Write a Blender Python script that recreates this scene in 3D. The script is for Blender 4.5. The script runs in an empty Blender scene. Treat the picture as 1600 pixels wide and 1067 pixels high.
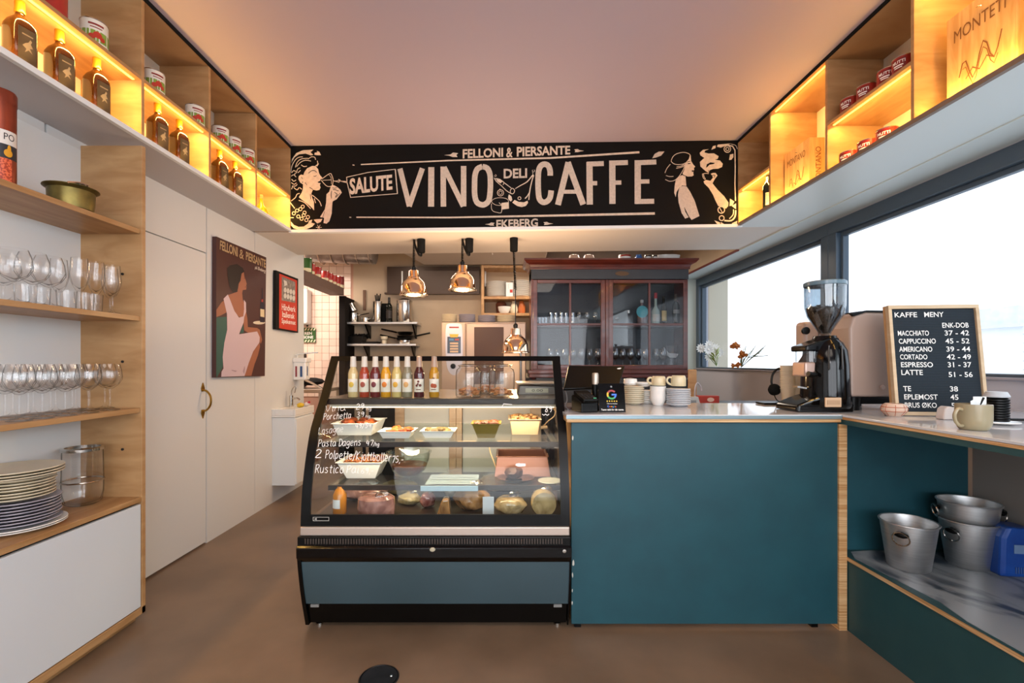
import bpy, bmesh, math, random
from mathutils import Vector, Matrix
from mathutils.geometry import tessellate_polygon
random.seed(7)
PI = math.pi
C = bpy.context.scene.collection
SC = bpy.context.scene

# ------------------------------------------------------------------ camera
FOC, VX, VY, EYE = 720.0, 786.0, 566.0, 1.207
cam = bpy.data.cameras.new('camera'); camo = bpy.data.objects.new('camera', cam); C.objects.link(camo)
camo.location = (0, 0, EYE); camo.rotation_euler = (PI/2, 0, 0)
cam.sensor_width = 36; cam.lens = FOC/1600*36
cam.shift_x = (800-VX)/1600; cam.shift_y = (VY-533.5)/1600
cam.clip_start = 0.05; cam.clip_end = 200
SC.camera = camo
SC.view_settings.view_transform = 'Standard'; SC.view_settings.look = 'None'
SC.view_settings.gamma = 1; SC.view_settings.use_curve_mapping = False
SC.view_settings.exposure = 0.66
SC.cycles.max_bounces = 8; SC.cycles.transparent_max_bounces = 40
SC.cycles.diffuse_bounces = 4; SC.cycles.glossy_bounces = 4
SC.cycles.use_denoising = True
SC.cycles.sample_clamp_indirect = 6
SC.cycles.caustics_reflective = False; SC.cycles.caustics_refractive = False

# ------------------------------------------------------------------ world and daylight
w = bpy.data.worlds.new('overcast_sky'); SC.world = w; w.use_nodes = True
w.node_tree.nodes['Background'].inputs[0].default_value = (0.93, 0.955, 1.0, 1)
w.node_tree.nodes['Background'].inputs[1].default_value = 1.35

def area(name, loc, rot, sx, sy, power, col, spread=PI):
    l = bpy.data.lights.new(name, 'AREA'); l.shape = 'RECTANGLE'; l.size = sx; l.size_y = sy
    l.energy = power; l.color = col; l.spread = spread
    o = bpy.data.objects.new(name, l); o.location = loc; o.rotation_euler = rot; C.objects.link(o); return o
def point(name, loc, power, col, r=.03):
    l = bpy.data.lights.new(name, 'POINT'); l.energy = power; l.color = col; l.shadow_soft_size = r
    o = bpy.data.objects.new(name, l); o.location = loc; C.objects.link(o); return o
# daylight through the shop front behind the camera, and fill lights added behind the camera
area('daylight_shop_front', (0.3, -2.35, 1.45), (PI/2-.38, 0, 0), 3.6, 1.9, 66, (.95, .96, 1.0))
area('daylight_side_window', (2.48, -0.9, 1.75), (0, PI/2, 0), 1.0, 2.4, 26, (.86, .94, 1.0))
area('overhead_fill_light', (0.1, -0.6, 2.86), (0, 0, 0), 2.0, 1.6, 26, (1.0, .86, .72))  # unseen overhead fill, added to brighten the room
point('ceiling_fill_point', (0.2, -0.9, 2.0), 9, (.98, .90, .92), .06)  # point fill added to lift the ceiling; no pendant is modelled
area('kitchen_lamp_light', (0.0, 5.3, 2.55), (0, 0, 0), 2.6, .5, 62, (1.0, .84, .68))
area('header_fill_light', (-.1, 3.45, 1.32), (PI, 0, 0), 1.4, .3, 17, (1.0, .66, .40))  # upward fill added for the orange glow under the header, not a fitting
area('scullery_lamp_light', (-2.7, 5.2, 2.5), (0, 0, 0), .7, .7, 34, (1.0, .84, .72))

# ------------------------------------------------------------------ materials
def lin(h):
    h = h.lstrip('#'); v = [int(h[i:i+2], 16)/255 for i in (0, 2, 4)]
    return tuple((c/12.92 if c <= .04045 else ((c+.055)/1.055)**2.4) for c in v) + (1,)
MATS = {}
def mat(name, col, rough=.5, metal=0.0, emit=0, spec=.5, coat=0, alpha=None, sub=0):
    if name in MATS: return MATS[name]
    m = bpy.data.materials.new(name); m.use_nodes = True; b = m.node_tree.nodes['Principled BSDF']
    b.inputs['Base Color'].default_value = lin(col); b.inputs['Roughness'].default_value = rough
    b.inputs['Metallic'].default_value = metal; b.inputs['Specular IOR Level'].default_value = spec
    b.inputs['Coat Weight'].default_value = coat
    if sub: b.inputs['Subsurface Weight'].default_value = sub; b.inputs['Subsurface Scale'].default_value = .01
    if emit: b.inputs['Emission Color'].default_value = lin(col); b.inputs['Emission Strength'].default_value = emit
    MATS[name] = m; return m
def nmat(name, c1, c2, scale=(1,1,1), nscale=5, rough=.5, metal=0.0, detail=6, bump=0, spec=.5, lo=.3, hi=.7, rvar=0, dist=0, coat=0):
    """two-tone noise material in object coordinates"""
    if name in MATS: return MATS[name]
    m = mat(name, c1, rough, metal, spec=spec, coat=coat); nt = m.node_tree; b = nt.nodes['Principled BSDF']
    tc = nt.nodes.new('ShaderNodeTexCoord'); mp = nt.nodes.new('ShaderNodeMapping'); mp.inputs['Scale'].default_value = scale
    nz = nt.nodes.new('ShaderNodeTexNoise'); nz.inputs['Scale'].default_value = nscale; nz.inputs['Detail'].default_value = detail
    nz.inputs['Distortion'].default_value = dist
    cr = nt.nodes.new('ShaderNodeValToRGB'); e = cr.color_ramp.elements
    e[0].position = lo; e[0].color = lin(c1); e[1].position = hi; e[1].color = lin(c2)
    L = nt.links.new
    L(tc.outputs['Object'], mp.inputs['Vector']); L(mp.outputs['Vector'], nz.inputs['Vector'])
    L(nz.outputs['Fac'], cr.inputs['Fac']); L(cr.outputs['Color'], b.inputs['Base Color'])
    if bump:
        bp = nt.nodes.new('ShaderNodeBump'); bp.inputs['Strength'].default_value = bump; bp.inputs['Distance'].default_value = .004
        L(nz.outputs['Fac'], bp.inputs['Height']); L(bp.outputs['Normal'], b.inputs['Normal'])
    if rvar:
        mr = nt.nodes.new('ShaderNodeMapRange'); mr.inputs['To Min'].default_value = rough-rvar; mr.inputs['To Max'].default_value = rough+rvar
        L(nz.outputs['Fac'], mr.inputs['Value']); L(mr.outputs['Result'], b.inputs['Roughness'])
    return m
def glass(name, tint='#ffffff', refl=.9, base=.04, rough=0.0, power=4.0, edge=None):
    """thin clear glass: see-through, mirror-like towards grazing angles"""
    if name in MATS: return MATS[name]
    m = bpy.data.materials.new(name); m.use_nodes = True; nt = m.node_tree; nt.nodes.clear()
    out = nt.nodes.new('ShaderNodeOutputMaterial'); mx = nt.nodes.new('ShaderNodeMixShader')
    t = nt.nodes.new('ShaderNodeBsdfTransparent'); t.inputs[0].default_value = lin(tint)
    g = nt.nodes.new('ShaderNodeBsdfGlossy'); g.inputs['Roughness'].default_value = rough
    if edge:   # longer light path through the wall where it is seen edge-on
        l2 = nt.nodes.new('ShaderNodeLayerWeight'); l2.inputs['Blend'].default_value = .5
        r2 = nt.nodes.new('ShaderNodeValToRGB'); e = r2.color_ramp.elements
        e[0].position = .66; e[0].color = lin(tint); e[1].position = .97; e[1].color = lin(edge)
        nt.links.new(l2.outputs['Facing'], r2.inputs[0]); nt.links.new(r2.outputs[0], t.inputs[0])
    lw = nt.nodes.new('ShaderNodeLayerWeight'); lw.inputs['Blend'].default_value = .5
    p = nt.nodes.new('ShaderNodeMath'); p.operation = 'POWER'; p.inputs[1].default_value = power
    mr = nt.nodes.new('ShaderNodeMapRange'); mr.inputs['To Min'].default_value = base; mr.inputs['To Max'].default_value = refl
    L = nt.links.new
    L(lw.outputs['Facing'], p.inputs[0]); L(p.outputs[0], mr.inputs['Value']); L(mr.outputs['Result'], mx.inputs['Fac'])
    L(t.outputs[0], mx.inputs[1]); L(g.outputs[0], mx.inputs[2]); L(mx.outputs[0], out.inputs[0])
    MATS[name] = m; return m
M = {}
M['floor'] = nmat('polished_concrete', '#6a5644', '#836c58', nscale=2.2, rough=.34, rvar=.08, detail=8, lo=.35, hi=.68)
M['ceil'] = mat('ceiling_paint', '#a89ca8', .9)
M['wall'] = mat('white_laminate', '#d8d8d6', .42)
M['plaster'] = nmat('plaster', '#b5a088', '#c0ab92', nscale=3, rough=.85)
M['white'] = mat('white_paint', '#e2e4e3', .5)
M['gap'] = mat('dark_gap', '#1c1a18', .9)
M['ply'] = nmat('birch_plywood', '#a67b4e', '#be9668', scale=(1.2, 1.2, 5), nscale=3.5, rough=.45, detail=8, lo=.35, hi=.7, dist=.6)
M['plyh'] = nmat('birch_plywood_shelf', '#a2774a', '#ba9264', scale=(6, 1, 6), nscale=3.5, rough=.42, detail=8, lo=.35, hi=.7, dist=.6)
M['plyedge'] = nmat('plywood_edge', '#b58450', '#d9b282', scale=(1, 1, 60), nscale=4, rough=.5, detail=3, lo=.4, hi=.6)
M['teal'] = nmat('teal_laminate', '#17444f', '#1a4b56', nscale=9, rough=.5, detail=3)
M['tealdark'] = nmat('dark_teal_laminate', '#23474b', '#294d50', nscale=9, rough=.5, detail=3)
M['top'] = nmat('counter_laminate', '#c9cbd0', '#d6d7da', nscale=2, rough=.07, detail=3)
M['black'] = mat('black_metal', '#050505', .35, spec=.22)
M['blackgl'] = mat('black_gloss', '#040405', .12, spec=.35)
M['blackmat'] = mat('black_matte', '#0c0c0c', .8, spec=.2)
M['brown'] = mat('dark_brown_metal', '#2a1d16', .35, .3)
M['frame'] = mat('window_frame_paint', '#415262', .4)
M['alu'] = nmat('brushed_aluminium', '#cfcfcf', '#dedede', scale=(1, 1, 30), nscale=8, rough=.42, metal=1, detail=3)
M['steel'] = mat('polished_steel', '#c8c4be', .18, 1)
M['steelr'] = mat('satin_steel', '#b9aa9c', .38, .85)
M['copper'] = mat('polished_copper', '#efcfb0', .08, 1)
M['brass'] = mat('brass', '#b08a3e', .28, 1)
M['bluepanel'] = nmat('blue_grey_metal', '#37494f', '#3e525a', nscale=2, rough=.42)
M['cream'] = mat('cream_ceramic', '#d9cdb2', .25)
M['olivecup'] = mat('khaki_glazed_ceramic', '#978c70', .22)
M['porc'] = mat('white_porcelain', '#e9e6e0', .2)
M['porc2'] = mat('blue_patterned_porcelain', '#a29eaa', .25)
M['mahog'] = nmat('mahogany', '#451811', '#602519', scale=(1, 1, 4), nscale=6, rough=.3, coat=.3)
M['dkblue'] = nmat('dark_blue_black_wood', '#1f2126', '#2b2d33', nscale=5, rough=.4)
M['paint'] = nmat('cream_chalk_paint', '#d3bda6', '#e6d2bb', nscale=40, rough=.8, detail=3)
M['paint2'] = nmat('greyed_chalk_paint', '#c3b3a2', '#d6c6b4', nscale=60, rough=.8, detail=3)
M['board'] = mat('blackboard_paint', '#0a0705', .75, spec=.2)
M['chalk'] = mat('white_marker', '#f4f2ee', .8)
M['glass'] = glass('clear_glass')
M['winglass'] = glass('window_glass', '#f6fbff', .7, .03)
M['caseglass'] = glass('display_glass', '#f9fbfa', .5, .014)
M['wineglass'] = glass('drinking_glass', '#ffffff', .42, .04, 0, 4.0, edge='#959a9a')
M['txtred'] = mat('red_print', '#b42a20', .5)
M['txtblack'] = mat('black_print', '#161412', .6)
M['txtwhite'] = mat('white_print', '#f2efe9', .6)

# ------------------------------------------------------------------ geometry helpers
class MB:
    def __init__(s): s.bm = bmesh.new()
    def box(s, x0, x1, y0, y1, z0, z1, R=None):
        vs = [s.bm.verts.new((x, y, z)) for x in (x0, x1) for y in (y0, y1) for z in (z0, z1)]
        for f in ((0,1,3,2),(4,6,7,5),(0,4,5,1),(2,3,7,6),(0,2,6,4),(1,5,7,3)): s.bm.faces.new([vs[i] for i in f])
        if R is not None: bmesh.ops.transform(s.bm, matrix=R, verts=vs)
        return s
    def hexa(s, pts):
        vs = [s.bm.verts.new(p) for p in pts]
        for f in ((0,1,3,2),(4,6,7,5),(0,4,5,1),(2,3,7,6),(0,2,6,4),(1,5,7,3)): s.bm.faces.new([vs[i] for i in f])
        return s
    def lathe(s, prof, c=(0,0,0), seg=24, R=None, sx=1, sy=1, closed=False):
        rings = []; allv = []
        for r, z in prof:
            if r < 1e-6: v = s.bm.verts.new((c[0], c[1], c[2]+z)); rings.append([v]); allv.append(v)
            else:
                ring = [s.bm.verts.new((c[0]+r*sx*math.cos(2*PI*i/seg), c[1]+r*sy*math.sin(2*PI*i/seg), c[2]+z)) for i in range(seg)]
                rings.append(ring); allv += ring
        pairs = list(zip(rings, rings[1:])) + ([(rings[-1], rings[0])] if closed else [])
        for a, b in pairs:
            for i in range(seg):
                j = (i+1) % seg
                if len(a) == 1 and len(b) == 1: continue
                if len(a) == 1: s.bm.faces.new((a[0], b[j], b[i]))
                elif len(b) == 1: s.bm.faces.new((a[i], a[j], b[0]))
                else: s.bm.faces.new((a[i], a[j], b[j], b[i]))
        if R is not None: bmesh.ops.transform(s.bm, matrix=R, verts=allv)
        return s
    def tube(s, pts, r, seg=8, closed=False, smooth=0):
        pts = [Vector(p) for p in pts]
        if smooth: pts = crom(pts, smooth, closed)
        n = len(pts); rings = []
        rr = r if isinstance(r, (list, tuple)) else [r]*n
        if len(rr) != n: rr = [rr[0]+(rr[-1]-rr[0])*i/(n-1) for i in range(n)]
        up = Vector((0, 0, 1)); prev = None
        for i, p in enumerate(pts):
            a = pts[i-1] if (i > 0 or closed) else p; b = pts[(i+1) % n] if (i < n-1 or closed) else p
            d = (b-a).normalized()
            if prev is None:
                prev = d.cross(up) if abs(d.dot(up)) < .95 else d.cross(Vector((1, 0, 0)))
            nx = (prev - d*prev.dot(d)).normalized(); ny = d.cross(nx); prev = nx
            rings.append([s.bm.verts.new(p+(nx*math.cos(2*PI*k/seg)+ny*math.sin(2*PI*k/seg))*rr[i]) for k in range(seg)])
        for i in range(n if closed else n-1):
            a, b = rings[i], rings[(i+1) % n]
            for k in range(seg):
                j = (k+1) % seg; s.bm.faces.new((a[k], a[j], b[j], b[k]))
        if not closed:
            s.bm.faces.new(rings[0][::-1]); s.bm.faces.new(rings[-1])
        return s
    def prism(s, pts, axis, a, b):
        """extrude a 2D outline along an axis: 'x' -> pts (y,z), 'y' -> pts (x,z), 'z' -> pts (x,y)"""
        def mk(p, t): return {'x': (t, p[0], p[1]), 'y': (p[0], t, p[1]), 'z': (p[0], p[1], t)}[axis]
        v0 = [s.bm.verts.new(mk(p, a)) for p in pts]; v1 = [s.bm.verts.new(mk(p, b)) for p in pts]
        n = len(pts)
        for i in range(n):
            j = (i+1) % n; s.bm.faces.new((v0[i], v0[j], v1[j], v1[i]))
        for t in tessellate_polygon([[Vector((p[0], p[1], 0)) for p in pts]]):
            try: s.bm.faces.new([v0[i] for i in t]); s.bm.faces.new([v1[i] for i in t][::-1])
            except ValueError: pass
        return s
    def blob(s, c, r, seed=0, amp=.15, sub=2, R=None, freq=1.0):
        g = bmesh.ops.create_icosphere(s.bm, subdivisions=sub, radius=1)['verts']; rnd = random.Random(seed)
        ph = [rnd.uniform(0, 6) for _ in range(6)]
        for v in g:
            d = v.co.copy(); k = 1+amp*(math.sin(3*freq*d.x+ph[0])*math.sin(4*freq*d.y+ph[1])+.6*math.sin(7*freq*d.z+ph[2]+3*freq*d.x)+.4*math.sin(9*freq*d.y+ph[3]))
            v.co = Vector((d.x*r[0]*k, d.y*r[1]*k, d.z*r[2]*k))
        if R is not None: bmesh.ops.transform(s.bm, matrix=R, verts=g)
        bmesh.ops.translate(s.bm, vec=Vector(c), verts=g)
        return s
    def build(s, name, m, parent=None, bevel=0, smooth=False, angle=35, world=False, seg=2, solid=0):
        bmesh.ops.recalc_face_normals(s.bm, faces=s.bm.faces[:])
        me = bpy.data.meshes.new(name)
        if parent is not None and world:
            bmesh.ops.translate(s.bm, vec=-wloc(parent), verts=s.bm.verts[:])
        s.bm.to_mesh(me); s.bm.free()
        if smooth:
            for p in me.polygons: p.use_smooth = True
            me.set_sharp_from_angle(angle=math.radians(angle))
        o = bpy.data.objects.new(name, me); me.materials.append(m); C.objects.link(o)
        if parent is not None: o.parent = parent
        if solid:
            md = o.modifiers.new('solid', 'SOLIDIFY'); md.thickness = solid; md.offset = 0
        if bevel:
            md = o.modifiers.new('bevel', 'BEVEL'); md.width = bevel; md.segments = seg; md.limit_method = 'ANGLE'
        return o
def wloc(o):
    v = Vector(o.location)
    while o.parent: o = o.parent; v = v + Vector(o.location)
    return v
def crom(pts, n, closed=False):
    out = []; N = len(pts)
    rng = range(N if closed else N-1)
    for i in rng:
        p0 = pts[i-1] if (i > 0 or closed) else pts[0]; p1 = pts[i]; p2 = pts[(i+1) % N]
        p3 = pts[(i+2) % N] if (i+2 < N or closed) else pts[-1]
        for k in range(n):
            t = k/n
            out.append(.5*((2*p1)+(p2-p0)*t+(2*p0-5*p1+4*p2-p3)*t*t+(3*p1-p0-3*p2+p3)*t*t*t))
    if not closed: out.append(pts[-1])
    return out
def tag(o, label=None, cat=None, group=None, kind=None):
    if label: o['label'] = label
    if cat: o['category'] = cat
    if group: o['group'] = group
    if kind: o['kind'] = kind
    return o
def thing(name, label, cat, loc=(0,0,0), rotz=0, group=None):
    o = bpy.data.objects.new(name, None); C.objects.link(o); o.empty_display_size = .05
    o.location = loc; o.rotation_euler = (0, 0, rotz); return tag(o, label, cat, group)
def st(o): o['kind'] = 'structure'; return o
def dup(root, loc, rotz=0, label=None, group=None, scale=None, name=None):
    r = root.copy(); C.objects.link(r); r.location = loc; r.rotation_euler = (0, 0, rotz)
    if label: r['label'] = label
    if group: r['group'] = group
    if scale: r.scale = scale
    for ch in list(root.children):
        c = ch.copy(); C.objects.link(c); c.parent = r
        for g in list(ch.children):
            d = g.copy(); C.objects.link(d); d.parent = c
    return r
ORD = ['first','second','third','fourth','fifth','sixth','seventh','eighth','ninth','tenth','eleventh','twelfth','thirteenth','fourteenth','fifteenth','sixteenth','seventeenth','eighteenth','nineteenth','twentieth','twenty-first','twenty-second','twenty-third','twenty-fourth','twenty-fifth']

# ------------------------------------------------------------------ flat art on planes (posters, painted boards, print)
def P(px, py, Y): return Vector(((px-VX)*Y/FOC, Y, EYE-(py-VY)*Y/FOC))
def onX(X):      # point of a wall plane x = X
    def f(px, py): return P(px, py, X*FOC/(px-VX))
    return f
def onY(Y): return lambda px, py: P(px, py, Y)
def sm(pts, n=4): return [(v.x, v.y) for v in crom([Vector((a, b, 0)) for a, b in pts], n, True)]
def sml(pts, n=4): return [(v.x, v.y) for v in crom([Vector((a, b, 0)) for a, b in pts], n, False)]
class Art:
    """collects flat outlines and strokes, then lays them on a surface"""
    def __init__(s, fn=None): s.v = []; s.f = []; s.k = []; s.n = 0; s.fn = fn or (lambda x, y: (x, y))
    def poly(s, pts, n=0):
        if n: pts = sm(pts, n)
        b = len(s.v); s.v += [s.fn(*p) for p in pts]; s.n += 1; s.k += [s.n]*len(pts)
        for t in tessellate_polygon([[Vector((p[0], p[1], 0)) for p in pts]]): s.f.append([b+i for i in t])
        return s
    def circ(s, c, r, ry=None, n=20):
        ry = ry or r; return s.poly([(c[0]+r*math.cos(2*PI*i/n), c[1]+ry*math.sin(2*PI*i/n)) for i in range(n)])
    def disc(s, c, r, ry=None, n=16, k=4):
        ry = ry or r; s.n += 1; b = len(s.v); s.v.append(s.fn(*c)); s.k.append(s.n)
        for j in range(1, k+1):
            s.v += [s.fn(c[0]+r*j/k*math.cos(2*PI*i/n), c[1]+ry*j/k*math.sin(2*PI*i/n)) for i in range(n)]; s.k += [s.n]*n
        for i in range(n):
            q = (i+1) % n; s.f.append([b, b+1+i, b+1+q])
            for j in range(k-1): s.f.append([b+1+j*n+i, b+1+(j+1)*n+i, b+1+(j+1)*n+q, b+1+j*n+q])
        return s
    def bar(s, x0, x1, y, w, n=10): return s.line([(x0+(x1-x0)*i/n, y) for i in range(n+1)], w)
    def ring(s, c, r, w, ry=None, n=20, a0=0, a1=360):
        ry = ry or r
        k = n if a1-a0 < 360 else n
        return s.line([(c[0]+r*math.cos(math.radians(a0+(a1-a0)*i/k)), c[1]+ry*math.sin(math.radians(a0+(a1-a0)*i/k))) for i in range(k+1)], w)
    def line(s, pts, w, n=0, w1=None):
        if n: pts = sml(pts, n)
        N = len(pts); b = len(s.v); V = [Vector(p) for p in pts]; s.n += 1; s.k += [s.n]*(2*N)
        for i, p in enumerate(V):
            d1 = (V[i]-V[i-1]).normalized() if i > 0 else None; d2 = (V[i+1]-V[i]).normalized() if i < N-1 else None
            d = ((d1 or d2)+(d2 or d1)); d = d.normalized() if d.length > 1e-6 else (d1 or d2)
            nn = Vector((-d.y, d.x)); k = 1
            if d1 and d2: k = min(1.6, 1/max(.3, nn.dot(Vector((-d1.y, d1.x)))))
            ww = w if w1 is None else w+(w1-w)*i/(N-1)
            s.v.append(s.fn(*(p+nn*ww/2*k))); s.v.append(s.fn(*(p-nn*ww/2*k)))
        for i in range(N-1): s.f.append([b+2*i, b+2*i+1, b+2*i+3, b+2*i+2])
        return s
    def build(s, name, m, parent, plane, normal, off=.001):
        nrm = Vector(normal)*off; o0 = wloc(parent) if any(normal) else Vector()
        un = Vector(normal).normalized() if any(normal) else Vector()
        vs = [plane(*p)+nrm+un*(.00006*k)-o0 for p, k in zip(s.v, s.k)]
        me = bpy.data.meshes.new(name); me.from_pydata(vs, [], s.f); me.materials.append(m)
        o = bpy.data.objects.new(name, me); C.objects.link(o); o.parent = parent; return o
_fc = {}
def textmesh(s, off=0.0, shear=0.0, space=1.0):
    key = (s, off, shear, space)
    if key in _fc: return _fc[key]
    cu = bpy.data.curves.new('t', 'FONT'); cu.body = s; cu.offset = off; cu.shear = shear; cu.resolution_u = 3; cu.space_character = space
    o = bpy.data.objects.new('t', cu); C.objects.link(o); bpy.context.view_layer.update()
    me = o.to_mesh(); vs = [(v.co.x, v.co.y) for v in me.vertices]; fs = [list(p.vertices) for p in me.polygons]
    o.to_mesh_clear(); bpy.data.objects.remove(o); bpy.data.curves.remove(cu)
    _fc[key] = (vs, fs); return _fc[key]
def text(s, quad, m, parent, plane, normal, off=.0015, bold=0.0, shear=0.0, name='lettering', space=1.0):
    """quad: four corners (top left, top right, bottom left, bottom right) the letters fill"""
    vs, fs = textmesh(s, bold, shear, space)
    x0 = min(v[0] for v in vs); x1 = max(v[0] for v in vs); y0 = min(v[1] for v in vs); y1 = max(v[1] for v in vs)
    tl, tr, bl, br = [Vector(q) for q in quad]; o0 = wloc(parent); nrm = Vector(normal)*off; out = []
    for x, y in vs:
        u = (x-x0)/(x1-x0); v = (y-y0)/max(1e-6, y1-y0)
        p = (bl*(1-u)+br*u)*(1-v)+(tl*(1-u)+tr*u)*v
        out.append(plane(p.x, p.y)+nrm-o0)
    me = bpy.data.meshes.new(name); me.from_pydata(out, [], fs); me.materials.append(m)
    o = bpy.data.objects.new(name, me); C.objects.link(o); o.parent = parent; return o
def rect(x0, y0, x1, y1): return ((x0, y0), (x1, y0), (x0, y1), (x1, y1))   # top y first
def ltext(s, M4, wdt, hgt, m, parent, bold=0.0, name='lettering', shear=0.0):
    """text wdt x hgt metres, centred, in the parent's local frame through matrix M4 (x right, y up)"""
    vs, fs = textmesh(s, bold, shear)
    x0 = min(v[0] for v in vs); x1 = max(v[0] for v in vs); y0 = min(v[1] for v in vs); y1 = max(v[1] for v in vs)
    out = [M4 @ Vector((((x-x0)/(x1-x0)-.5)*wdt, ((y-y0)/(y1-y0)-.5)*hgt, 0)) for x, y in vs]
    me = bpy.data.meshes.new(name); me.from_pydata(out, [], fs); me.materials.append(m)
    o = bpy.data.objects.new(name, me); C.objects.link(o); o.parent = parent; return o
RX = Matrix.Rotation(PI/2, 4, 'X')
def wrap_label(r, a0, a1, z0, z1, c=(0,0,0), seg=10):
    """a curved label on a cylinder, angles in degrees"""
    b = MB(); v = []
    for i in range(seg+1):
        a = math.radians(a0+(a1-a0)*i/seg); x, y = c[0]+r*math.cos(a), c[1]+r*math.sin(a)
        v.append((b.bm.verts.new((x, y, z0)), b.bm.verts.new((x, y, z1))))
    for i in range(seg): b.bm.faces.new((v[i][0], v[i+1][0], v[i+1][1], v[i][1]))
    return b

# ------------------------------------------------------------------ the room
XL, XR = -1.98, 2.52          # side wall planes
FL, FR = -1.69, 1.869         # front planes of the lit shelf boxes
YH, YK, YB = 3.68, 4.45, 6.15 # header front, header back, kitchen back wall
TILT = .0126
def zt(x, z): return z+TILT*(x+1.69)
def slab(x0, x1, y0, y1, z0, z1, b=None):
    b = b or MB()
    return b.hexa([(x, y, zt(x, z)) for x in (x0, x1) for y in (y0, y1) for z in (z0, z1)])

st(MB().box(-3.6, 3.0, -2.6, 6.4, -.08, 0).build('floor', M['floor']))
st(slab(-2.2, 2.75, -2.6, YH+.02, 2.927, 3.0).build('ceiling', M['ceil']))
st(MB().box(-3.6, 3.0, YK, 6.5, 2.72, 2.8).build('ceiling', mat('kitchen_ceiling', '#4a4038', .9)))
# left wall: backing with laminate panels and a flush door
wl = MB().box(-2.12, -2.0, -2.6, 4.58, 0, 2.98).build('wall_left', M['wall']); st(wl)
for (y0, y1, z0, z1) in ((2.0, 3.073, 1.938, 2.5), (3.081, 3.672, 0, 2.5), (3.677, 4.58, 0, 2.5), (-2.5, 1.99, 0, 2.98), (1.994, 2.53, 0, 1.934)):
    MB().box(-1.998, XL, y0, y1, z0, z1).build('wall_panel', M['wall'], wl)
d1 = MB().box(-1.998, XL, 2.536, 3.069, .012, 1.93).build('door_1', M['wall']); st(d1)
h = MB(); cy, cz = 3.035, .955
h.tube([(XL+.004, cy, cz+.07), (XL+.028, cy, cz+.062), (XL+.05, cy, cz+.035), (XL+.056, cy, cz), (XL+.05, cy, cz-.035), (XL+.028, cy, cz-.062), (XL+.004, cy, cz-.07)], .0065, 10, smooth=4)
for s in (1, -1):
    h.prism([(cy-.011, cz+s*.06), (cy-.016, cz+s*.082), (cy-.008, cz+s*.1), (cy, cz+s*.118), (cy+.008, cz+s*.1), (cy+.016, cz+s*.082), (cy+.011, cz+s*.06)], 'x', XL, XL+.006)
hh = h.build('handle', M['brass'], d1, smooth=True); hh['label'] = 'brass pull handle'
# opening into the tiled scullery and the kitchen back wall
wb = MB().box(-2.0, 2.75, YB, YB+.12, 0, 2.75).build('wall_back', M['plaster']); st(wb)
wt = MB().box(-3.5, -2.0, YB+.004, YB+.12, 0, 2.75).build('wall_scullery', mat('tile_grout', '#b98f7c', .9)); st(wt)
tile_m = [mat('pink_white_tile_%s' % k, c, .22) for k, c in (('a', '#edd2c2'), ('b', '#e8cbbb'), ('c', '#f0d7c8'))]
tme = {}
for i in range(8):
    for j in range(20):
        k = random.randrange(3); x = -2.80+i*.0965; z = .75+j*.0965
        if k not in tme:
            t = MB().box(0, .0935, -.008, 0, 0, .0935); o = t.build('tile', tile_m[k], wt, bevel=.0015, seg=1); tme[k] = o; o.location = (x, YB+.004, z)
        else:
            o = tme[k].copy(); C.objects.link(o); o.location = (x, YB+.004, z)
st(MB().box(-3.6, -3.5, 4.4, YB, 0, 2.75).build('wall_scullery_side', M['plaster']))
st(MB().box(-3.6, -2.12, 4.4, 4.5, 0, 2.75).build('wall_scullery_front', M['plaster']))
# post and beam of the scullery opening
post = MB().box(-2.04, -1.965, 5.73, 5.79, 0, 2.034).box(-2.04, -1.98, 5.79, 6.14, 0, 2.034).build('trim_1', mat('near_black_paint', '#100b09', .9, spec=.2)); st(post)
# right wall: parapet, lintel, jambs
SILL = 1.118
WT = 2.285
wr = MB().box(XR, XR+.16, -2.6, YB, 0, SILL).box(XR, XR+.16, 6.02, YB, SILL, WT).box(XR, XR+.16, -2.6, -2.3, SILL, WT)
wr.box(XR, XR+.16, -2.6, YB, WT, 3.05); st(wr.build('wall_right', mat('grey_wall_paint', '#b6b6c0', .6)))
st(MB().box(XR-.03, XR+.1, -2.6, 6.02, SILL, SILL+.014).build('trim_2', mat('sill_paint', '#9d98a0', .4), bevel=.003))
# windows in the right wall
def window(n, y0, y1):
    f = MB()
    f.box(XR+.0, XR+.1, y0, y1, WT-.095, WT)
    f.box(XR+.0, XR+.1, y0, y0+.085, SILL+.014, WT-.095); f.box(XR+.0, XR+.1, y1-.085, y1, SILL+.014, WT-.095)
    f.box(XR+.0, XR+.1, y0+.085, y1-.085, SILL+.014, SILL+.03)
    # inner stepped bead
    f.box(XR+.035, XR+.075, y0+.085, y1-.085, WT-.125, WT-.095)
    f.box(XR+.035, XR+.075, y0+.085, y0+.11, SILL+.03, WT-.125); f.box(XR+.035, XR+.075, y1-.11, y1-.085, SILL+.03, WT-.125)
    o = st(f.build('window_%d' % n, M['frame'], bevel=.004))
    MB().box(XR+.053, XR+.059, y0+.1, y1-.1, SILL+.025, WT-.11).build('pane', M['winglass'], o)
window(1, 3.575, 6.02); window(2, .6, 3.573); window(3, -2.3, .598)
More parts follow.
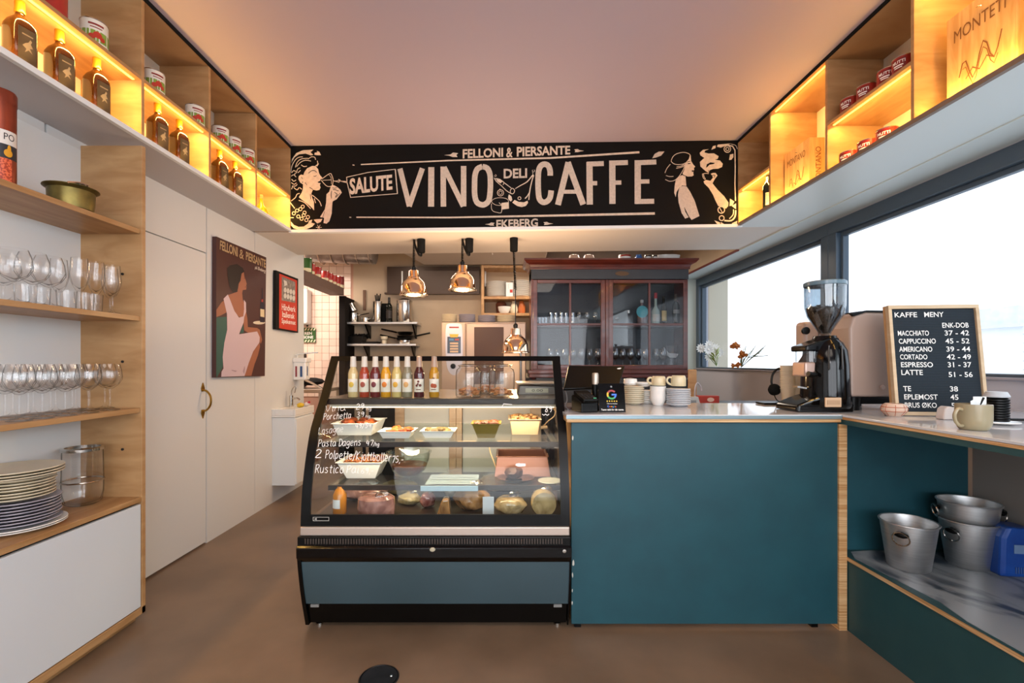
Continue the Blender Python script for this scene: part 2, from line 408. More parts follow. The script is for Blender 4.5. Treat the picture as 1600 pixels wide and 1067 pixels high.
# wall behind the camera with a shop window
wf = MB().box(-2.1, 2.7, -2.72, -2.6, 0, .35).box(-2.1, 2.7, -2.72, -2.6, 2.5, 3.05).box(-2.1, -1.6, -2.72, -2.6, .35, 2.5).box(2.2, 2.7, -2.72, -2.6, .35, 2.5)
st(wf.build('wall_front', M['wall']))
wf4 = MB()
for x in (-1.6, -.35, .9, 2.12): wf4.box(x, x+.08, -2.7, -2.62, .35, 2.5)
wf4.box(-1.52, 2.12, -2.7, -2.62, .35, .43).box(-1.52, 2.12, -2.7, -2.62, 2.42, 2.5)
w4 = st(wf4.build('window_4', M['frame'])); MB().box(-1.55, 2.15, -2.665, -2.66, .4, 2.45).build('pane', M['winglass'], w4)
# header over the opening to the kitchen
hd = MB(); slab(-2.0, 2.28, YH, YK, 2.247, 2.95, hd)
st(hd.build('trim_3', mat('header_paint', '#dcd3c8', .55)))
st(slab(FL-.0, FR+.02, YH-.045, YH+.0, 2.230, 2.2535).build('trim_4', M['white']))
# soffit over the window, beyond the lit boxes
st(slab(2.2805, XR-.001, -2.6, YB, 2.234, 2.262).build('trim_5', mat('pale_soffit_paint', '#ccd6d4', .45)))
st(slab(2.265, 2.2800, YK+.001, YB, 2.232, 2.252).build('trim_6', mat('dark_red_edge', '#6a2a26', .5)))
st(slab(2.27, 2.2800, YK+.001, YB, 2.253, 2.72).build('trim_12', M['plaster']))
# ------------------------------------------------------------------ lit shelf boxes under the ceiling
M['led'] = mat('amber_led', '#ffb24a', .5, emit=3.0)
LEDC = (1.0, .58, .15)
def lit_box(name, label, side, ys, full, loc):
    t = thing(name, label, 'shelf', loc)
    X0, X1 = (XL, FL) if side < 0 else (FR, 2.2)
    xf = FL if side < 0 else FR
    dz = TILT*(xf+1.69)
    zb, zm, ztp = 2.25+dz, 2.543+dz, 2.908+dz
    s = 1 if side < 0 else -1      # direction from back to front
    xb = XL if side < 0 else 2.2
    MB().box(min(xb, xf), max(xb, xf), ys[0], ys[-1], zb-.003, zb).build('bottom_lining', M['ply'], t, world=True)
    lip = MB().box(min(xf-s*.0, xf+s*.02), max(xf, xf+s*.02), ys[0]-.5, ys[-1]-.04, zb-.012, zb+.010)
    lip.build('front_lip', M['white'] if side < 0 else mat('brown_lip', '#7d6a5a', .5), t, world=True)
    MB().box(min(xb, xf), max(xb, xf), ys[0], ys[-1], ztp, ztp+.018).build('top_board', M['ply'], t, world=True)
    MB().box(min(xf, xf+s*.006), max(xf, xf+s*.006), ys[0], ys[-1], ztp-.002, ztp+.022).build('top_trim', M['blackmat'], t, world=True)
    MB().box(min(xb, xb+s*.006), max(xb, xb+s*.006), ys[0], ys[-1], zb, ztp).build('back_panel', mat('warm_white_back', '#d9cdbb', .6), t, world=True)
    for y in ys:
        MB().box(min(xb+s*.006, xf), max(xb+s*.006, xf), y-.009, y+.009, zb, ztp).build('divider', M['ply'], t, bevel=.001, world=True, seg=1)
    # outer board behind box, in the wall
    for a, b, fu in zip(ys, ys[1:], full):
        a += .009; b -= .009
        if not fu:
            MB().box(min(xb+s*.006, xf), max(xb+s*.006, xf), a, b, zm-.018, zm).build('shelf', M['plyh'], t, bevel=.001, world=True, seg=1)
            zs, xs = zm-.018, xf-s*.03
        else: zs, xs = ztp, xf-s*.03
        MB().box(xs-.005, xs+.005, a+.01, b-.01, zs-.004, zs).build('led_strip', M['led'], t, world=True)
        MB().box(xf-s*.022-.004, xf-s*.022+.004, a+.01, b-.01, zb, zb+.003).build('led_strip', M['led'], t, world=True)
        L = b-a
        rot = (0, -s*.35*1, 0)
        area('led_light', (xs, (a+b)/2, zs-.008), (0, s*.5, 0), .012, L*.9, LP*L, LEDC)
        area('led_light', (xf-s*.022, (a+b)/2, zb+.006), (PI, -s*.5, 0), .012, L*.9, LP*.8*L, LEDC)
    return t
LP = 5.2
lit_box('lit_wall_shelf', 'long birch plywood box shelf with amber lighting, holding oil bottles and small tins', -1, [.16, 1.16, 2.163, 2.656, 3.156, 3.668], [0, 0, 0, 0, 0], (XL, 2, 2.25))
lit_box('lit_wall_shelf', 'amber lit plywood box shelf holding wine crates and red tins above the window', 1, [.42, .98, 1.54, 2.104, 2.665, 3.228, 3.668], [0, 0, 1, 0, 1, 0], (FR, 2, 2.30))
# white soffit boards under the boxes
st(MB().box(XL-.01, FL-.0005, -2.5, YH-.0455, 2.240, 2.2468).build('trim_7', mat('soffit_grey_white', '#b9b6b8', .5)))
st(MB().box(XL-.1, XL, -2.5, YH, 2.24, 2.98).build('trim_8', M['white']))
sr = MB(); slab(FR+.0005, 2.28, -2.5, YH-.0005, 2.240, 2.2495, sr); st(sr.build('trim_9', mat('pale_blue_white', '#d3dedd', .4)))
st(MB().box(2.2, 2.6, -2.5, YH, 2.30, 3.0).build('trim_10', M['white']))

# olive oil bottles
def oil_bottle():
    t = thing('oil_bottle', 'x', 'bottle', (0, 0, 0))
    b = MB(); n = 28; rings = []
    def sq(r, k):   # rounded square radius
        return [(r*(abs(math.cos(a))**k+abs(math.sin(a))**k)**(-1/k)*math.cos(a), r*(abs(math.cos(a))**k+abs(math.sin(a))**k)**(-1/k)*math.sin(a)) for a in [2*PI*i/n for i in range(n)]]
    for r, z, k in ((.036, 0, 5), (.0385, .004, 5), (.0385, .165, 5), (.037, .182, 4.5), (.031, .198, 3.5), (.021, .210, 2.6), (.0145, .219, 2), (.0125, .228, 2), (.0125, .232, 2)):
        rings.append([b.bm.verts.new((x, y, z)) for x, y in sq(r, k)])
    for A, B in zip(rings, rings[1:]):
        for i in range(n): b.bm.faces.new((A[i], A[(i+1) % n], B[(i+1) % n], B[i]))
    b.bm.faces.new(rings[0][::-1])
    b.build('body', nmat('amber_oil_glass', '#241204', '#3c2008', scale=(1, 1, .5), nscale=14, rough=.08, detail=2), t, smooth=True, angle=50)
    MB().lathe([(.0125, .228), (.016, .229), (.016, .24), (.0148, .242), (.0148, .282), (.0135, .286), (0, .286)], seg=20).build('cap', mat('gold_foil_cap', '#c98a2a', .3, .8), t, smooth=True)
    lb = MB().box(.0388, .0396, -.027, .027, .012, .165).build('label', nmat('dark_print_label', '#1a1513', '#6b5e4c', scale=(1, 1, 1), nscale=7, rough=.4, detail=2, lo=.45, hi=.85), t)
    a = Art(); a.poly([(-.015, .1), (-.006, .112), (.002, .118), (.008, .131), (.013, .126), (.009, .115), (.016, .102), (.006, .098), (.014, .082), (.003, .09), (-.008, .078), (-.004, .092)])
    a.line([(-.016, .142), (.016, .142)], .005)
    a.build('emblem', mat('label_silver', '#7c7060', .5), lb, lambda x, y: Vector((.0396, x, y)), (1, 0, 0), .0006)
    return t
ob = oil_bottle(); first = True
spots = [(31, 'nearest'), (93, 'second nearest'), (151, 'third nearest'), (246, 'fourth nearest'), (280, 'fifth nearest'), (343, 'sixth nearest'), (367, 'farthest')]
for i, (px, w_) in enumerate(spots):
    X = -1.765; Y = X*FOC/(px-VX)
    lab = '%s of the seven square amber oil bottles with gold caps on the lit shelf' % w_
    G = 'square amber oil bottles on the lit shelf'
    if i == 0: ob.location = (X, Y, 2.2505); ob['label'] = lab; ob['group'] = G; ob.rotation_euler[2] = -.25; o = ob
    else: o = dup(ob, (X, Y, 2.2505), -.25+.04*((i*7) % 3-1), lab, G)
# round clear oil flask
t = thing('round_flask', 'small round flask of golden oil in the last lit compartment beside the black banner', 'bottle', (-1.765, 3.36, 2.2505))
MB().lathe([(0, 0), (.03, 0), (.045, .02), (.048, .045), (.04, .075), (.022, .098), (.012, .12), (.011, .15)], seg=24).build('body', mat('golden_oil_glass', '#c98a18', .08), t, smooth=True)
MB().lathe([(.011, .148), (.014, .15), (.014, .175), (0, .177)], seg=16).build('stopper', mat('cork', '#a97c4a', .8), t, smooth=True)

# small food tins
def tin(name, label, loc, r, h, base, kind, rot=0, group=None):
    t = thing(name, label, 'tin', loc, rot, group)
    MB().lathe([(0, 0), (r*.96, 0), (r*.97, .002), (r, .004), (r, h-.004), (r*.98, h-.002)], seg=28).build('body', base, t, smooth=True)
    MB().lathe([(r*.97, h-.005), (r*1.02, h-.004), (r*1.02, h), (r*.95, h), (r*.94, h-.004), (0, h-.004)], seg=28).build('lid', M['steel'], t, smooth=True)
    return t
Wt = mat('tin_white', '#e6e0d2', .35); Gr = mat('tin_green', '#7f9a3c', .4); Rd = mat('tin_tomato_red', '#b83420', .4)
def veg_tin(label, loc, rot):
    t = tin('vegetable_tin', label, loc, .047, .098, Wt, 0, rot, 'vegetable tins on the upper lit shelf')
    wrap_label(.0474, -110, 80, .004, .050).build('label_band', Gr, t, smooth=True)
    a = Art(); 
    def cyl(x, y, r=.0478): return Vector((r*math.cos(x/.047), r*math.sin(x/.047), y))
    a.disc((.005, .032), .015, .014); a.disc((-.014, .022), .012, .011); a.disc((.021, .02), .010)
    a.build('tomato_print', Rd, t, cyl, (0, 0, 0), 0)
    b = Art(); b.bar(-.026, .026, .074, .008); b.bar(-.02, .02, .061, .004)
    b.build('lettering', mat('tin_dark_red', '#8c2a22', .5), t, cyl, (0, 0, 0), 0)
    return t
vt = None
for i, (px, n_) in enumerate([(147, 'nearest'), (240, 'second nearest'), (305, 'third nearest'), (344, 'fourth nearest'), (364, 'fifth nearest'), (386, 'second farthest'), (411, 'farthest')]):
    X = -1.735; Y = X*FOC/(px-VX); lab = '%s of the seven white and green vegetable tins above the oil bottles' % n_
    if vt is None: vt = veg_tin(lab, (X, Y, 2.5435), -.7)
    else: dup(vt, (X, Y, 2.5435), -.7+.15*((i*5) % 3-1), lab)
X = -1.735; t = tin('red_tin', 'red food tin on the upper lit shelf, nearer than every green tin', (X, 1.77, 2.5435), .047, .098, mat('tin_red', '#a32a20', .35), 0, 0)
# red tomato tins in the window side box
def red_tin(label, loc, rot, grp):
    t = tin('tomato_tin', label, loc, .047, .078, mat('tin_red', '#a32a20', .35), 0, rot, grp)
    wrap_label(.0474, 150, 215, .012, .068).build('label_panel', mat('tin_red_dark', '#7f1a18', .4), t, smooth=True)
    def cyl(x, y, r=.0479): return Vector((-r*math.cos(x/.047), r*math.sin(-x/.047), y))
    vs, fs = textmesh('MUTTI', .02)
    x1 = max(v[0] for v in vs)
    me = bpy.data.meshes.new('lettering'); me.from_pydata([cyl((v[0]/x1-.5)*.055, .044+v[1]*.02) for v in vs], [], fs); me.materials.append(M['txtwhite'])
    o = bpy.data.objects.new('lettering', me); C.objects.link(o); o.parent = t
    a = Art(); a.bar(-.02, .02, .034, .006); a.bar(-.016, .016, .024, .005); a.build('small_print', M['txtwhite'], t, cyl, (0, 0, 0), 0)
    return t
rt = None
for i, (px, n_, z, rowl) in enumerate([(1327, 'farthest', 2.2955, 'lower'), (1356, 'middle', 2.2955, 'lower'), (1386, 'nearest', 2.2955, 'lower'),
                                (1329, 'farthest', 2.5885, 'upper'), (1355, 'second farthest', 2.5885, 'upper'), (1388, 'second nearest', 2.5885, 'upper'), (1413, 'nearest', 2.5885, 'upper')]):
    X = 1.93; Y = X*FOC/(px-VX); lab = '%s of the %s red tomato tins in the %s row above the window' % (n_, 'three' if rowl == 'lower' else 'four', rowl)
    if rt is None: rt = red_tin(lab, (X, Y, z), .45, 'red tomato tins above the window')
    else: dup(rt, (X, Y, z), .45+.1*(i % 3-1), lab)
# dark wine bottle lying out of sight edge of first compartment
def wine_bottle(name, label, loc, glassm, capm, labm, h=.30, r=.0375, cat='bottle', group=None, neck=.5):
    t = thing(name, label, cat, loc, 0, group)
    k = h/.30
    MB().lathe([(0, 0), (r*.95, 0), (r, .004), (r, .185*k), (r*.93, .2*k), (r*.6, .222*k), (.0145, .24*k), (.0138, .29*k)], seg=24).build('body', glassm, t, smooth=True, angle=50)
    MB().lathe([(.0142, .245*k), (.0158, .246*k), (.0158, .298*k), (.0145, .30*k), (0, .30*k)], seg=18).build('cap', capm, t, smooth=True)
    wrap_label(r+.0005, -150, -10, .05*k, .14*k).build('label', labm, t, smooth=True)
    return t
M['dkbottle'] = mat('dark_wine_glass', '#0f1410', .07)
M['foil'] = mat('black_foil', '#1a1512', .3, .3)
M['paper'] = nmat('paper_label', '#cfc4a8', '#e8dfca', nscale=90, rough=.7, detail=2)
wine_bottle('wine_bottle', 'dark wine bottle standing in the far lit compartment beside the wooden crate', (1.935, 3.36, 2.2955), M['dkbottle'], M['foil'], M['paper'])
# wine crates
M['pine'] = nmat('pine_crate', '#c49256', '#ddb27a', scale=(8, 8, 1), nscale=4, rough=.6, detail=6, lo=.35, hi=.7, dist=.8)
def crate(label, x0, x1, y0, y1, h, word, word2):
    z = 2.2955
    t = thing('wine_crate', label, 'crate', ((x0+x1)/2, (y0+y1)/2, z), 0, 'wooden wine crates')
    th = .009
    MB().box(x0, x0+th, y0+th, y1, z, z+h).build('front_board', M['pine'], t, world=True, bevel=.001, seg=1)
    MB().box(x1-th, x1, y0+th, y1, z, z+h).build('back_board', M['pine'], t, world=True)
    MB().box(x0, x1, y0, y0+th, z, z+h).build('end_board', M['pine'], t, world=True, bevel=.001, seg=1)
    MB().box(x0+th, x1-th, y0+th, y1, z+h-.03, z+h-.02).build('lid_board', M['pine'], t, world=True)
    k = mat('burnt_print', '#7a4c24', .8)
    pl = lambda a, b: Vector((x0, a, b)); cy = (y0+y1)/2; W = (y1-y0)
    text(word, ((y1-.12*W, z+h*.83), (y0+.15*W, z+h*.83), (y1-.12*W, z+h*.70), (y0+.15*W, z+h*.70)), k, t, pl, (-1, 0, 0), .001)
    a = Art(); rnd = random.Random(4)
    pts = [(y1-.2*W-.6*W*i/12, z+h*(.30+.13*math.sin(i*1.1)+.02*rnd.random()+.012*i)) for i in range(13)]
    a.line(pts, .005); a.line([(p[0], p[1]-.025) for p in pts[1:-1]], .003)
    a.line([(y1-.3*W, z+h*.25), (y1-.4*W, z+h*.33), (y1-.5*W, z+h*.27), (y1-.6*W, z+h*.36), (y1-.7*W, z+h*.3)], .004)
    a.build('hillside_drawing', k, t, pl, (-1, 0, 0), .001)
    pe = lambda a, b: Vector((a, y0, b))
    text(word2, ((x1-.06, z+.05), (x1-.06, z+h-.06), (x1-.025, z+.05), (x1-.025, z+h-.06)), k, t, pe, (0, -1, 0), .001)
    s = MB().tube([(x0-.002, cy-.01, z+h-.045), (x0-.006, cy, z+h-.04), (x0-.002, cy+.012, z+h-.036)], .0016, 6); s.build('staple', M['steel'], t, world=True)
crate('pine wine crate standing in the full height compartment beside the dark wine bottle', 1.95, 2.05, 2.935, 3.19, .345, 'MONTANO', 'MONTANO')
crate('pine wine crate printed MONTETI, largest of the crates above the window', 1.945, 2.06, 1.74, 2.02, .405, 'MONTETI', 'MONTETI')

# ------------------------------------------------------------------ painted banner
YP = YH-.018
bn = thing('painted_banner', 'black board hand painted with a drinking woman and VINO DELI CAFFE lettering below the ceiling', 'sign', (0.09, YP, 2.6))
bm_ = MB(); bm_.hexa([(x, y, z) for x in (FL+.004, FR-.004) for y in (YP, YH-.001) for z in (zt(x, 2.254), zt(x, 2.926))])
bm_.build('board', M['board'], bn, world=True)
pl = onY(YP); N_ = (0, -1, 0)
c5 = lambda x, y: (440+x/4.444, 210+y/4.444)
c6 = lambda x, y: (760+x/3.902, 210+y/3.902)
cw = lambda x, y: (450+x/7.625, 225+y/7.625)
cr_ = lambda x, y: (1020+x/7.357, 220+y/7.357)
cd = lambda x, y: (760+x/8.533, 220+y/8.533)
A = Art(c5)
A.line([(822, 238), (888, 500)], 36).line([(978, 236), (886, 500)], 36)
A.line([(1040, 228), (1038, 502)], 42).line([(1122, 224), (1124, 502)], 38).line([(1128, 228), (1262, 500)], 36).line([(1264, 220), (1264, 500)], 38)
A.build('big_letters_vino', M['paint2'], bn, pl, N_, .002)
A = Art(c5); O = [(1395, 224), (1428, 236), (1446, 275), (1450, 330), (1448, 400), (1438, 460), (1412, 486), (1385, 488), (1355, 470), (1341, 420), (1340, 350), (1343, 285), (1360, 240), (1394, 224)]
A.line(O, 38, 3); A.build('big_letter_o', M['paint2'], bn, pl, N_, .002)
A = Art(c6)
A.line([(389, 252), (388, 222), (377, 192), (355, 182), (332, 192), (318, 225), (315, 290), (317, 355), (324, 395), (345, 414), (370, 408), (388, 385), (395, 342)], 34, 3)
A.line([(436, 430), (500, 170)], 36).line([(496, 170), (590, 428)], 36).line([(465, 350), (560, 350)], 24)
A.line([(628, 170), (630, 428)], 38).line([(612, 182), (715, 178)], 30).line([(640, 298), (675, 298)], 26)
A.line([(767, 160), (768, 424)], 38).line([(748, 176), (862, 172)], 30).line([(770, 295), (822, 294)], 26)
A.line([(922, 158), (922, 424)], 38).line([(908, 174), (1035, 169)], 30).line([(930, 288), (993, 287)], 26).line([(910, 410), (1022, 408)], 30)
A.poly([(1010, 147), (1025, 120), (1050, 106), (1085, 105), (1065, 130), (1040, 140)])
A.build('big_letters_caffe', M['paint2'], bn, pl, N_, .002)
A = Art()
A.line([(564, 257.2), (700, 251), (860, 247), (999, 238)], 1.8, w1=3.2).line([(551, 257.8), (554, 258.3)], 1.4)
A.line([(557, 339.5), (700, 340), (860, 337), (1023, 333.6)], 1.8, w1=3.8).line([(546, 339.5), (549, 339.8)], 1.4)
for (cx, cy, s, k) in ((706, 242.5, 1, 1), (904, 235.8, -1, .7), (766, 350.5, 1, .7), (856, 349.5, -1, .7)):
    A.poly([(cx-12*s*k, cy), (cx-2*s*k, cy-1), (cx+2*s*k, cy-4*k), (cx+10*s*k, cy-3*k), (cx+7*s*k, cy), (cx+9*s*k, cy+3*k), (cx+1*s*k, cy+3*k), (cx-4*s*k, cy+1)])
A.poly([c6(1010, 147), c6(1025, 120), c6(1050, 106), c6(1085, 105), c6(1065, 130)])
SB = [c5(*p) for p in ((396, 312), (412, 325), (455, 328), (452, 298), (600, 265), (788, 243), (804, 412), (640, 425), (480, 438), (456, 336), (428, 330), (400, 322), (365, 326))]
A.line(SB, 1.1).line([c5(792, 243), c5(806, 413)], 1.0)
A.build('painted_lines', M['paint'], bn, pl, N_, .002)
text('FELLONI', ((723, 233.2), (786, 230.8), (723, 248), (786, 245.4)), M['paint'], bn, pl, N_, .002, bold=.03)
text('&', ((791, 231), (801, 230.5), (791, 246.5), (801, 246)), M['paint'], bn, pl, N_, .002, bold=.02)
text('PIERSANTE', ((807.5, 229.5), (891, 227.5), (807.5, 245), (891, 241.5)), M['paint'], bn, pl, N_, .002, bold=.03)
text('SALUTE', (c5(472, 306), c5(768, 278), c5(474, 420), c5(770, 384)), M['paint'], bn, pl, N_, .002, bold=.035)
text('DELI', ((787, 264), (823.5, 263), (787, 279), (823.5, 278)), M['paint2'], bn, pl, N_, .002, bold=.03)
text('EKEBERG', ((775.5, 343.5), (840.5, 341.2), (775.5, 356.5), (840.5, 354.5)), M['paint'], bn, pl, N_, .002, bold=.03)
# deli food drawings
A = Art(cd)
A.line([(105, 495), (130, 540), (200, 600), (260, 660), (320, 700), (345, 708)], 9, 2).line([(120, 505), (180, 515), (250, 570), (330, 630)], 10, 2)
A.line([(345, 632), (322, 655), (320, 690), (345, 710), (370, 690), (374, 655), (345, 632)], 9, 2).line([(185, 535), (170, 560)], 6).line([(235, 560), (222, 590)], 8)
A.ring((120, 465), 12, 5, a0=-120, a1=200)
A.poly([(130, 515), (180, 520), (212, 545), (190, 568), (150, 545)])
A.ring((188, 695), 42, 8).ring((188, 695), 22, 6).line([(180, 640), (185, 660)], 8)
A.line([(80, 830), (70, 800), (120, 768), (190, 760), (260, 770), (295, 800), (290, 830)], 6, 2).line([(80, 830), (120, 855), (165, 862), (200, 862)], 6, 2)
A.line([(68, 840), (66, 900), (90, 940), (140, 955), (195, 962), (205, 915)], 7, 2).line([(168, 825), (205, 862), (205, 940)], 8)
A.poly([(200, 830), (298, 818), (300, 905), (205, 918)])
A.line([(385, 640), (450, 600), (540, 550), (600, 480), (625, 455)], 8, 3, 18).line([(630, 460), (600, 560), (575, 690), (565, 790)], 14, 3)
A.ring((627, 402), 15, 6, a0=-60, a1=230).line([(615, 420), (622, 455)], 6)
A.line([(515, 772), (545, 740), (575, 690)], 14)
A.poly([(300, 715), (335, 745), (345, 790), (325, 812), (292, 780), (290, 745)]).poly([(345, 825), (375, 790), (430, 815), (500, 822), (548, 800), (555, 830), (525, 870), (470, 885), (410, 870)])
A.ring((440, 768), 20, 8)
A.build('food_drawing', M['paint'], bn, pl, N_, .0022)['kind'] = 'stuff'
# woman drinking
A = Art(cw)
A.poly([(230, 290), (290, 262), (330, 265), (360, 300), (370, 345), (385, 375), (410, 402), (405, 415), (386, 425), (386, 440), (362, 452), (390, 470), (380, 490), (390, 520), (375, 548), (340, 555), (298, 545), (280, 590), (290, 640), (310, 690), (313, 792), (268, 742), (200, 690), (130, 635), (165, 580), (180, 530), (180, 480), (148, 462), (125, 420), (130, 385), (155, 365), (185, 370), (200, 330)])
A.poly([(40, 235), (50, 180), (100, 110), (180, 75), (305, 68), (283, 88), (268, 97), (302, 130), (275, 138), (210, 115), (130, 125), (80, 160), (50, 210)])
A.poly([(315, 130), (320, 105), (350, 100), (345, 82), (375, 95), (395, 135), (350, 135)])
A.poly([(35, 922), (70, 965), (130, 988), (190, 984), (240, 950), (255, 912), (290, 903), (280, 938), (322, 950), (292, 985), (220, 1016), (130, 1021), (70, 1006), (38, 968)])
A.poly([(308, 903), (345, 897), (412, 893), (392, 930), (350, 948), (330, 928)])
A.poly([(510, 512), (492, 570), (460, 600), (456, 700), (440, 780), (383, 872), (432, 880), (425, 942), (460, 950), (495, 920), (522, 830), (530, 700), (536, 682), (580, 660), (642, 580), (624, 545), (596, 520), (560, 498), (534, 488)])
A.build('painted_woman', M['paint'], bn, pl, N_, .0022)
A = Art(cw)
for p in ([(35, 340), (50, 260), (90, 190), (130, 160), (178, 155)], [(90, 280), (110, 220), (160, 180), (240, 172)], [(105, 270), (150, 220), (210, 195), (275, 205)], [(240, 182), (280, 155), (320, 160), (330, 190)], [(160, 250), (190, 270), (228, 265)], [(330, 262), (357, 240), (350, 200)], [(345, 268), (366, 235)],
          [(45, 345), (70, 318), (95, 330)], [(40, 385), (70, 368), (98, 395)], [(45, 420), (70, 445), (98, 430)], [(40, 460), (75, 482), (102, 465)], [(50, 502), (92, 502), (112, 480)], [(70, 520), (110, 548), (132, 520)], [(100, 350), (118, 300), (148, 285)], [(120, 345), (152, 315)], [(138, 520), (168, 540)], [(90, 345), (78, 375)], [(45, 540), (60, 500)],
          [(40, 680), (90, 640), (110, 600), (142, 590)], [(130, 673), (200, 700), (272, 772)], [(290, 610), (340, 650), (380, 690), (400, 742)], [(315, 650), (332, 705)], [(30, 700), (82, 768)], [(30, 880), (70, 880)]):
    A.line(p, 9, 3)
for c in ((72, 828), (110, 795), (150, 778), (178, 748), (125, 865), (165, 892), (200, 820), (222, 908), (240, 872), (190, 850)): A.ring(c, 19, 8, n=14)
A.line([(405, 420), (500, 355), (528, 385), (540, 440), (525, 500), (470, 506), (420, 460), (398, 432)], 8, 3).line([(415, 435), (520, 430)], 6).line([(490, 372), (515, 400), (520, 480)], 5, 2)
for k in range(6): A.line([(370, 995), (370+34*math.cos(k*1.05), 995+34*math.sin(k*1.05))], 5)
A.line([(545, 440), (610, 460), (625, 428)], 7)
A.build('brush_strokes', M['paint'], bn, pl, N_, .0025)['kind'] = 'stuff'
A = Art(cw)
A.line([(245, 350), (285, 320), (320, 320), (345, 340)], 7, 3).line([(305, 383), (325, 388), (342, 375)], 6, 2).poly([(352, 455), (385, 438), (372, 455), (388, 462), (372, 468)]).line([(205, 460), (228, 492)], 6).line([(258, 518), (300, 545)], 7).line([(160, 395), (175, 415)], 6).line([(168, 460), (182, 455)], 9).line([(535, 545), (570, 548), (605, 560)], 7).line([(522, 560), (515, 600), (520, 650)], 7).line([(585, 520), (560, 530), (530, 525)], 6).line([(555, 575), (590, 600), (565, 635)], 7).line([(625, 585), (570, 640)], 6).line([(270, 600), (272, 660)], 6).line([(415, 878), (440, 800)], 5)
A.build('dark_details', M['board'], bn, pl, N_, .003)['kind'] = 'stuff'
# woman with the cup
A = Art(cr_)
A.poly([(425, 165), (435, 180), (440, 235), (465, 275), (487, 298), (470, 315), (475, 330), (465, 350), (465, 385), (470, 395), (450, 410), (400, 412), (350, 392), (340, 380), (360, 330), (378, 250), (410, 215), (420, 185)])
A.poly([(335, 395), (375, 410), (384, 520), (340, 513), (300, 543), (272, 590), (262, 648), (245, 600), (250, 520), (265, 440), (300, 410)])
A.poly([(640, 370), (600, 345), (545, 295), (540, 245), (575, 210), (592, 200), (545, 168), (538, 140), (575, 105), (645, 97), (600, 115), (592, 135), (640, 148), (700, 145), (755, 178), (745, 208), (712, 218), (770, 228), (803, 265), (795, 302), (750, 322), (690, 325), (652, 340), (645, 365)], 0)
A.poly([(582, 468), (610, 450), (660, 462), (690, 425), (682, 403), (664, 380), (690, 370), (720, 370), (742, 400), (712, 440), (685, 490), (740, 560), (820, 640), (868, 712), (865, 750), (840, 780), (800, 762), (750, 750), (715, 680), (690, 620), (640, 540), (590, 492)])
for p in ([(735, 70), (745, 45), (900, 32), (850, 52), (780, 80)], [(670, 105), (690, 62), (722, 55), (720, 85)], [(875, 222), (885, 160), (925, 150), (925, 190), (900, 220)], [(880, 752), (885, 665), (935, 700), (915, 742)], [(905, 750), (955, 720), (955, 787)], [(705, 915), (770, 940), (775, 970), (735, 955)], [(780, 935), (830, 965), (930, 970), (930, 985), (780, 985)], [(905, 950), (970, 920), (965, 955), (925, 970)]): A.poly(p)
A.build('painted_woman', M['paint'], bn, pl, N_, .0022)
A = Art(cr_); A.poly([(320, 525), (352, 520), (388, 527), (430, 590), (480, 690), (535, 865), (445, 910), (415, 870), (375, 790), (356, 757), (372, 815), (410, 880), (370, 895), (330, 830), (295, 710), (288, 620), (300, 550)])
A.build('painted_dress', M['paint2'], bn, pl, N_, .0022)
A = Art(cr_)
A.line([(210, 232), (228, 188), (270, 152), (350, 134), (412, 150), (432, 180), (415, 225), (370, 260), (300, 275), (240, 265), (208, 235)], 7, 3)
for p in ([(200, 270), (160, 320), (138, 372)], [(150, 400), (190, 412), (236, 410)], [(142, 445), (190, 466), (250, 455), (300, 410), (350, 330), (370, 268)], [(372, 253), (330, 290), (273, 300)], [(268, 318), (340, 300), (375, 262)], [(565, 385), (600, 376), (642, 378)], [(568, 390), (580, 430), (602, 448)], [(580, 385), (590, 420), (605, 440)], [(900, 40), (950, 55), (970, 97)]): A.line(p, 7, 3)
A.ring((785, 795), 38, 11).ring((790, 890), 28, 10).ring((855, 97), 38, 9).ring((855, 97), 18, 8)
A.line([(860, 52), (915, 65), (942, 110), (945, 300), (942, 500), (948, 690)], 13).line([(925, 790), (920, 850), (878, 897)], 11, 3).line([(950, 800), (943, 870), (900, 918), (820, 918)], 17, 3).line([(765, 770), (800, 830)], 8)
A.build('brush_strokes', M['paint'], bn, pl, N_, .0025)['kind'] = 'stuff'
A = Art(cr_)
A.line([(400, 265), (430, 262)], 10).line([(393, 246), (430, 235)], 6).poly([(440, 347), (467, 335), (462, 362)]).poly([(610, 312), (618, 272), (660, 250), (712, 256), (700, 268), (650, 277), (625, 302)]).line([(668, 402), (700, 395), (715, 400)], 7).line([(715, 400), (700, 425)], 6).line([(410, 180), (400, 215)], 5)
A.line([(640, 340), (645, 372)], 6)
A.build('dark_details', M['board'], bn, pl, N_, .003)['kind'] = 'stuff'

# ------------------------------------------------------------------ plywood shelf unit by the wall
su = thing('wall_shelf_unit', 'tall birch plywood shelf unit with white cabinet door, full of glasses and plates', 'shelf', (XL, 1.3, 0))
UY = 2.157
MB().box(XL+.002, FL, UY, UY+.022, .03, 2.2215).build('side_panel', M['ply'], su, world=True, bevel=.001, seg=1)
MB().box(XL+.002, FL, .1, .122, .03, 2.2215).build('side_panel', M['ply'], su, world=True)
shz = [1.807, 1.400, .972, .556]
for z in shz[:3]:
    MB().box(XL+.002, FL-.008, .123, UY-.001, z, z+.022).build('shelf', M['plyh'], su, world=True, bevel=.001, seg=1)
MB().box(XL+.002, FL, .123, UY-.001, shz[3], shz[3]+.022).build('cabinet_top', M['plyh'], su, world=True, bevel=.001, seg=1)
MB().box(XL+.002, FL-.02, .123, UY-.001, .03, .055).box(XL+.002, FL-.03, .123, UY-.001, .0, .03).build('plinth', M['plyh'], su, world=True)
MB().box(XL+.002, FL-.0, .10, UY+.022, .03, .062).build('bottom_board', M['plyh'], su, world=True, bevel=.001, seg=1)
MB().box(XL, XL+.003, .1, UY, .06, 2.2).build('back_panel', M['white'], su, world=True)
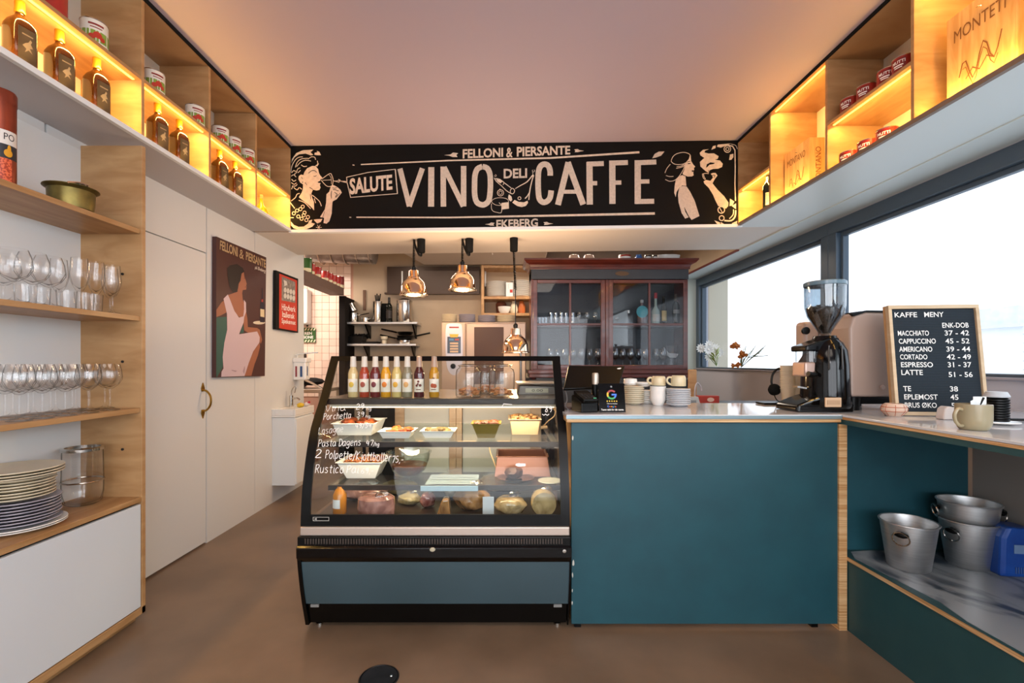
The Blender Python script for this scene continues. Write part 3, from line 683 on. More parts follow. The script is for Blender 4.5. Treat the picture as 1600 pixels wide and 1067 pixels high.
MB().box(FL-.018, FL-.001, .13, UY-.006, .067, .545).build('door', mat('door_white', '#d3d7da', .35), su, world=True, bevel=.001, seg=1)
for z in (1.62, 1.21, .80):
    MB().lathe([(0, 0), (.006, 0), (.006, .004), (0, .004)], seg=10, R=Matrix.Translation((FL-.09, UY-.004, z)) @ Matrix.Rotation(-PI/2, 4, 'X')).build('shelf_pin_hole', M['gap'], su, world=True)
S1, S2, S3, S4 = [z+.0225 for z in shz]

# wine glasses
GM = [M['wineglass']]
def stem_glass(name, label, h=.2, r=.04, bowl=.55, loc=(0,0,0), group=None, mouth=.78, foot=.8):
    t = thing(name, label, 'glass', loc, 0, group); zb = h*(1-bowl)
    MB().lathe([(0, .001), (r*foot, .001), (r*foot, .003), (r*.3, .008), (.0048, .018), (.0036, .04), (.0036, zb-.02), (.006, zb-.004)], seg=20).build('stem', GM[0], t, smooth=True, angle=60)
    b = h*bowl
    MB().lathe([(0, zb-.004), (.012, zb-.001), (r*.72, zb+b*.16), (r*.98, zb+b*.36), (r, zb+b*.48), (r*.93, zb+b*.75), (r*mouth, h), (r*mouth-.0012, h), (r*.9, zb+b*.75), (r*.965, zb+b*.47), (r*.68, zb+b*.18), (0, zb+.004)], seg=24).build('bowl', GM[0], t, smooth=True, angle=60)
    return t
def tumbler(name, label, h=.1, r=.032, loc=(0,0,0), group=None):
    t = thing(name, label, 'glass', loc, 0, group)
    MB().lathe([(0, 0), (r*.85, 0), (r*.88, .003), (r, h), (r-.002, h), (r*.84, .012), (0, .010)], seg=20).build('body', GM[0], t, smooth=True, angle=50)
    return t
PROT = {}
def glass_row(kind, spots, z, fmt, group):
    n = len(spots)
    for i, (px, X, extra) in enumerate(spots):
        Y = X*FOC/(px-VX); lab = fmt % extra
        if kind not in PROT:
            mk = {'big': lambda: stem_glass('wine_glass', lab, .205, .044, .52, group=group), 'bal': lambda: stem_glass('wine_glass', lab, .19, .05, .6, group=group, mouth=.74), 'fl': lambda: stem_glass('wine_glass', lab, .215, .031, .62, group=group, mouth=.85, foot=1.0), 'tum': lambda: tumbler('tumbler', lab, .085, .034, group=group)}[kind]
            PROT[kind] = mk(); PROT[kind].location = (X, Y, z)
        else: dup(PROT[kind], (X, Y, z), 0, lab, group)
o3 = ['nearest'] + ['%s nearest' % w_ for w_ in ORD[1:]]
spots = []
for k, px in enumerate((30, 66, 102, 138, 172)): spots.append((px, -1.745, ('front', o3[k])))
for k, px in enumerate((8, 44, 79, 113, 140, 164)): spots.append((px, -1.84, ('middle', o3[k])))
for k, px in enumerate((20, 52, 87, 118)): spots.append((px, -1.92, ('rear', o3[k])))
spots = [(a, b, (c[1], c[0])) for a, b, c in spots]
glass_row('big', spots, S3, 'tall clear wine glass, %s in the %s row of the full glass shelf', 'wine glasses on the shelf third from the top')
glass_row('bal', [(22, -1.75, ('nearest',)), (51, -1.75, ('second nearest',)), (76, -1.75, ('third nearest',)), (5, -1.88, ('rearmost',))], S2, 'round bowled clear wine glass, %s on the mixed glass shelf under the brass pot', 'round bowled wine glasses')
glass_row('fl', [(124, -1.75, ('nearest',)), (150, -1.75, ('second nearest',)), (176, -1.74, ('farthest',)), (172, -1.80, ('second farthest',)), (92, -1.86, ('rear',))], S2, 'slim clear wine glass, %s of the slim ones beside the tumblers', 'slim wine glasses')
glass_row('tum', [(40, -1.85, ('nearest',)), (62, -1.87, ('second nearest',)), (104, -1.83, ('third nearest',)), (132, -1.82, ('fourth nearest',)), (146, -1.82, ('farthest',))], S2, 'short clear tumbler, %s of five behind the stemmed glasses', 'short tumblers')
# plates
def plate_pile(cx, cy, z, n, r, h, m, fmt, group, name='plate', jit=.004, seed=1, names=None, rim=.35, proto=None):
    rnd = random.Random(seed); t0 = None
    for i in range(n):
        nm = names[i] if names else ('lowest' if i == 0 else 'topmost' if i == n-1 else '%s from the bottom' % ORD[i])
        lab = fmt % nm; loc = (cx+rnd.uniform(-jit, jit), cy+rnd.uniform(-jit, jit), z+i*h)
        if t0 is None:
            b = MB().lathe([(0, .0), (r*.55, 0), (r*.6, .002), (r*.95, h*rim+.008), (r, h*rim+.012), (r*.99, h*rim+.0145), (r*.9, h*rim+.011), (r*.6, .007), (0, .006)], seg=36)
            t0 = b.build(name, m, smooth=True, angle=40); tag(t0, lab, 'plate', group); t0.location = loc
        else:
            o = t0.copy(); C.objects.link(o); o.location = loc; o['label'] = lab
    return t0
px0 = (18-VX)/FOC
plate_pile(-1.835, 1.745, S4, 2, .138, .009, M['porc'], 'wide white plate, %s under the lilac plates on the cabinet top', 'plates on the cabinet top')
plate_pile(-1.835, 1.745, S4+.018, 8, .118, .0115, M['porc2'], 'lilac patterned plate, %s of eight on the cabinet top', 'plates on the cabinet top', seed=2)
plate_pile(-1.835, 1.745, S4+.112, 7, .105, .0115, M['cream'], 'small cream plate, %s of seven on the lilac plates', 'plates on the cabinet top', seed=3)
plate_pile(-1.835, 1.735, S4+.196, 3, .14, .010, M['cream'], 'wide cream dinner plate, %s of three crowning the plate pile', 'plates on the cabinet top', seed=4)
# glass canister
t = thing('glass_canister', 'tall clear glass canister with two metal rings on the cabinet top beside the plywood side', 'jar', (-1.865, 2.045, S4))
MB().lathe([(0, .001), (.05, .001), (.066, .012), (.072, .05), (.0725, .1), (.07, .24), (.069, .24), (.0715, .1), (.07, .05), (.06, .014), (0, .006)], seg=32).build('body', M['wineglass'], t, smooth=True, angle=50)
MB().tube([(.0735*math.cos(a*PI/16), .0735*math.sin(a*PI/16), .105) for a in range(32)], .0035, 8, closed=True).build('lower_ring', M['steel'], t, smooth=True)
MB().lathe([(.0715, .238), (.076, .239), (.076, .25), (.062, .253), (.062, .249), (.07, .247), (.07, .238)], seg=32).build('rim_ring', M['steel'], t, smooth=True)
# brass pot
t = thing('brass_pot', 'tarnished brass pot with a flared rim on the top shelf of the plywood unit', 'pot', (-1.775, 1.895, S1))
MB().lathe([(0, 0), (.062, 0), (.07, .006), (.074, .03), (.076, .078), (.09, .088), (.0895, .091), (.074, .083), (.071, .03), (.06, .008), (0, .006)], seg=32).build('body', nmat('tarnished_brass', '#4d4a2a', '#8a7840', nscale=14, rough=.4, metal=.8), t, smooth=True)
MB().tube([(.05, -.07, .09), (.075, -.045, .097), (.085, -.02, .095)], .005, 8, smooth=3).build('handle', M['copper'], t, smooth=True)
# red tin tube
t = thing('round_tin', 'tall round copper red tin with a white and black label at the top shelf edge', 'tin', (-1.80, 1.648, S1))
M['coppertin'] = nmat('copper_red_tin', '#7c3322', '#a04a30', scale=(1, 1, 3), nscale=3, rough=.32, metal=.5)
MB().lathe([(0, 0), (.042, 0), (.043, .003), (.043, .305)], seg=40).build('body', M['coppertin'], t, smooth=True)
MB().lathe([(.0445, .30), (.0445, .338), (.041, .346), (0, .346)], seg=40).build('lid', M['coppertin'], t, smooth=True)
wrap_label(.0435, -80, 30, .15, .20, seg=12).build('white_label', mat('label_white', '#ddd5cc', .5), t, smooth=True)
wrap_label(.0435, -80, 30, .10, .15, seg=12).build('dark_label', mat('label_charcoal', '#26242a', .5), t, smooth=True)
wrap_label(.0435, -50, 0, .0, .10, seg=12).build('patterned_label', nmat('orange_speckle', '#a83a22', '#e06a42', nscale=160, rough=.4, detail=1, lo=.45, hi=.55), t, smooth=True)
def cylt(a, z, r=.0441): return Vector((r*math.cos(math.radians(a)), r*math.sin(math.radians(a)), z))
o = Art(); o.disc((-14, .120), 16, .014).disc((-11, .134), 7, .015); o.build('yellow_drop', mat('drop_yellow', '#d9981c', .5), t, cylt, (0, 0, 0), 0)
vs, fs = textmesh('PO', .0)
me = bpy.data.meshes.new('lettering'); x1 = max(v[0] for v in vs); me.from_pydata([cylt(-32+(v[0]/x1)*42, .166+v[1]*.034) for v in vs], [], fs); me.materials.append(M['txtblack'])
o = bpy.data.objects.new('lettering', me); C.objects.link(o); o.parent = t
# ------------------------------------------------------------------ posters
pp = onX(XL+.03); NX = (1, 0, 0)
def quad_thing(name, label, cat, corners, th, m, plane):
    tl, tr, bl, br = [plane(*c) for c in corners]
    t = thing(name, label, cat, tuple((tl+br)/2)); v = []
    b = MB(); b.hexa([bl-Vector((th, 0, 0)), tl-Vector((th, 0, 0)), br-Vector((th, 0, 0)), tr-Vector((th, 0, 0)), bl, tl, br, tr])
    b.build('canvas', m, t, world=True); return t
ca = lambda x, y: (325+x/4.45, 360+y/4.45)
po = quad_thing('poster', 'dark canvas poster of a seated woman in a white dress on the white wall', 'poster', (ca(58, 42), ca(405, 188), ca(55, 1022), ca(395, 1012)), .028, mat('poster_maroon', '#4a2a27', .45), pp)
def mk(name, col, polys, off=.001):
    A = Art(ca)
    for p in polys: A.poly(p)
    A.build(name, mat('poster_'+name, col, .5), po, pp, NX, off)
mk('green_armchair', '#2f5a52', [[(58, 605), (128, 600), (131, 690), (105, 830), (102, 950), (62, 1020), (56, 1020)], [(245, 650), (248, 712), (222, 716)]])
SK = [[(206, 425), (236, 436), (240, 480), (256, 520), (258, 560), (240, 605), (215, 600), (185, 570), (160, 520), (138, 448), (165, 440)],
      [(225, 280), (246, 283), (251, 320), (262, 350), (268, 372), (264, 382), (267, 392), (263, 412), (241, 414), (235, 440), (205, 440), (205, 380)],
      [(57, 552), (57, 602), (90, 590), (126, 570), (140, 545), (120, 480), (92, 500)],
      [(250, 490), (262, 520), (264, 570), (272, 610), (276, 672), (340, 678), (358, 690), (368, 730), (375, 760), (366, 790), (357, 770), (352, 735), (335, 708), (280, 712), (250, 695), (245, 620)],
      [(356, 770), (360, 810), (345, 870), (322, 930), (300, 1010), (245, 1012), (275, 930), (305, 850)]]
mk('skin', '#9c6248', SK, .0014)
mk('hair', '#1d1213', [[(150, 243), (200, 233), (240, 260), (252, 287), (232, 300), (224, 350), (212, 370), (208, 400), (200, 428), (172, 432), (148, 390), (135, 320), (132, 262)]], .0018)
mk('dress', '#cdb6bc', [[(106, 475), (136, 445), (152, 482), (182, 560), (214, 606), (244, 597), (250, 545), (248, 482), (262, 502), (263, 565), (250, 602), (246, 640), (214, 722), (340, 702), (358, 742), (356, 778), (312, 842), (282, 920), (252, 1012), (90, 1018), (92, 982), (106, 960), (100, 880), (112, 780), (132, 690), (130, 580)]], .0018)
mk('dress_fold', '#a88f97', [[(160, 968), (200, 975), (190, 984), (165, 976)], [(240, 980), (252, 940), (256, 960), (250, 1000)]], .0022)
mk('face_shade', '#7a4030', [[(246, 330), (258, 326), (252, 338)], [(252, 392), (266, 388), (262, 398)]], .0022)
mk('tabletop', '#d8c9b0', [[(312+42*0+84*(.5+.5*math.cos(a)), 641+12*math.sin(a)) for a in [k*PI/10 for k in range(20)]]], .0014)
mk('bottle', '#241a2c', [[(373, 400), (379, 400), (381, 470), (390, 515), (390, 640), (360, 637), (362, 515), (371, 470)]], .0018)
mk('bottle_label', '#d8c6a0', [[(362, 545), (390, 550), (390, 604), (362, 598)]], .0022)
mk('bottle_neck_label', '#a83428', [[(371, 478), (381, 480), (382, 498), (369, 496)]], .0022)
Tp = mat('poster_lettering', '#b59a72', .5)
text('FELLONI', (ca(82, 66), ca(204, 118), ca(80, 132), ca(204, 184)), Tp, po, pp, NX, .002, bold=.025)
text('&', (ca(217, 128), ca(246, 140), ca(217, 192), ca(246, 203)), Tp, po, pp, NX, .002)
text('PIERSANTE', (ca(262, 145), ca(400, 205), ca(262, 205), ca(400, 262)), Tp, po, pp, NX, .002, bold=.025)
text('på Ekeberg', (ca(324, 243), ca(400, 272), ca(324, 272), ca(398, 302)), mat('poster_white', '#d9cfc2', .5), po, pp, NX, .002, bold=.01, shear=.2)
cb = lambda x, y: (210+x*.3187, 340+y*.3187)
p2 = quad_thing('framed_print', 'small red framed print with eggs beside the larger canvas poster', 'poster', (cb(695, 258), cb(803, 300), cb(693, 547), cb(803, 565)), .025, M['black'], pp)
def pz(name, m, pts, off): A = Art(cb); A.poly(pts); A.build(name, m, p2, pp, NX, off)
pz('red_print', mat('print_red', '#c83c28', .35), [(710, 274), (797, 308), (797, 557), (709, 542)], .001)
pz('photo', nmat('photo_grey', '#6d635c', '#a59a90', nscale=30, rough=.4), [(722, 288), (788, 316), (788, 418), (721, 405)], .0016)
A = Art(cb)
for i in range(4):
    for j in range(2): A.circ((738+i*14, 355+j*28+i*4), 6.8, 13, 12)
A.poly([(730, 305), (745, 312), (748, 330), (734, 336)]); A.build('eggs', mat('egg_white', '#d8d2c8', .4), p2, pp, NX, .002)
text('Håndverk', (cb(722, 420), cb(789, 436), cb(722, 452), cb(789, 464)), M['txtwhite'], p2, pp, NX, .002, bold=.01)
text('Italiensk', (cb(724, 458), cb(784, 470), cb(724, 487), cb(784, 497)), M['txtwhite'], p2, pp, NX, .002, bold=.01)
text('Spekemat', (cb(721, 492), cb(789, 505), cb(721, 524), cb(789, 532)), M['txtwhite'], p2, pp, NX, .002, bold=.01)

# ------------------------------------------------------------------ hand basin, dispenser, tap
bs = thing('hand_basin', 'small white hand basin with a cabinet on the wall beyond the posters', 'sink', (XL, 4.13, .8))
MB().box(XL, -1.775, 3.94, 4.33, .735, .75).box(XL, -1.95, 3.94, 4.33, .75, .805).box(-1.795, -1.775, 3.94, 4.33, .75, .805).box(-1.95, -1.795, 3.94, 3.96, .75, .805).box(-1.95, -1.795, 4.31, 4.33, .75, .805).build('basin', M['porc'], bs, world=True, bevel=.004)
MB().box(XL, -1.785, 3.95, 4.32, .15, .732).build('cabinet', M['white'], bs, world=True, bevel=.002)
MB().box(-1.785, -1.772, 3.953, 4.317, .16, .722).build('cabinet_door', M['white'], bs, world=True, bevel=.002)
tp = MB().lathe([(0, 0), (.02, 0), (.02, .005), (.016, .01), (.016, .1), (0, .104)], c=(-1.93, 4.2, .805), seg=16).tube([(-1.925, 4.2, .875), (-1.88, 4.2, .88), (-1.855, 4.2, .865)], .009, 10, smooth=3).tube([(-1.93, 4.2, .91), (-1.925, 4.195, .95), (-1.90, 4.19, .985), (-1.885, 4.19, .975), (-1.90, 4.2, .93)], .005, 8, smooth=3)
tp = tp.build('tap', M['steel'], bs, smooth=True, world=True); tp['label'] = 'chrome tap'
t = thing('soap_bottle', 'small yellow soap bottle on the white basin rim', 'bottle', (-1.82, 4.0, .80))
MB().blob((0, .14, .022), (.03, .035, .022), 2, .1).build('body', mat('yellow_plastic', '#d9b62c', .4), t, smooth=True)
t = thing('cleaning_cloth', 'crumpled red and white cloth on the basin rim beside the yellow bottle', 'cloth', (-1.80, 4.24, .805))
MB().blob((0, 0, .018), (.022, .035, .02), 5, .25).build('white_cloth', mat('cloth_white', '#ddd5d2', .9), t, smooth=True)
MB().blob((.008, .01, .028), (.014, .02, .015), 8, .3).build('red_cloth', mat('cloth_red', '#b02838', .9), t, smooth=True)
t = thing('soap_dispenser', 'white wall soap dispenser with a long elbow lever above the basin', 'dispenser', (XL, 4.42, 1.1))
MB().box(XL, -1.86, 4.34, 4.44, 1.04, 1.24).build('housing', M['porc'], t, world=True, bevel=.01)
MB().box(XL, -1.85, 4.33, 4.45, 1.205, 1.25).build('hood', M['porc'], t, world=True, bevel=.008)
MB().box(-1.862, -1.858, 4.37, 4.385, 1.08, 1.17).build('level_window', mat('blue_print', '#2a4a7a', .4), t, world=True)
MB().box(-1.955, -1.94, 4.336, 4.341, 1.07, 1.17).build('red_mark', mat('red_mark', '#8a3038', .4), t, world=True)
MB().box(-1.91, -1.89, 4.336, 4.341, 1.07, 1.17).build('blue_mark', mat('blue_print', '#2a4a7a', .4), t, world=True)
MB().tube([(-1.96, 4.36, 1.28), (-1.9, 4.36, 1.29), (-1.75, 4.36, 1.30)], .006, 8).tube([(-1.96, 4.42, 1.28), (-1.96, 4.36, 1.28)], .006, 8).tube([(-1.96, 4.39, 1.24), (-1.96, 4.39, 1.28)], .005, 8).build('lever', M['white'], t, world=True, smooth=True)
# second dispenser in the scullery, sign and worktop
t = thing('paper_dispenser', 'rounded white dispenser on the scullery wall at the opening edge', 'dispenser', (-2.62, 6.0, 1.85))
MB().box(-2.78, -2.545, 5.98, 6.135, 1.70, 2.17).build('housing', M['white'], t, world=True, bevel=.03, seg=3)
MB().lathe([(0, 0), (.012, 0), (.012, .02), (0, .02)], c=(-2.57, 6.05, 1.675)).build('knob', M['black'], t, world=True)
sg = thing('safety_sign', 'green REN SONE sign with striped borders on the pink tiles', 'sign', (-2.5, 6.12, 1.25))
gs = onY(6.125)
MB().box(P(470, 0, 6.125).x, P(493, 0, 6.125).x, 6.125, 6.135, P(0, 535, 6.125).z, P(0, 512, 6.125).z).build('plate', mat('sign_green', '#2f5a28', .4), sg, world=True, bevel=.001)
A = Art()
for k in range(5):
    x = 471+k*4.6; A.poly([(x, 516.3), (x+2.2, 516.3), (x+4.2, 512.6), (x+2.2, 512.6)])
    A.poly([(x, 534.5), (x+2.2, 534.5), (x+4.2, 530.8), (x+2.2, 530.8)])
A.build('stripes', mat('sign_cream', '#e8dcc0', .5), sg, gs, N_, .002)
text('REN', rect(476, 518.5, 487.5, 523), M['txtwhite'], sg, gs, N_, .002, bold=.03)
text('SONE', rect(474, 524.5, 489.5, 529), M['txtwhite'], sg, gs, N_, .002, bold=.03)
t = thing('steel_trolley', 'dark steel trolley with sloped rail in front of the pink tiles', 'trolley', (-2.3, 5.3, 0))
MB().box(-2.6, -2.05, 5.2, 5.8, .86, .90).build('tray', M['steelr'], t, world=True, bevel=.004)
MB().box(-2.6, -2.05, 5.2, 5.8, .4, .42).build('lower_tray', M['steelr'], t, world=True, bevel=.004)
for x in (-2.58, -2.07):
    for y in (5.22, 5.78): MB().box(x-.015, x+.015, y-.015, y+.015, 0, .86).build('leg', M['steelr'], t, world=True)
MB().tube([(-2.5, 5.3, 1.10), (-2.2, 5.3, .97), (-2.08, 5.3, .90)], .014, 8, smooth=2).tube([(-2.5, 5.3, 1.10), (-2.58, 5.3, .9)], .014, 8).build('push_rail', M['steel'], t, world=True, smooth=True)
t = thing('rubbish_bin', 'black plastic bin with a rounded lid on the steel trolley', 'bin', (-2.3, 5.45, .9005))
MB().box(-2.58, -2.42, 5.4, 5.7, .901, 1.32).build('body', M['black'], t, world=True, bevel=.02)
MB().blob((-.01, .1, .075), (.15, .18, .05), 1, .05).build('sack', M['blackmat'], t, smooth=True)

# beam over the scullery opening with tins
MB_ = MB().box(-2.14, -1.975, 4.585, 5.72, 2.035, 2.125)
bt = MB_.build('beam_shelf', mat('dark_beam_paint', '#6b5348', .6)); tag(bt, 'dark painted beam shelf over the scullery opening, carrying red tins', 'shelf')
t = thing('ventilation_duct', 'ribbed silver ventilation duct under the kitchen ceiling behind the tins', 'duct', (-1.6, 5.4, 2.5))
MB().tube([(-2.6, 5.6, 2.62), (-2.2, 5.6, 2.59), (-1.8, 5.6, 2.575), (-1.56, 5.6, 2.57)], .17, 20, smooth=2).build('tube', nmat('foil_duct', '#8c8480', '#a8a09a', nscale=20, rough=.35, metal=.8), t, world=True, smooth=True)
for k in range(6):
    x = -2.35+k*.15; MB().tube([(x, 5.6+.174*math.cos(a*PI/10), 2.575+.174*math.sin(a*PI/10)) for a in range(20)], .006, 6, closed=True).build('rib', M['steelr'], t, world=True, smooth=True)
def red_can(label, X, px, h=.115, r=.042, base=None, z=2.1255):
    Y = X*FOC/(px-VX); t = tin('tomato_can', label, (X, Y, z), r, h, base or mat('bright_red_can', '#a8201a', .35), 0, 0, 'red tins on the dark beam')
    wrap_label(r+.0004, -130, -10, .006, h*.3).build('cream_band', mat('can_cream', '#d9cfa8', .5), t, smooth=True); return t
for i, px in enumerate((486, 496, 508, 514.5, 520.5, 526)):
    lab = '%s red tomato can on the dark beam in the kitchen opening' % (['nearest', 'second nearest', 'third nearest', 'fourth nearest', 'fifth nearest', 'farthest'][i])
    if i == 0: rc = red_can(lab, -2.02, px)
    else: dup(rc, (-2.02, -2.02*FOC/(px-VX), 2.1255), 0, lab)
t = red_can('green tin nearest the wall end on the dark beam', -2.02, 479.5, .15, .05, mat('can_green', '#2f5a20', .4))
t = red_can('dark red tin standing beyond all other tins on the beam', -2.03, 532, .15, .045, mat('can_maroon', '#7a1a1a', .4))
# extraction hood
hd_ = thing('extractor_hood', 'large pale steel extractor hood under the kitchen ceiling above the oven', 'hood', (-.3, 5.4, 2.4))
b = MB(); zt_, zb_ = 2.70, 2.38
b.hexa([(-1.55, 4.75, 2.62), (-1.55, 4.75, 2.70), (-1.0, 5.82, 2.44), (-1.0, 5.82, 2.70), (.52, 4.75, 2.62), (.52, 4.75, 2.70), (.52, 5.82, 2.44), (.52, 5.82, 2.70)])
b.build('canopy', mat('hood_paint', '#b8aea4', .5), hd_, world=True, bevel=.004)
MB().box(-1.52, -.31, 6.04, 6.12, 2.12, 2.46).build('filter_housing', mat('hood_dark_metal', '#4a3a30', .4, .3), hd_, world=True)  # filter housing in one dark brown tone
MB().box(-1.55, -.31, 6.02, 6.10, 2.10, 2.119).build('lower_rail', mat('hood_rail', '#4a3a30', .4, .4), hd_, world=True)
for x in (-1.33, -.24): MB().box(x, x+.018, 6.03, 6.05, 2.2, 2.4).build('bracket', M['white'], hd_, world=True)
MB().tube([(-.19, 4.9, 2.55), (-.12, 5.1, 2.40)], .01, 8).build('hook', M['steelr'], hd_, world=True)

# wall shelves with pans
def wshelf(label, y0, y1, px0, px1, py, depth=.3):
    a = P(px0, py, YB-depth); c = P(px1, py, YB-depth)
    t = thing('steel_wall_shelf', label, 'shelf', (a.x, YB-depth/2, a.z))
    MB().box(a.x, c.x, YB-depth, YB-.002, a.z-.025, a.z).build('board', M['alu'], t, world=True, bevel=.002)
    for x in (a.x+.22, c.x-.08): MB().prism([(YB-.002, a.z-.026), (YB-depth+.06, a.z-.026), (YB-.002, a.z-.2)], 'x', x, x+.02).build('bracket', M['black'], t, world=True)
    return a.x, c.x, a.z
sx0, sx1, sz1 = wshelf('upper steel wall shelf with saucepans and a stock pot', 0, 0, 540, 652, 503)
_, _, sz2 = wshelf('lower steel wall shelf with frying pans and a mixing tub', 0, 0, 538, 650, 537)
YS = YB-.17
def pot(name, label, px0, px1, h, z, handle=False, Y=YS, rot=0, m=None, tilt=None):
    r = (px1-px0)/2/FOC*Y; c = P((px0+px1)/2, 0, Y)
    t = thing(name, label, 'pot', (c.x, Y, z), rot)
    MB().lathe([(0, 0), (r*.96, 0), (r, .006), (r, h), (r*1.04, h+.002), (r*1.04, h+.006), (r*.97, h+.004), (r*.97, .01), (0, .01)], seg=28).build('body', m or M['steel'], t, smooth=True)
    if handle: MB().tube([(r*.97, 0, h*.8), (r+.06, -.02, h*.88), (r+.15, -.05, h)], .008, 8, smooth=2).build('handle', M['steel'], t, smooth=True)
    if tilt: t.rotation_euler = tilt
    return t, r
pot('saucepan', 'steel saucepan at the near end of the upper shelf, under the tilted one', 544, 560, .12, sz1, True)
pot('saucepan', 'tilted steel saucepan balanced on another one on the upper shelf', 546, 560, .10, sz1+.145, False, tilt=(0, -.45, 0))
pot('saucepan', 'smallest steel saucepan on the upper shelf with its lid on', 565, 577, .06, sz1, True)
t, r = pot('tall_pot', 'tall open steel pot full of ladles on the upper shelf', 583, 597, .27, sz1)
for k in range(4): MB().tube([(0, 0, .1), (-.03+.02*k, .01*k, .36+.02*(k % 2))], .008, 6).build('ladle', M['black'], t, smooth=True)
t, r = pot('stock_pot', 'large lidded steel stock pot, biggest vessel on the upper shelf', 620, 644, .27, sz1)
MB().lathe([(r*1.03, .275), (r*1.03, .285), (r*.5, .31), (0, .315)], seg=28).build('lid', M['steel'], t, smooth=True)
c = P(608, 0, YS); wine_bottle('vinegar_bottle', 'dark vinegar bottle between the tall pot and the stock pot', (c.x, YS, sz1), M['dkbottle'], M['foil'], mat('black_label', '#2c2624', .5), .33, .042)
c = P(598, 0, YS+.05); t = thing('black_box', 'black storage box behind the tall pot on the upper shelf', 'box', (c.x, YS+.05, sz1)); MB().box(-.03, .09, 0, .1, 0, .26).build('body', M['blackmat'], t, bevel=.006)
t = thing('knife_rail', 'wooden knife rail on the wall above the saucepans', 'rail', (P(570, 0, YB).x, YB-.02, sz1+.3)); MB().box(-.018, .018, 0, .018, -.12, .15).build('board', mat('brown_wood', '#6a4a34', .6), t, bevel=.003)
def pan(label, px0, px1, z, hx):
    r = (px1-px0)/2/FOC*YS; c = P((px0+px1)/2, 0, YS); t = thing('frying_pan', label, 'pan', (c.x, YS, z))
    MB().lathe([(0, 0), (r*.75, 0), (r, .035), (r*.98, .037), (r*.74, .006), (0, .006)], seg=28).build('body', M['black'], t, smooth=True)
    MB().tube([(hx*r*.95, 0, .03), (hx*(r+.08), 0, .05), (hx*(r+.2), 0, .075)], .011, 8, smooth=2).build('handle', M['black'], t, smooth=True); return t
pan('black frying pan with raised handle, topmost of the stacked pans', 620, 646, sz2+.12, -1)
pan('black frying pan in the middle of the stacked pans', 620, 648, sz2+.07, 1)
pan('black frying pan lowest of the stacked pans', 618, 645, sz2+.045, -1)
pot('mixing_bowl', 'shallow steel bowl under the stacked frying pans', 622, 644, .04, sz2)
t = thing('oven_tin', 'dark rectangular oven tin heaped with black utensils on the lower shelf', 'tray', (P(557, 0, YS).x, YS, sz2))
MB().prism([(-.09, 0), (.09, 0), (.115, .1), (-.115, .1)], 'y', -.09, .09).build('body', M['black'], t, bevel=.004)
for k in range(7): MB().blob((-.07+.035*k, 0, .105+.01*(k % 2)), (.03, .05, .025), k, .3, sub=1).build('utensil', M['blackmat'], t, smooth=True)
t = thing('mortar', 'small pale stone mortar on the lower shelf beside the frying pans', 'mortar', (P(600.5, 0, YS).x, YS, sz2))
MB().lathe([(0, 0), (.03, 0), (.032, .04), (.03, .05), (.045, .065), (.047, .1), (.04, .1), (.03, .07), (0, .065)], seg=24).build('body', M['cream'], t, smooth=True)
t = thing('black_tray', 'flat black baking tray beside the oven tin on the lower shelf', 'tray', (P(580, 0, YS).x, YS, sz2))
MB().prism([(-.08, 0), (.08, 0), (.11, .03), (-.11, .03)], 'y', -.09, .09).build('body', M['black'], t, bevel=.003)

# wooden plate shelf on the back wall
ps = thing('plate_shelf', 'open pale wooden plate shelf on the kitchen wall beside the dresser', 'shelf', (.05, 6.0, 1.8))
YW = 5.85
xL, xR = P(752, 0, YW).x, P(905, 0, YW).x
MB().box(xL, xL+.035, YW, YB-.002, 1.2, P(0, 414, YW).z).build('upright', M['ply'], ps, world=True, bevel=.002)
for py in (414, 463, 489): 
    z = P(0, py, YW).z; MB().box(xL+.035, xR, YW, YB-.002, z-.035, z).build('shelf', M['plyh'], ps, world=True, bevel=.002)
zz = P(0, 463, YW).z; z2 = P(0, 489, YW).z
plate_pile(P(776, 0, YW+.15).x, YW+.15, zz, 12, .138, .0165, M['porc'], 'white plate, %s of twelve in the darker wall shelf pile', 'plates on the wooden wall shelf', jit=.002)
plate_pile(P(813, 0, YW+.15).x, YW+.15, zz, 9, .125, .024, M['porc'], 'deep white plate, %s of nine in the tall wall shelf pile', 'deep plates on the wooden wall shelf', jit=.002, seed=5)
c = P(796, 0, YW+.02); t = thing('carton', 'small white and red printed carton in front of the tall plate pile', 'box', (c.x, YW+.02, zz)); MB().box(-.045, .045, 0, .06, 0, .18).build('body', M['white'], t, bevel=.002)
MB().box(.005, .04, -.002, 0, .05, .09).build('red_mark', M['txtred'], t); text('CO', ((P(794.3,0,YW+.02).x, zz+.16), (P(794.3,0,YW+.02).x, zz+.10), (c.x-.01, zz+.16), (c.x-.01, zz+.10)), M['txtblack'], t, lambda a, b: Vector((a, YW+.02, b)), N_, .003, bold=.02)
c = P(788, 0, YW+.1); t = thing('patterned_bowl', 'white and pale green bowl on the lower wooden wall shelf', 'bowl', (c.x, YW+.1, z2))
MB().lathe([(0, 0), (.05, 0), (.075, .04), (.085, .09), (.08, .09), (.07, .04), (0, .01)], seg=28).build('body', M['porc'], t, smooth=True)
t = thing('basket', 'brown woven basket behind the pale green bowl', 'basket', (P(783, 0, YW+.2).x, YW+.22, z2)); MB().lathe([(0, 0), (.06, 0), (.07, .14), (.05, .17), (0, .17)], seg=16).build('body', nmat('wicker', '#5a3020', '#8a5038', nscale=80, rough=.8), t, smooth=True)
t = thing('orange_jug', 'orange handled jug on the lower wooden wall shelf by the dresser', 'jug', (P(815, 0, YW+.1).x, YW+.1, z2))
MB().lathe([(0, 0), (.04, 0), (.05, .05), (.035, .12), (.03, .16), (0, .16)], seg=20).build('body', mat('orange_glaze', '#b5602a', .3), t, smooth=True)
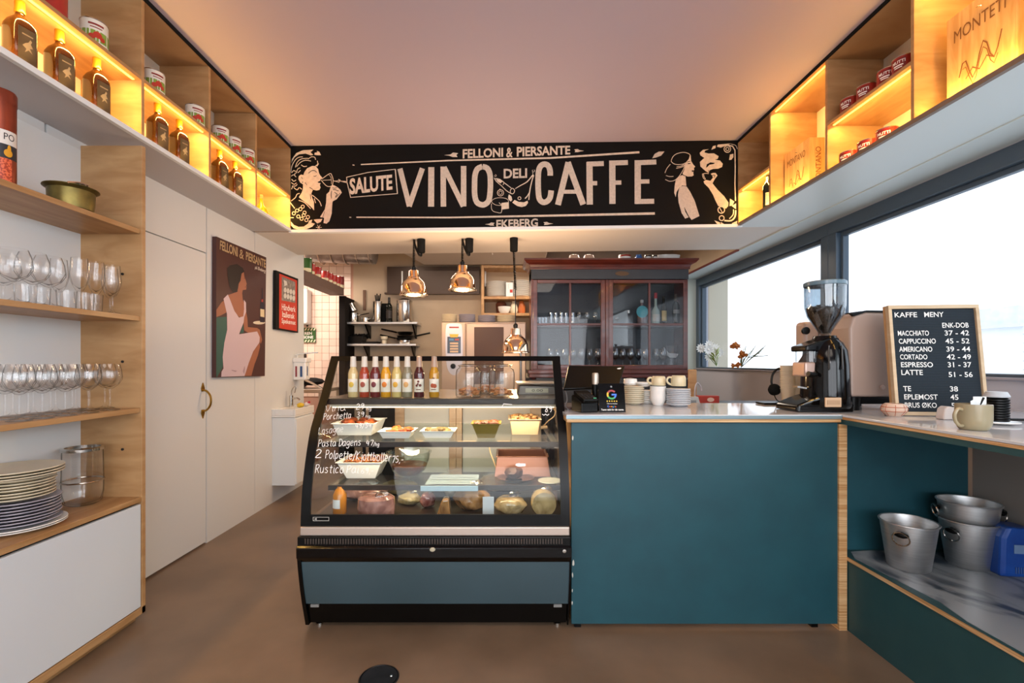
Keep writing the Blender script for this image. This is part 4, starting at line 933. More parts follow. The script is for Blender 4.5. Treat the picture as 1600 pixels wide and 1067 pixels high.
MB().tube([(.0, 0, .155), (.03, 0, .13), (.045, 0, .08)], .007, 8, smooth=3).build('handle', mat('orange_glaze', '#b5602a', .3), t, smooth=True)
t = thing('stone_jug', 'cream stoneware jug beside the orange jug', 'jug', (P(803, 0, YW+.1).x, YW+.1, z2)); MB().lathe([(0, 0), (.04, 0), (.055, .05), (.04, .11), (.025, .14), (.03, .16), (0, .16)], seg=20).build('body', M['cream'], t, smooth=True)

# combi oven
ov = thing('combi_oven', 'stainless steel combi oven with a glass door and a control panel', 'oven', (-.2, 5.2, .8))
YO = 4.8
x0, x1 = P(690, 0, YO).x, P(822, 0, YO).x; zt1 = P(0, 503, YO).z
MB().box(x0, x1, YO+.02, YO+.75, .86, zt1).build('casing', mat('oven_steel', '#a28e80', .4, .3), ov, world=True, bevel=.006)
xd = P(727, 0, YO).x
MB().box(xd+.01, x1-.005, YO-.02, YO+.02, .90, zt1-.015).build('door', mat('oven_steel', '#a28e80', .4, .3), ov, world=True, bevel=.008)
MB().box(P(741, 0, YO-.02).x, P(787, 0, YO-.02).x, YO-.024, YO-.018, .98, P(0, 511, YO-.02).z).build('door_glass', mat('oven_glass', '#4a3224', .35, spec=.2), ov, world=True, bevel=.004)
MB().tube([(x1-.06, YO-.06, 1.0), (x1-.06, YO-.06, 1.45)], .012, 10).tube([(x1-.06, YO-.06, 1.04), (x1-.06, YO-.01, 1.04)], .008, 8).tube([(x1-.06, YO-.06, 1.41), (x1-.06, YO-.01, 1.41)], .008, 8).build('handle', M['steel'], ov, world=True, smooth=True)
po_ = lambda x, y: P(x, y, YO-.003)
cp = MB().box(x0, xd, YO-.0, YO+.02, .9, zt1-.005).build('control_panel', mat('oven_steel', '#a28e80', .4, .3), ov, world=True, bevel=.004)
A = Art(); A.poly(sm([(697, 511), (700, 506), (710, 505), (719, 506), (722, 512), (723, 545), (722, 570), (716, 583), (708, 586), (700, 578), (697, 560), (696, 530)], 3)); A.build('display_plate', mat('panel_silver', '#a9a3a8', .3, .4), ov, onY(YO), N_, .0015)
A = Art(); A.poly([(699, 526), (720, 526), (720, 552), (699, 552)]); A.build('screen', mat('screen_navy', '#1c2230', .2), ov, onY(YO), N_, .003)
A = Art(); A.poly([(702, 522), (717, 522), (715, 527), (704, 527)]); A.build('yellow_key', mat('key_yellow', '#d9a820', .4), ov, onY(YO), N_, .004)
A = Art(); A.poly([(702, 529), (709, 529), (709, 532), (702, 532)]); A.build('blue_key', mat('key_blue', '#3a78a8', .4), ov, onY(YO), N_, .004)
A = Art(); A.poly([(711, 529), (717, 529), (717, 532), (711, 532)]); A.build('red_key', mat('key_red', '#a83428', .4), ov, onY(YO), N_, .004)
for k in range(4): A = Art(); A.poly([(703, 535+k*4.3), (716, 535+k*4.3), (716, 537.8+k*4.3), (703, 537.8+k*4.3)]); A.build('key', mat('key_beige', '#c0a890', .5), ov, onY(YO), N_, .004)
A = Art(); A.line([(702, 511.5), (717, 511.5)], 2.2); A.build('maker_mark', mat('logo_red', '#9a2a30', .5), ov, onY(YO), N_, .003)
MB().lathe([(0, 0), (.028, 0), (.026, .02), (0, .022)], R=Matrix.Translation(P(708, 572, YO-.002)) @ Matrix.Rotation(PI/2, 4, 'X'), seg=20).build('dial', M['black'], ov, world=True, smooth=True)
MB().box(x0+.02, x1-.02, YO+.05, YO+.7, 0, .86).build('stand', M['steelr'], ov, world=True)
for k, (px, m, n, wd, nm) in enumerate([(702, M['cream'], 7, .082, 'cream'), (730, M['porc2'], 7, .09, 'lilac'), (760.5, M['porc2'], 6, .096, 'lilac'), (791, M['cream'], 6, .1, 'wide cream')]):
    c = P(px, 0, YO+.15); which = ['beside the control panel side', 'second from the control panel side', 'third from the control panel side', 'nearest the dresser'][k]
    plate_pile(c.x, YO+.15, zt1+.001, n, wd, .012, m, nm+' plate, %s of the pile ' + which, 'plates on top of the oven', seed=k+10, jit=.003)
# counter behind the deli case and steel worktop with tools
t = thing('back_worktop', 'steel worktop behind the display case under the oven and dresser', 'worktop', (0, 5, 0))
MB().box(.26, 1.93, 4.66, 5.4, .99, 1.03).build('top', M['dkblue'], t, world=True, bevel=.003)
MB().box(.28, 1.92, 4.70, 5.4, 0.0, .99).build('base', M['dkblue'], t, world=True)

# ------------------------------------------------------------------ antique glazed dresser
YD = 4.72
dr = thing('glazed_dresser', 'dark red mahogany dresser top with two glazed doors full of glasses and bottles', 'cabinet', (1.1, YD, 1.03))
def DX(px, Y=YD): return P(px, 0, Y).x
def DZ(py, Y=YD): return P(0, py, Y).z
dx0, dx1 = DX(830), DX(1076); dz0, dz1 = DZ(590), DZ(408); dd = .36
# carcass
MB().box(dx0, dx0+.022, YD+.02, YD+dd, DZ(578), DZ(420)).build('side_panel', M['mahog'], dr, world=True, bevel=.002)
MB().box(dx1-.022, dx1, YD+.02, YD+dd, DZ(578), DZ(420)).build('side_panel', M['mahog'], dr, world=True, bevel=.002)
MB().box(dx0+.022, dx1-.022, YD+dd-.015, YD+dd, DZ(578), DZ(420)).build('back_panel', M['dkblue'], dr, world=True)
SHF = DZ(507)
MB().box(dx0+.022, dx1-.022, YD+.035, YD+dd-.015, SHF-.018, SHF+.002).build('shelf', M['mahog'], dr, world=True)
FLR = DZ(577)+.0
MB().box(dx0+.022, dx1-.022, YD+.02, YD+dd-.015, FLR-.02, FLR).build('floor_board', M['mahog'], dr, world=True)
# frieze and cornice
MB().box(dx0, dx1, YD+.0, YD+dd, DZ(436), DZ(418)).build('frieze', M['dkblue'], dr, world=True, bevel=.002)
b = MB(); prof = [(0, DZ(418)-.0), (.01, DZ(418)), (.02, DZ(414)), (.055, DZ(411.5)), (.075, DZ(408)), (.075, DZ(405.5)), (0, DZ(405.5))]
x0_, x1_ = dx0, dx1
ring0 = []
for o_, z in prof:
    ring0.append([b.bm.verts.new((x0_-o_, YD-o_, z)), b.bm.verts.new((x1_+o_, YD-o_, z)), b.bm.verts.new((x1_+o_, YD+dd, z)), b.bm.verts.new((x0_-o_, YD+dd, z))])
for r0, r1 in zip(ring0, ring0[1:]):
    for i in range(4): b.bm.faces.new((r0[i], r0[(i+1) % 4], r1[(i+1) % 4], r1[i]))
b.bm.faces.new(ring0[0]); b.bm.faces.new(ring0[-1][::-1])
b.build('cornice', M['mahog'], dr, world=True)
MB().box(dx0-.012, dx1+.012, YD-.012, YD, DZ(421), DZ(417.5)).build('bead_moulding', M['mahog'], dr, world=True, bevel=.003)
A = Art(); A.circ((972, 427.5), 11, 3.6, 24); A.build('brass_plate', mat('dull_brass_plate', '#5a4430', .35, .6), dr, onY(YD), N_, .004)
# doors
def ddoor(a, b_, mid, side):
    z0, z1 = DZ(577), DZ(437); w = .062; xa, xb, xm = DX(a), DX(b_), DX(mid)
    d = MB().box(xa, xa+w*.75, YD, YD+.022, z0, z1).box(xb-w*.75, xb, YD, YD+.022, z0, z1).box(xa+w*.75, xb-w*.75, YD, YD+.022, z1-.035, z1).box(xa+w*.75, xb-w*.75, YD, YD+.022, z0, z0+.045).build('door', M['mahog'], dr, world=True, bevel=.004)
    zz_ = DZ(506.5)
    MB().box(xm-.011, xm+.011, YD+.001, YD+.018, z0+.045, z1-.035).build('glazing_bar', M['mahog'], d, world=True, bevel=.003)
    MB().box(xa+w*.75, xb-w*.75, YD+.002, YD+.016, zz_-.010, zz_+.010).build('glazing_bar', M['mahog'], d, world=True, bevel=.003)
    for (p, q) in ((xa+w*.75, xm-.011), (xm+.011, xb-w*.75)):
        for (r_, s_) in ((z0+.045, zz_-.01), (zz_+.01, z1-.035)):
            MB().box(p, q, YD+.009, YD+.011, r_, s_).build('pane', glass('old_cabinet_glass', '#eef0f2', .4, .022), d, world=True)
ddoor(832.5, 946, 891, -1); ddoor(951, 1075, 1015, 1)
MB().box(DX(946)+.001, DX(951)-.001, YD-.006, YD+.03, DZ(577), DZ(437)).build('centre_stile', M['mahog'], dr, world=True, bevel=.003)
MB().box(dx0-.035, dx1+.035, YD-.04, YD+dd, DZ(584), DZ(578)).box(dx0-.02, dx1+.02, YD-.025, YD+dd, DZ(590), DZ(584)).build('base_moulding', M['mahog'], dr, world=True, bevel=.006, seg=3)
zb0 = 1.031
for px in (834, 953, 1012, 1071):
    b = MB(); h_ = DZ(590)-zb0
    b.lathe([(.016, 0), (.018, h_*.1), (.010, h_*.18), (.016, h_*.3), (.021, h_*.5), (.014, h_*.66), (.009, h_*.74), (.017, h_*.84), (.016, h_)], c=(DX(px), YD-.005, zb0), seg=16).build('turned_spindle', M['mahog'], dr, world=True, smooth=True)
for a, c_ in ((838, 949), (957, 1008), (1016, 1067)):
    z1 = DZ(590)-.001; z0 = DZ(600); xa, xb = DX(a), DX(c_); n = 12
    out = [(xa, z1), (xb, z1), (xb, z0-.02)]+[(xb-(xb-xa)*i/n, z0-.02+.055*math.sin(PI*i/n)) for i in range(1, n)]+[(xa, z0-.02)]
    MB().prism(out, 'y', YD+.01, YD+.025).build('arched_apron', M['dkblue'], dr, world=True)
MB().box(dx0, dx1, YD+dd-.02, YD+dd, zb0, DZ(590)).build('lower_back', M['dkblue'], dr, world=True)
# things in the dresser
GM[0] = glass('cabinet_glassware', '#f4f6f8', 1.0, .16, .02, 1.6)
YI = YD+.16
i_ = 0
for k, px in enumerate((838, 843, 848, 853)):
    lab = 'short clear tumbler, %s of the four lowest ones in the dresser corner' % ('first' if k == 0 else ORD[k])
    if k == 0: q = tumbler('tumbler', lab, .085, .018, group='short tumblers in the dresser'); q.location = (DX(px, YI), YI, SHF+.003); 
    else: dup(q, (DX(px, YI), YI, SHF+.003), 0, lab)
for k, px in enumerate((861, 869, 877, 885, 895)):
    lab = 'tall clear tumbler, %s of five in a row on the dresser shelf' % ORD[k]
    if k == 0: q2 = tumbler('tumbler', lab, .135, .026, group='tall tumblers in the dresser'); q2.location = (DX(px, YI), YI, SHF+.003)
    else: dup(q2, (DX(px, YI), YI+.02*(k % 2), SHF+.003), 0, lab)
for k, px in enumerate((905, 917, 930)):
    lab = 'small stemmed glass, %s of three beside the tall tumblers in the dresser' % ORD[k]
    if k == 0: q3 = stem_glass('wine_glass', lab, .14, .028, .6, group='small stemmed glasses in the dresser'); q3.location = (DX(px, YI), YI, SHF+.003)
    else: dup(q3, (DX(px, YI), YI, SHF+.003), 0, lab)
for k, px in enumerate((860, 871, 882, 895, 908, 921, 934, 942, 961, 973, 985, 998, 1008, 1025, 1036)):
    lab = 'stemmed wine glass, %s counted from the oven end in the lower dresser row' % ORD[k]
    Yk = YI+(.07 if k % 2 else -.04)
    if k == 0: q4 = stem_glass('wine_glass', lab, .215, .04, .55, group='wine glasses in the lower dresser row'); q4.location = (DX(px, Yk), Yk, FLR+.001)
    else: dup(q4, (DX(px, Yk), Yk, FLR+.001), 0, lab)
def simple_bottle(name, label, px, h, r, gm, cm, lm, z=None, Y=None, cap=.03, lz=(.2, .5), cat='bottle', shoulder=.62, neck=.014):
    Y = Y or YI; t = thing(name, label, cat, (DX(px, Y), Y, SHF+.003 if z is None else z))
    MB().lathe([(0, 0), (r*.95, 0), (r, .004), (r, h*shoulder), (r*.9, h*(shoulder+.04)), (neck+.004, h*(shoulder+.14)), (neck, h*(shoulder+.18)), (neck, h-cap*.5)], seg=24).build('body', gm, t, smooth=True, angle=50)
    MB().lathe([(neck+.001, h-cap), (neck+.003, h-cap), (neck+.003, h), (0, h)], seg=16).build('cap', cm, t, smooth=True)
    if lm: wrap_label(r+.0006, -150, -30, h*lz[0], h*lz[1]).build('label', lm, t, smooth=True)
    return t
simple_bottle('gin_bottle', 'pale pink spirit bottle with a round turquoise label in the dresser', 1003, .27, .05, mat('pinkish_glass', '#8a7c80', .1), mat('grey_cap', '#b5c0c4', .4), None, lz=(.2, .5))
A = Art(); A.circ((1003.5, 487), 9, 9.5, 24); t_ = [o for o in C.objects if o.name.startswith('gin_bottle')][0]
A.build('round_label', mat('turquoise_label', '#4aa8b8', .5), t_, onY(YI-.052), N_, 0)
simple_bottle('white_bottle', 'clear frosted bottle with a red cap, tallest in the dresser', 1024.5, .345, .043, mat('frosted_glass', '#a9c0bd', .2), mat('red_cap', '#b02834', .4), mat('white_label', '#c3c8c4', .5), lz=(.12, .34), cap=.06, shoulder=.42)
simple_bottle('liqueur_bottle', 'slim dark bottle with a yellow label beside the frosted one', 1037, .31, .03, M['dkbottle'], M['foil'], mat('yellow_label', '#c8b070', .5), lz=(.15, .5))
simple_bottle('vermouth_bottle', 'dark bottle with a small white label alone at the dresser corner', 1056, .33, .038, M['dkbottle'], mat('bronze_foil', '#4a4038', .4), mat('small_white_label', '#8f9090', .5), lz=(.38, .5), cap=.08)
simple_bottle('small_bottle', 'small clear faceted decanter on the dresser shelf beside the spirits', 982, .16, .03, M['wineglass'], M['steel'], None)
t = stem_glass('wine_glass', 'little liqueur glass beside the centre post on the dresser shelf', .1, .022, .5); t.location = (DX(964, YI), YI, SHF+.003)
t = thing('glass_jug', 'clear glass jug holding folded white paper in the lower dresser corner', 'jug', (DX(1049, YI), YI, FLR+.001))
MB().lathe([(0, 0), (.05, 0), (.055, .01), (.05, .2), (.06, .25), (.058, .25), (.048, .2), (.05, .012), (0, .01)], seg=24).build('body', M['wineglass'], t, smooth=True)
MB().prism([(-.08, .23), (-.03, .17), (.07, .16), (.05, .12), (-.02, .12), (-.07, .18)], 'y', -.01, .01).build('paper', M['white'], t)
# things on top of the dresser
ZT = DZ(405.5)+.001; YT = YD+.10
for k, (px, w_) in enumerate(((897, 'first'), (920, 'second'))):
    t = thing('bowl', '%s of two upturned cream bowls on top of the dresser' % w_, 'bowl', (DX(px, YT), YT, ZT), 0, 'cream bowls on top of the dresser')
    MB().lathe([(.062, 0), (.058, .03), (.045, .065), (.03, .07), (0, .07)], seg=24).build('body', mat('peach_ceramic', '#d3b29c', .4), t, smooth=True)
t = tin('round_tin', 'red and white round tin on top of the dresser', (DX(976, YT), YT, ZT), .063, .065, mat('tin_red', '#a32a20', .35), 0); wrap_label(.0635, -150, -30, .02, .045).build('label', M['white'], t, smooth=True)
t = thing('blue_jar', 'small blue and white ceramic jar on top of the dresser', 'jar', (DX(998, YT), YT, ZT)); MB().lathe([(0, 0), (.035, 0), (.042, .02), (.036, .045), (.025, .055), (.028, .07), (0, .072)], seg=24).build('body', mat('blue_ceramic', '#3a6ab0', .3), t, smooth=True)
for k, px in enumerate((1012, 1023)):
    t = tin('small_tin', '%s of two small dark labelled tins on top of the dresser' % ['larger', 'smaller'][k], (DX(px, YT), YT, ZT), .034-.008*k, .065, mat('tin_dark', '#3a302c', .4), 0, 0, 'small dark tins'); wrap_label(.0345-.008*k, -140, -40, .018, .048).build('label', M['white'], t, smooth=True)
t = thing('oval_dish', 'shiny white oval dish leaning on top of the dresser', 'dish', (DX(1046, YT), YT+.05, ZT)); MB().lathe([(0, 0), (.08, 0), (.12, .04), (.13, .075), (.125, .075), (.11, .04), (0, .008)], seg=32, sy=.5).build('body', M['porc'], t, smooth=True)
t = thing('ceiling_sensor', 'small round sensor on the wall above the dresser', 'sensor', (P(1106, 396, 6.1).x, 6.13, P(1106, 399, 6.1).z)); MB().lathe([(0, 0), (.06, 0), (.055, .02), (.03, .03), (0, .03)], R=Matrix.Rotation(PI/2, 4, 'X'), seg=24).build('body', mat('sensor_grey', '#8a8680', .5), t, smooth=True)
t = thing('light_switch', 'white wall switch between the dresser and the window', 'switch', (P(1081, 532, 6.1).x, 6.13, P(1081, 532, 6.1).z)); MB().box(-.045, .045, 0, .018, -.05, .05).build('plate', M['white'], t, bevel=.004); MB().box(-.018, .018, -.006, 0, -.02, .02).build('rocker', mat('switch_red', '#b86a5a', .4), t)
st(MB().box(2.2, XR, 6.02, YB, 0, 2.3).build('trim_11', mat('pale_green_grey', '#c0c8c0', .6)))

# ------------------------------------------------------------------ heat lamps hanging under the header
def heat_lamp(label, px, py_rim, cpx, Y, coil_top=False):
    c = P(px, py_rim, Y); zc = zt(c.x, 2.247); cx = P(cpx, 0, Y).x
    t = thing('heat_lamp', label, 'lamp', (c.x, Y, c.z), 0, 'copper heat lamps above the display case')
    R = .118
    b = MB().lathe([(R, 0), (R*1.03, -.004), (R*1.03, .003), (R*.95, .012), (R*.90, .07), (R*.78, .105), (R*.55, .135), (R*.48, .138), (R*.46, .150), (R*.36, .152), (R*.34, .205), (R*.30, .208), (.0, .208),
                    ], seg=40).build('shade', M['copper'], t, smooth=True, angle=40)
    MB().lathe([(R*.99, .0), (R*.93, .012), (R*.88, .07), (R*.75, .1), (R*.5, .13), (0, .133)], seg=32).build('inner_shade', M['steel'], t, smooth=True)
    MB().lathe([(0, .02), (.035, .022), (.045, .04), (.04, .07), (.02, .1), (.018, .13)], seg=20).build('bulb', mat('warm_bulb', '#ffc98a', .4, emit=BULB), t, smooth=True)
    top = zc-c.z
    MB().lathe([(0, top-.115), (.03, top-.115), (.033, top-.11), (.035, top-.002), (0, top-.002)], c=(cx-c.x, .02, 0), seg=20).build('ceiling_mount', M['blackmat'], t, smooth=True)
    MB().lathe([(.018, .2), (.02, .235), (.008, .25)], seg=12).build('cord_grip', M['black'], t, smooth=True)
    # cord: coiled upper part
    pts = []; z0 = .24; z1 = top-.12 if not coil_top else top-.01; L = z1-z0
    straight = .30 if L > .4 else 0.0
    turns = max(6, int((L-straight)/.012)); n = turns*7; xo = (cx-c.x) if not coil_top else 0
    for i in range(n+1):
        f = i/n; a = i*2*PI/7; zz_ = z0+straight+(L-straight)*f
        pts.append((xo*f+.008*math.cos(a), .02*f+.008*math.sin(a), zz_))
    MB().tube([(0, 0, .22)]+([(0, 0, z0+straight)] if straight else [])+pts, .0042, 5).build('coiled_cord', M['black'], t, smooth=True)
    if coil_top:
        MB().tube([(0, 0, top-.01), (.012, 0, top-.06), (.04, .01, top-.13), (cx-c.x, .02, top-.14), (cx-c.x, .02, top-.1)], .009, 8, smooth=4).build('cord_loop', M['black'], t, smooth=True)
    point('heat_lamp_light', (c.x, Y, c.z-.03), 9.0, (1.0, .62, .30), .05)
    return t
BULB = 14.0
heat_lamp('copper heat lamp nearest the tiled scullery, short coiled cord', 646.5, 461, 657.5, 3.92, True)
heat_lamp('copper heat lamp between the other two, its bulb glowing in view', 722.5, 453, 733, 3.92, True)
heat_lamp('copper heat lamp hanging lowest on a long cord beside the dresser', 805.5, 551, 803, 3.92, False)
# ------------------------------------------------------------------ refrigerated display case
HW0, HW1 = -.892, .2945
PROF = [(2.393, 1.239), (2.315, 1.13), (2.245, 1.03), (2.14, .905), (2.085, .78), (2.05, .66), (2.035, .56), (2.029, .4855)]   # outer front curve (Y, Z)
YBK = 3.05
dc = thing('display_case', 'curved glass refrigerated deli display case with black frame and blue front', 'display case', (-.3, 2.5, 0))
def yprof(z):
    for (ya, za), (yb, zb) in zip(PROF, PROF[1:]):
        if zb <= z <= za: return ya+(yb-ya)*(za-z)/(za-zb)
    return PROF[0][0] if z > PROF[0][1] else PROF[-1][0]
def smp(p, n=4): return sml(p, n)
FP = smp(PROF)
BF = M['black']
# front glass frame printed black border + glass
def front_strip(x0, x1, off=0.0, t=.006, pr=None, name='front_glass', m=None, parent=dc):
    pr = pr or FP
    out = [(y+off, z) for y, z in pr]+[(y+off+t, z) for y, z in reversed(pr)]
    return MB().prism(out, 'x', x0, x1).build(name, m, parent, world=True, smooth=True, angle=30)
front_strip(HW0+.035, HW1-.035, .002, .005, name='front_glass', m=M['caseglass'])
sub = lambda z0, z1: [p for p in FP if z0 <= p[1] <= z1]
for (a, b_) in ((HW0, HW0+.04), (HW1-.04, HW1)):
    front_strip(a, b_, 0, .012, name='glass_border', m=BF)
front_strip(HW0+.04, HW1-.04, 0, .010, pr=[(2.393, 1.239), (2.375, 1.214)], name='top_border', m=BF)
front_strip(HW0+.04, HW1-.04, 0, .010, pr=[(2.031, .535), (2.029, .4855)], name='bottom_border', m=BF)
# side glasses with borders
for s, X in ((0, HW0), (1, HW1-.006)):
    out = [(y+.01, z) for y, z in FP]+[(YBK-.1, .4855), (YBK-.1, 1.02), (2.5, 1.02), (2.47, 1.15), (2.42, 1.235)]
    MB().prism(out, 'x', X, X+.006).build('side_glass', M['caseglass'], dc, world=True)
    MB().box(X-.002 if s == 0 else X, X+.008, YBK-.12, YBK-.08, .4855, 1.03).build('side_border', BF, dc, world=True)
# top deck
MB().box(HW0+.01, HW1-.01, 2.262, 2.285, 1.000, 1.028).build('deck_front_rail', mat('deck_rail', '#2c211b', .35, .2), dc, world=True, bevel=.003)
MB().box(HW0+.008, HW1-.008, 2.285, YBK, 1.010, 1.0285).build('top_deck', nmat('deck_steel', '#84796e', '#948a7e', nscale=5, rough=.25, metal=.6), dc, world=True, bevel=.002)
MB().box(HW0+.03, HW1-.03, 2.29, 2.325, .985, .999).build('led_housing', mat('led_housing', '#d8c8b0', .4), dc, world=True)
MB().box(HW0+.04, HW1-.04, 2.30, 2.315, .981, .985).build('led_strip', mat('case_led', '#ffd9a0', .4, emit=6), dc, world=True)
MB().box(HW0+.06, HW1-.1, YBK-.11, YBK-.10, .955, .975).build('rear_led_strip', mat('case_led2', '#ffca88', .4, emit=3.0), dc, world=True)
area('case_light', (-.3, 2.31, .975), (math.radians(28), 0, 0), 1.05, .02, 3.2, (1.0, .80, .56))
area('case_light', (-.3, 2.22, .80), (math.radians(30), 0, 0), 1.0, .02, 2.4, (1.0, .76, .50))
# interior glass shelves
def cshelf(z, yf, x0, x1, yb=2.86):
    MB().box(x0, x1, yf+.012, yb, z-.008, z).build('glass_shelf', glass('shelf_glass', '#f0f4f0', .4, .018), dc, world=True)
    MB().box(x0, x1, yf, yf+.012, z-.022, z+.003).build('shelf_front_rail', mat('deck_rail', '#2c211b', .35, .2), dc, world=True, bevel=.002)
    MB().box(x0, x0+.02, yf+.02, yb, z-.03, z-.009).box(x1-.02, x1, yf+.02, yb, z-.03, z-.009).build('shelf_bracket', M['steelr'], dc, world=True)
cshelf(.830, 2.165, HW0+.025, HW1-.03)
cshelf(.613, 2.215, HW0+.05, HW1-.012)
# well floor and front inner
MB().box(HW0+.01, HW1-.01, 2.045, YBK-.08, .455, .480).build('well_floor', mat('well_brown', '#3a2c27', .28), dc, world=True)
# rear sliding doors
bk = YBK-.09
MB().box(HW0+.26, -.30, bk, bk+.008, .50, .985).build('rear_door', mat('rear_door_white', '#d3cdc6', .4), dc, world=True)
MB().box(-.26, HW1-.12, bk+.01, bk+.018, .50, .985).build('rear_door', mat('rear_door_white', '#d3cdc6', .4), dc, world=True)
for a, b_ in ((-.345, -.30), (-.30, -.262), (HW1-.12, HW1-.05), (HW0+.2, HW0+.26)):
    MB().box(a, b_, bk-.015, bk+.02, .48, 1.0).build('rear_post', nmat('rear_post_alu', '#a8886c', '#b5977c', scale=(1, 1, 20), nscale=6, rough=.35, metal=.5), dc, world=True, bevel=.002)
# lower body
MB().box(HW0+.003, HW1-.003, 2.018, 2.05, .447, .4845).build('aluminium_bumper', mat('bumper_alu', '#c9b9ad', .32, .55), dc, world=True, bevel=.004)
MB().box(HW0-.004, HW1+.0, 2.005, YBK, .375, .4465).build('grille_housing', BF, dc, world=True, bevel=.004)
for k in range(90): pass
g = MB()
for k in range(96): 
    x = HW0+.03+k*(HW1-HW0-.06)/96; g.box(x, x+.006, 2.001, 2.0049, .418, .440)
gg = g.build('grille_slats', mat('grille_brown', '#3a302a', .5), dc, world=True); gg['kind'] = 'stuff'
MB().prism([(1.993, .402), (2.004, .410), (2.05, .41), (2.05, .33), (2.012, .335), (1.995, .36)], 'x', HW0-.004, HW1+.003).build('lower_rail', M['blackgl'], dc, world=True, bevel=.002)
MB().lathe([(0, 0), (.009, 0), (.008, .005), (0, .006)], R=Matrix.Translation((-.305, 1.993, .398)) @ Matrix.Rotation(PI/2, 4, 'X'), sx=1.4).build('latch_button', mat('pale_button', '#b0a890', .4), dc, world=True)
MB().lathe([(0, 0), (.009, 0), (.008, .005), (0, .006)], R=Matrix.Translation((.265, 1.993, .392)) @ Matrix.Rotation(PI/2, 4, 'X')).build('key_lock', M['steel'], dc, world=True)
BP = smp([(2.012, .337), (2.022, .28), (2.04, .2), (2.06, .128)], 3)
MB().prism([(y, z) for y, z in BP]+[(y+.02, z) for y, z in reversed(BP)], 'x', HW0+.012, HW1-.004).build('blue_front_panel', M['bluepanel'], dc, world=True, smooth=True, angle=30)
KP = [(2.065, .126), (2.095, .02)]
MB().prism([(2.068, .126), (2.095, .025), (2.15, .025), (2.15, .126)], 'x', HW0+.018, HW1-.008).build('kick_panel', BF, dc, world=True)
for X0, X1 in ((HW0-.004, HW0+.012), (HW1-.004, HW1+.002)):
    MB().prism([(1.998, .37)]+[(y-.006, z) for y, z in BP]+[(2.09, .016), (YBK, .016), (YBK, .37)], 'x', X0, X1).build('side_cheek', BF, dc, world=True)
MB().box(HW0+.02, HW1-.02, YBK-.06, YBK, .03, .98).build('rear_body', BF, dc, world=True)
for x in (HW0+.045, HW1-.045):
    for y in (2.13, YBK-.08):
        MB().lathe([(0, 0), (.016, 0), (.016, .008), (.008, .012), (.008, .028), (0, .028)], c=(x, y, 0), seg=16).build('foot', M['steel'], dc, world=True, smooth=True)
for x in (HW0+.05, HW1-.05): MB().box(x-.018, x+.018, 2.058, 2.066, .113, .125).build('clip', mat('clip_grey', '#7a7a78', .4), dc, world=True)
# plane of the lower half of the front glass for lettering
def onglass(px, py):
    # intersection of the sight line with the curved glass outline
    k = -(py-VY)/FOC; lo, hi = 1.95, 2.45
    for _ in range(30):
        m_ = (lo+hi)/2; z = EYE+k*m_
        if m_ < yprof(z): lo = m_
        else: hi = m_
    return P(px, py, lo)
W_ = mat('white_marker', '#f4f2ee', .8)
ng = (0, -1, .3)
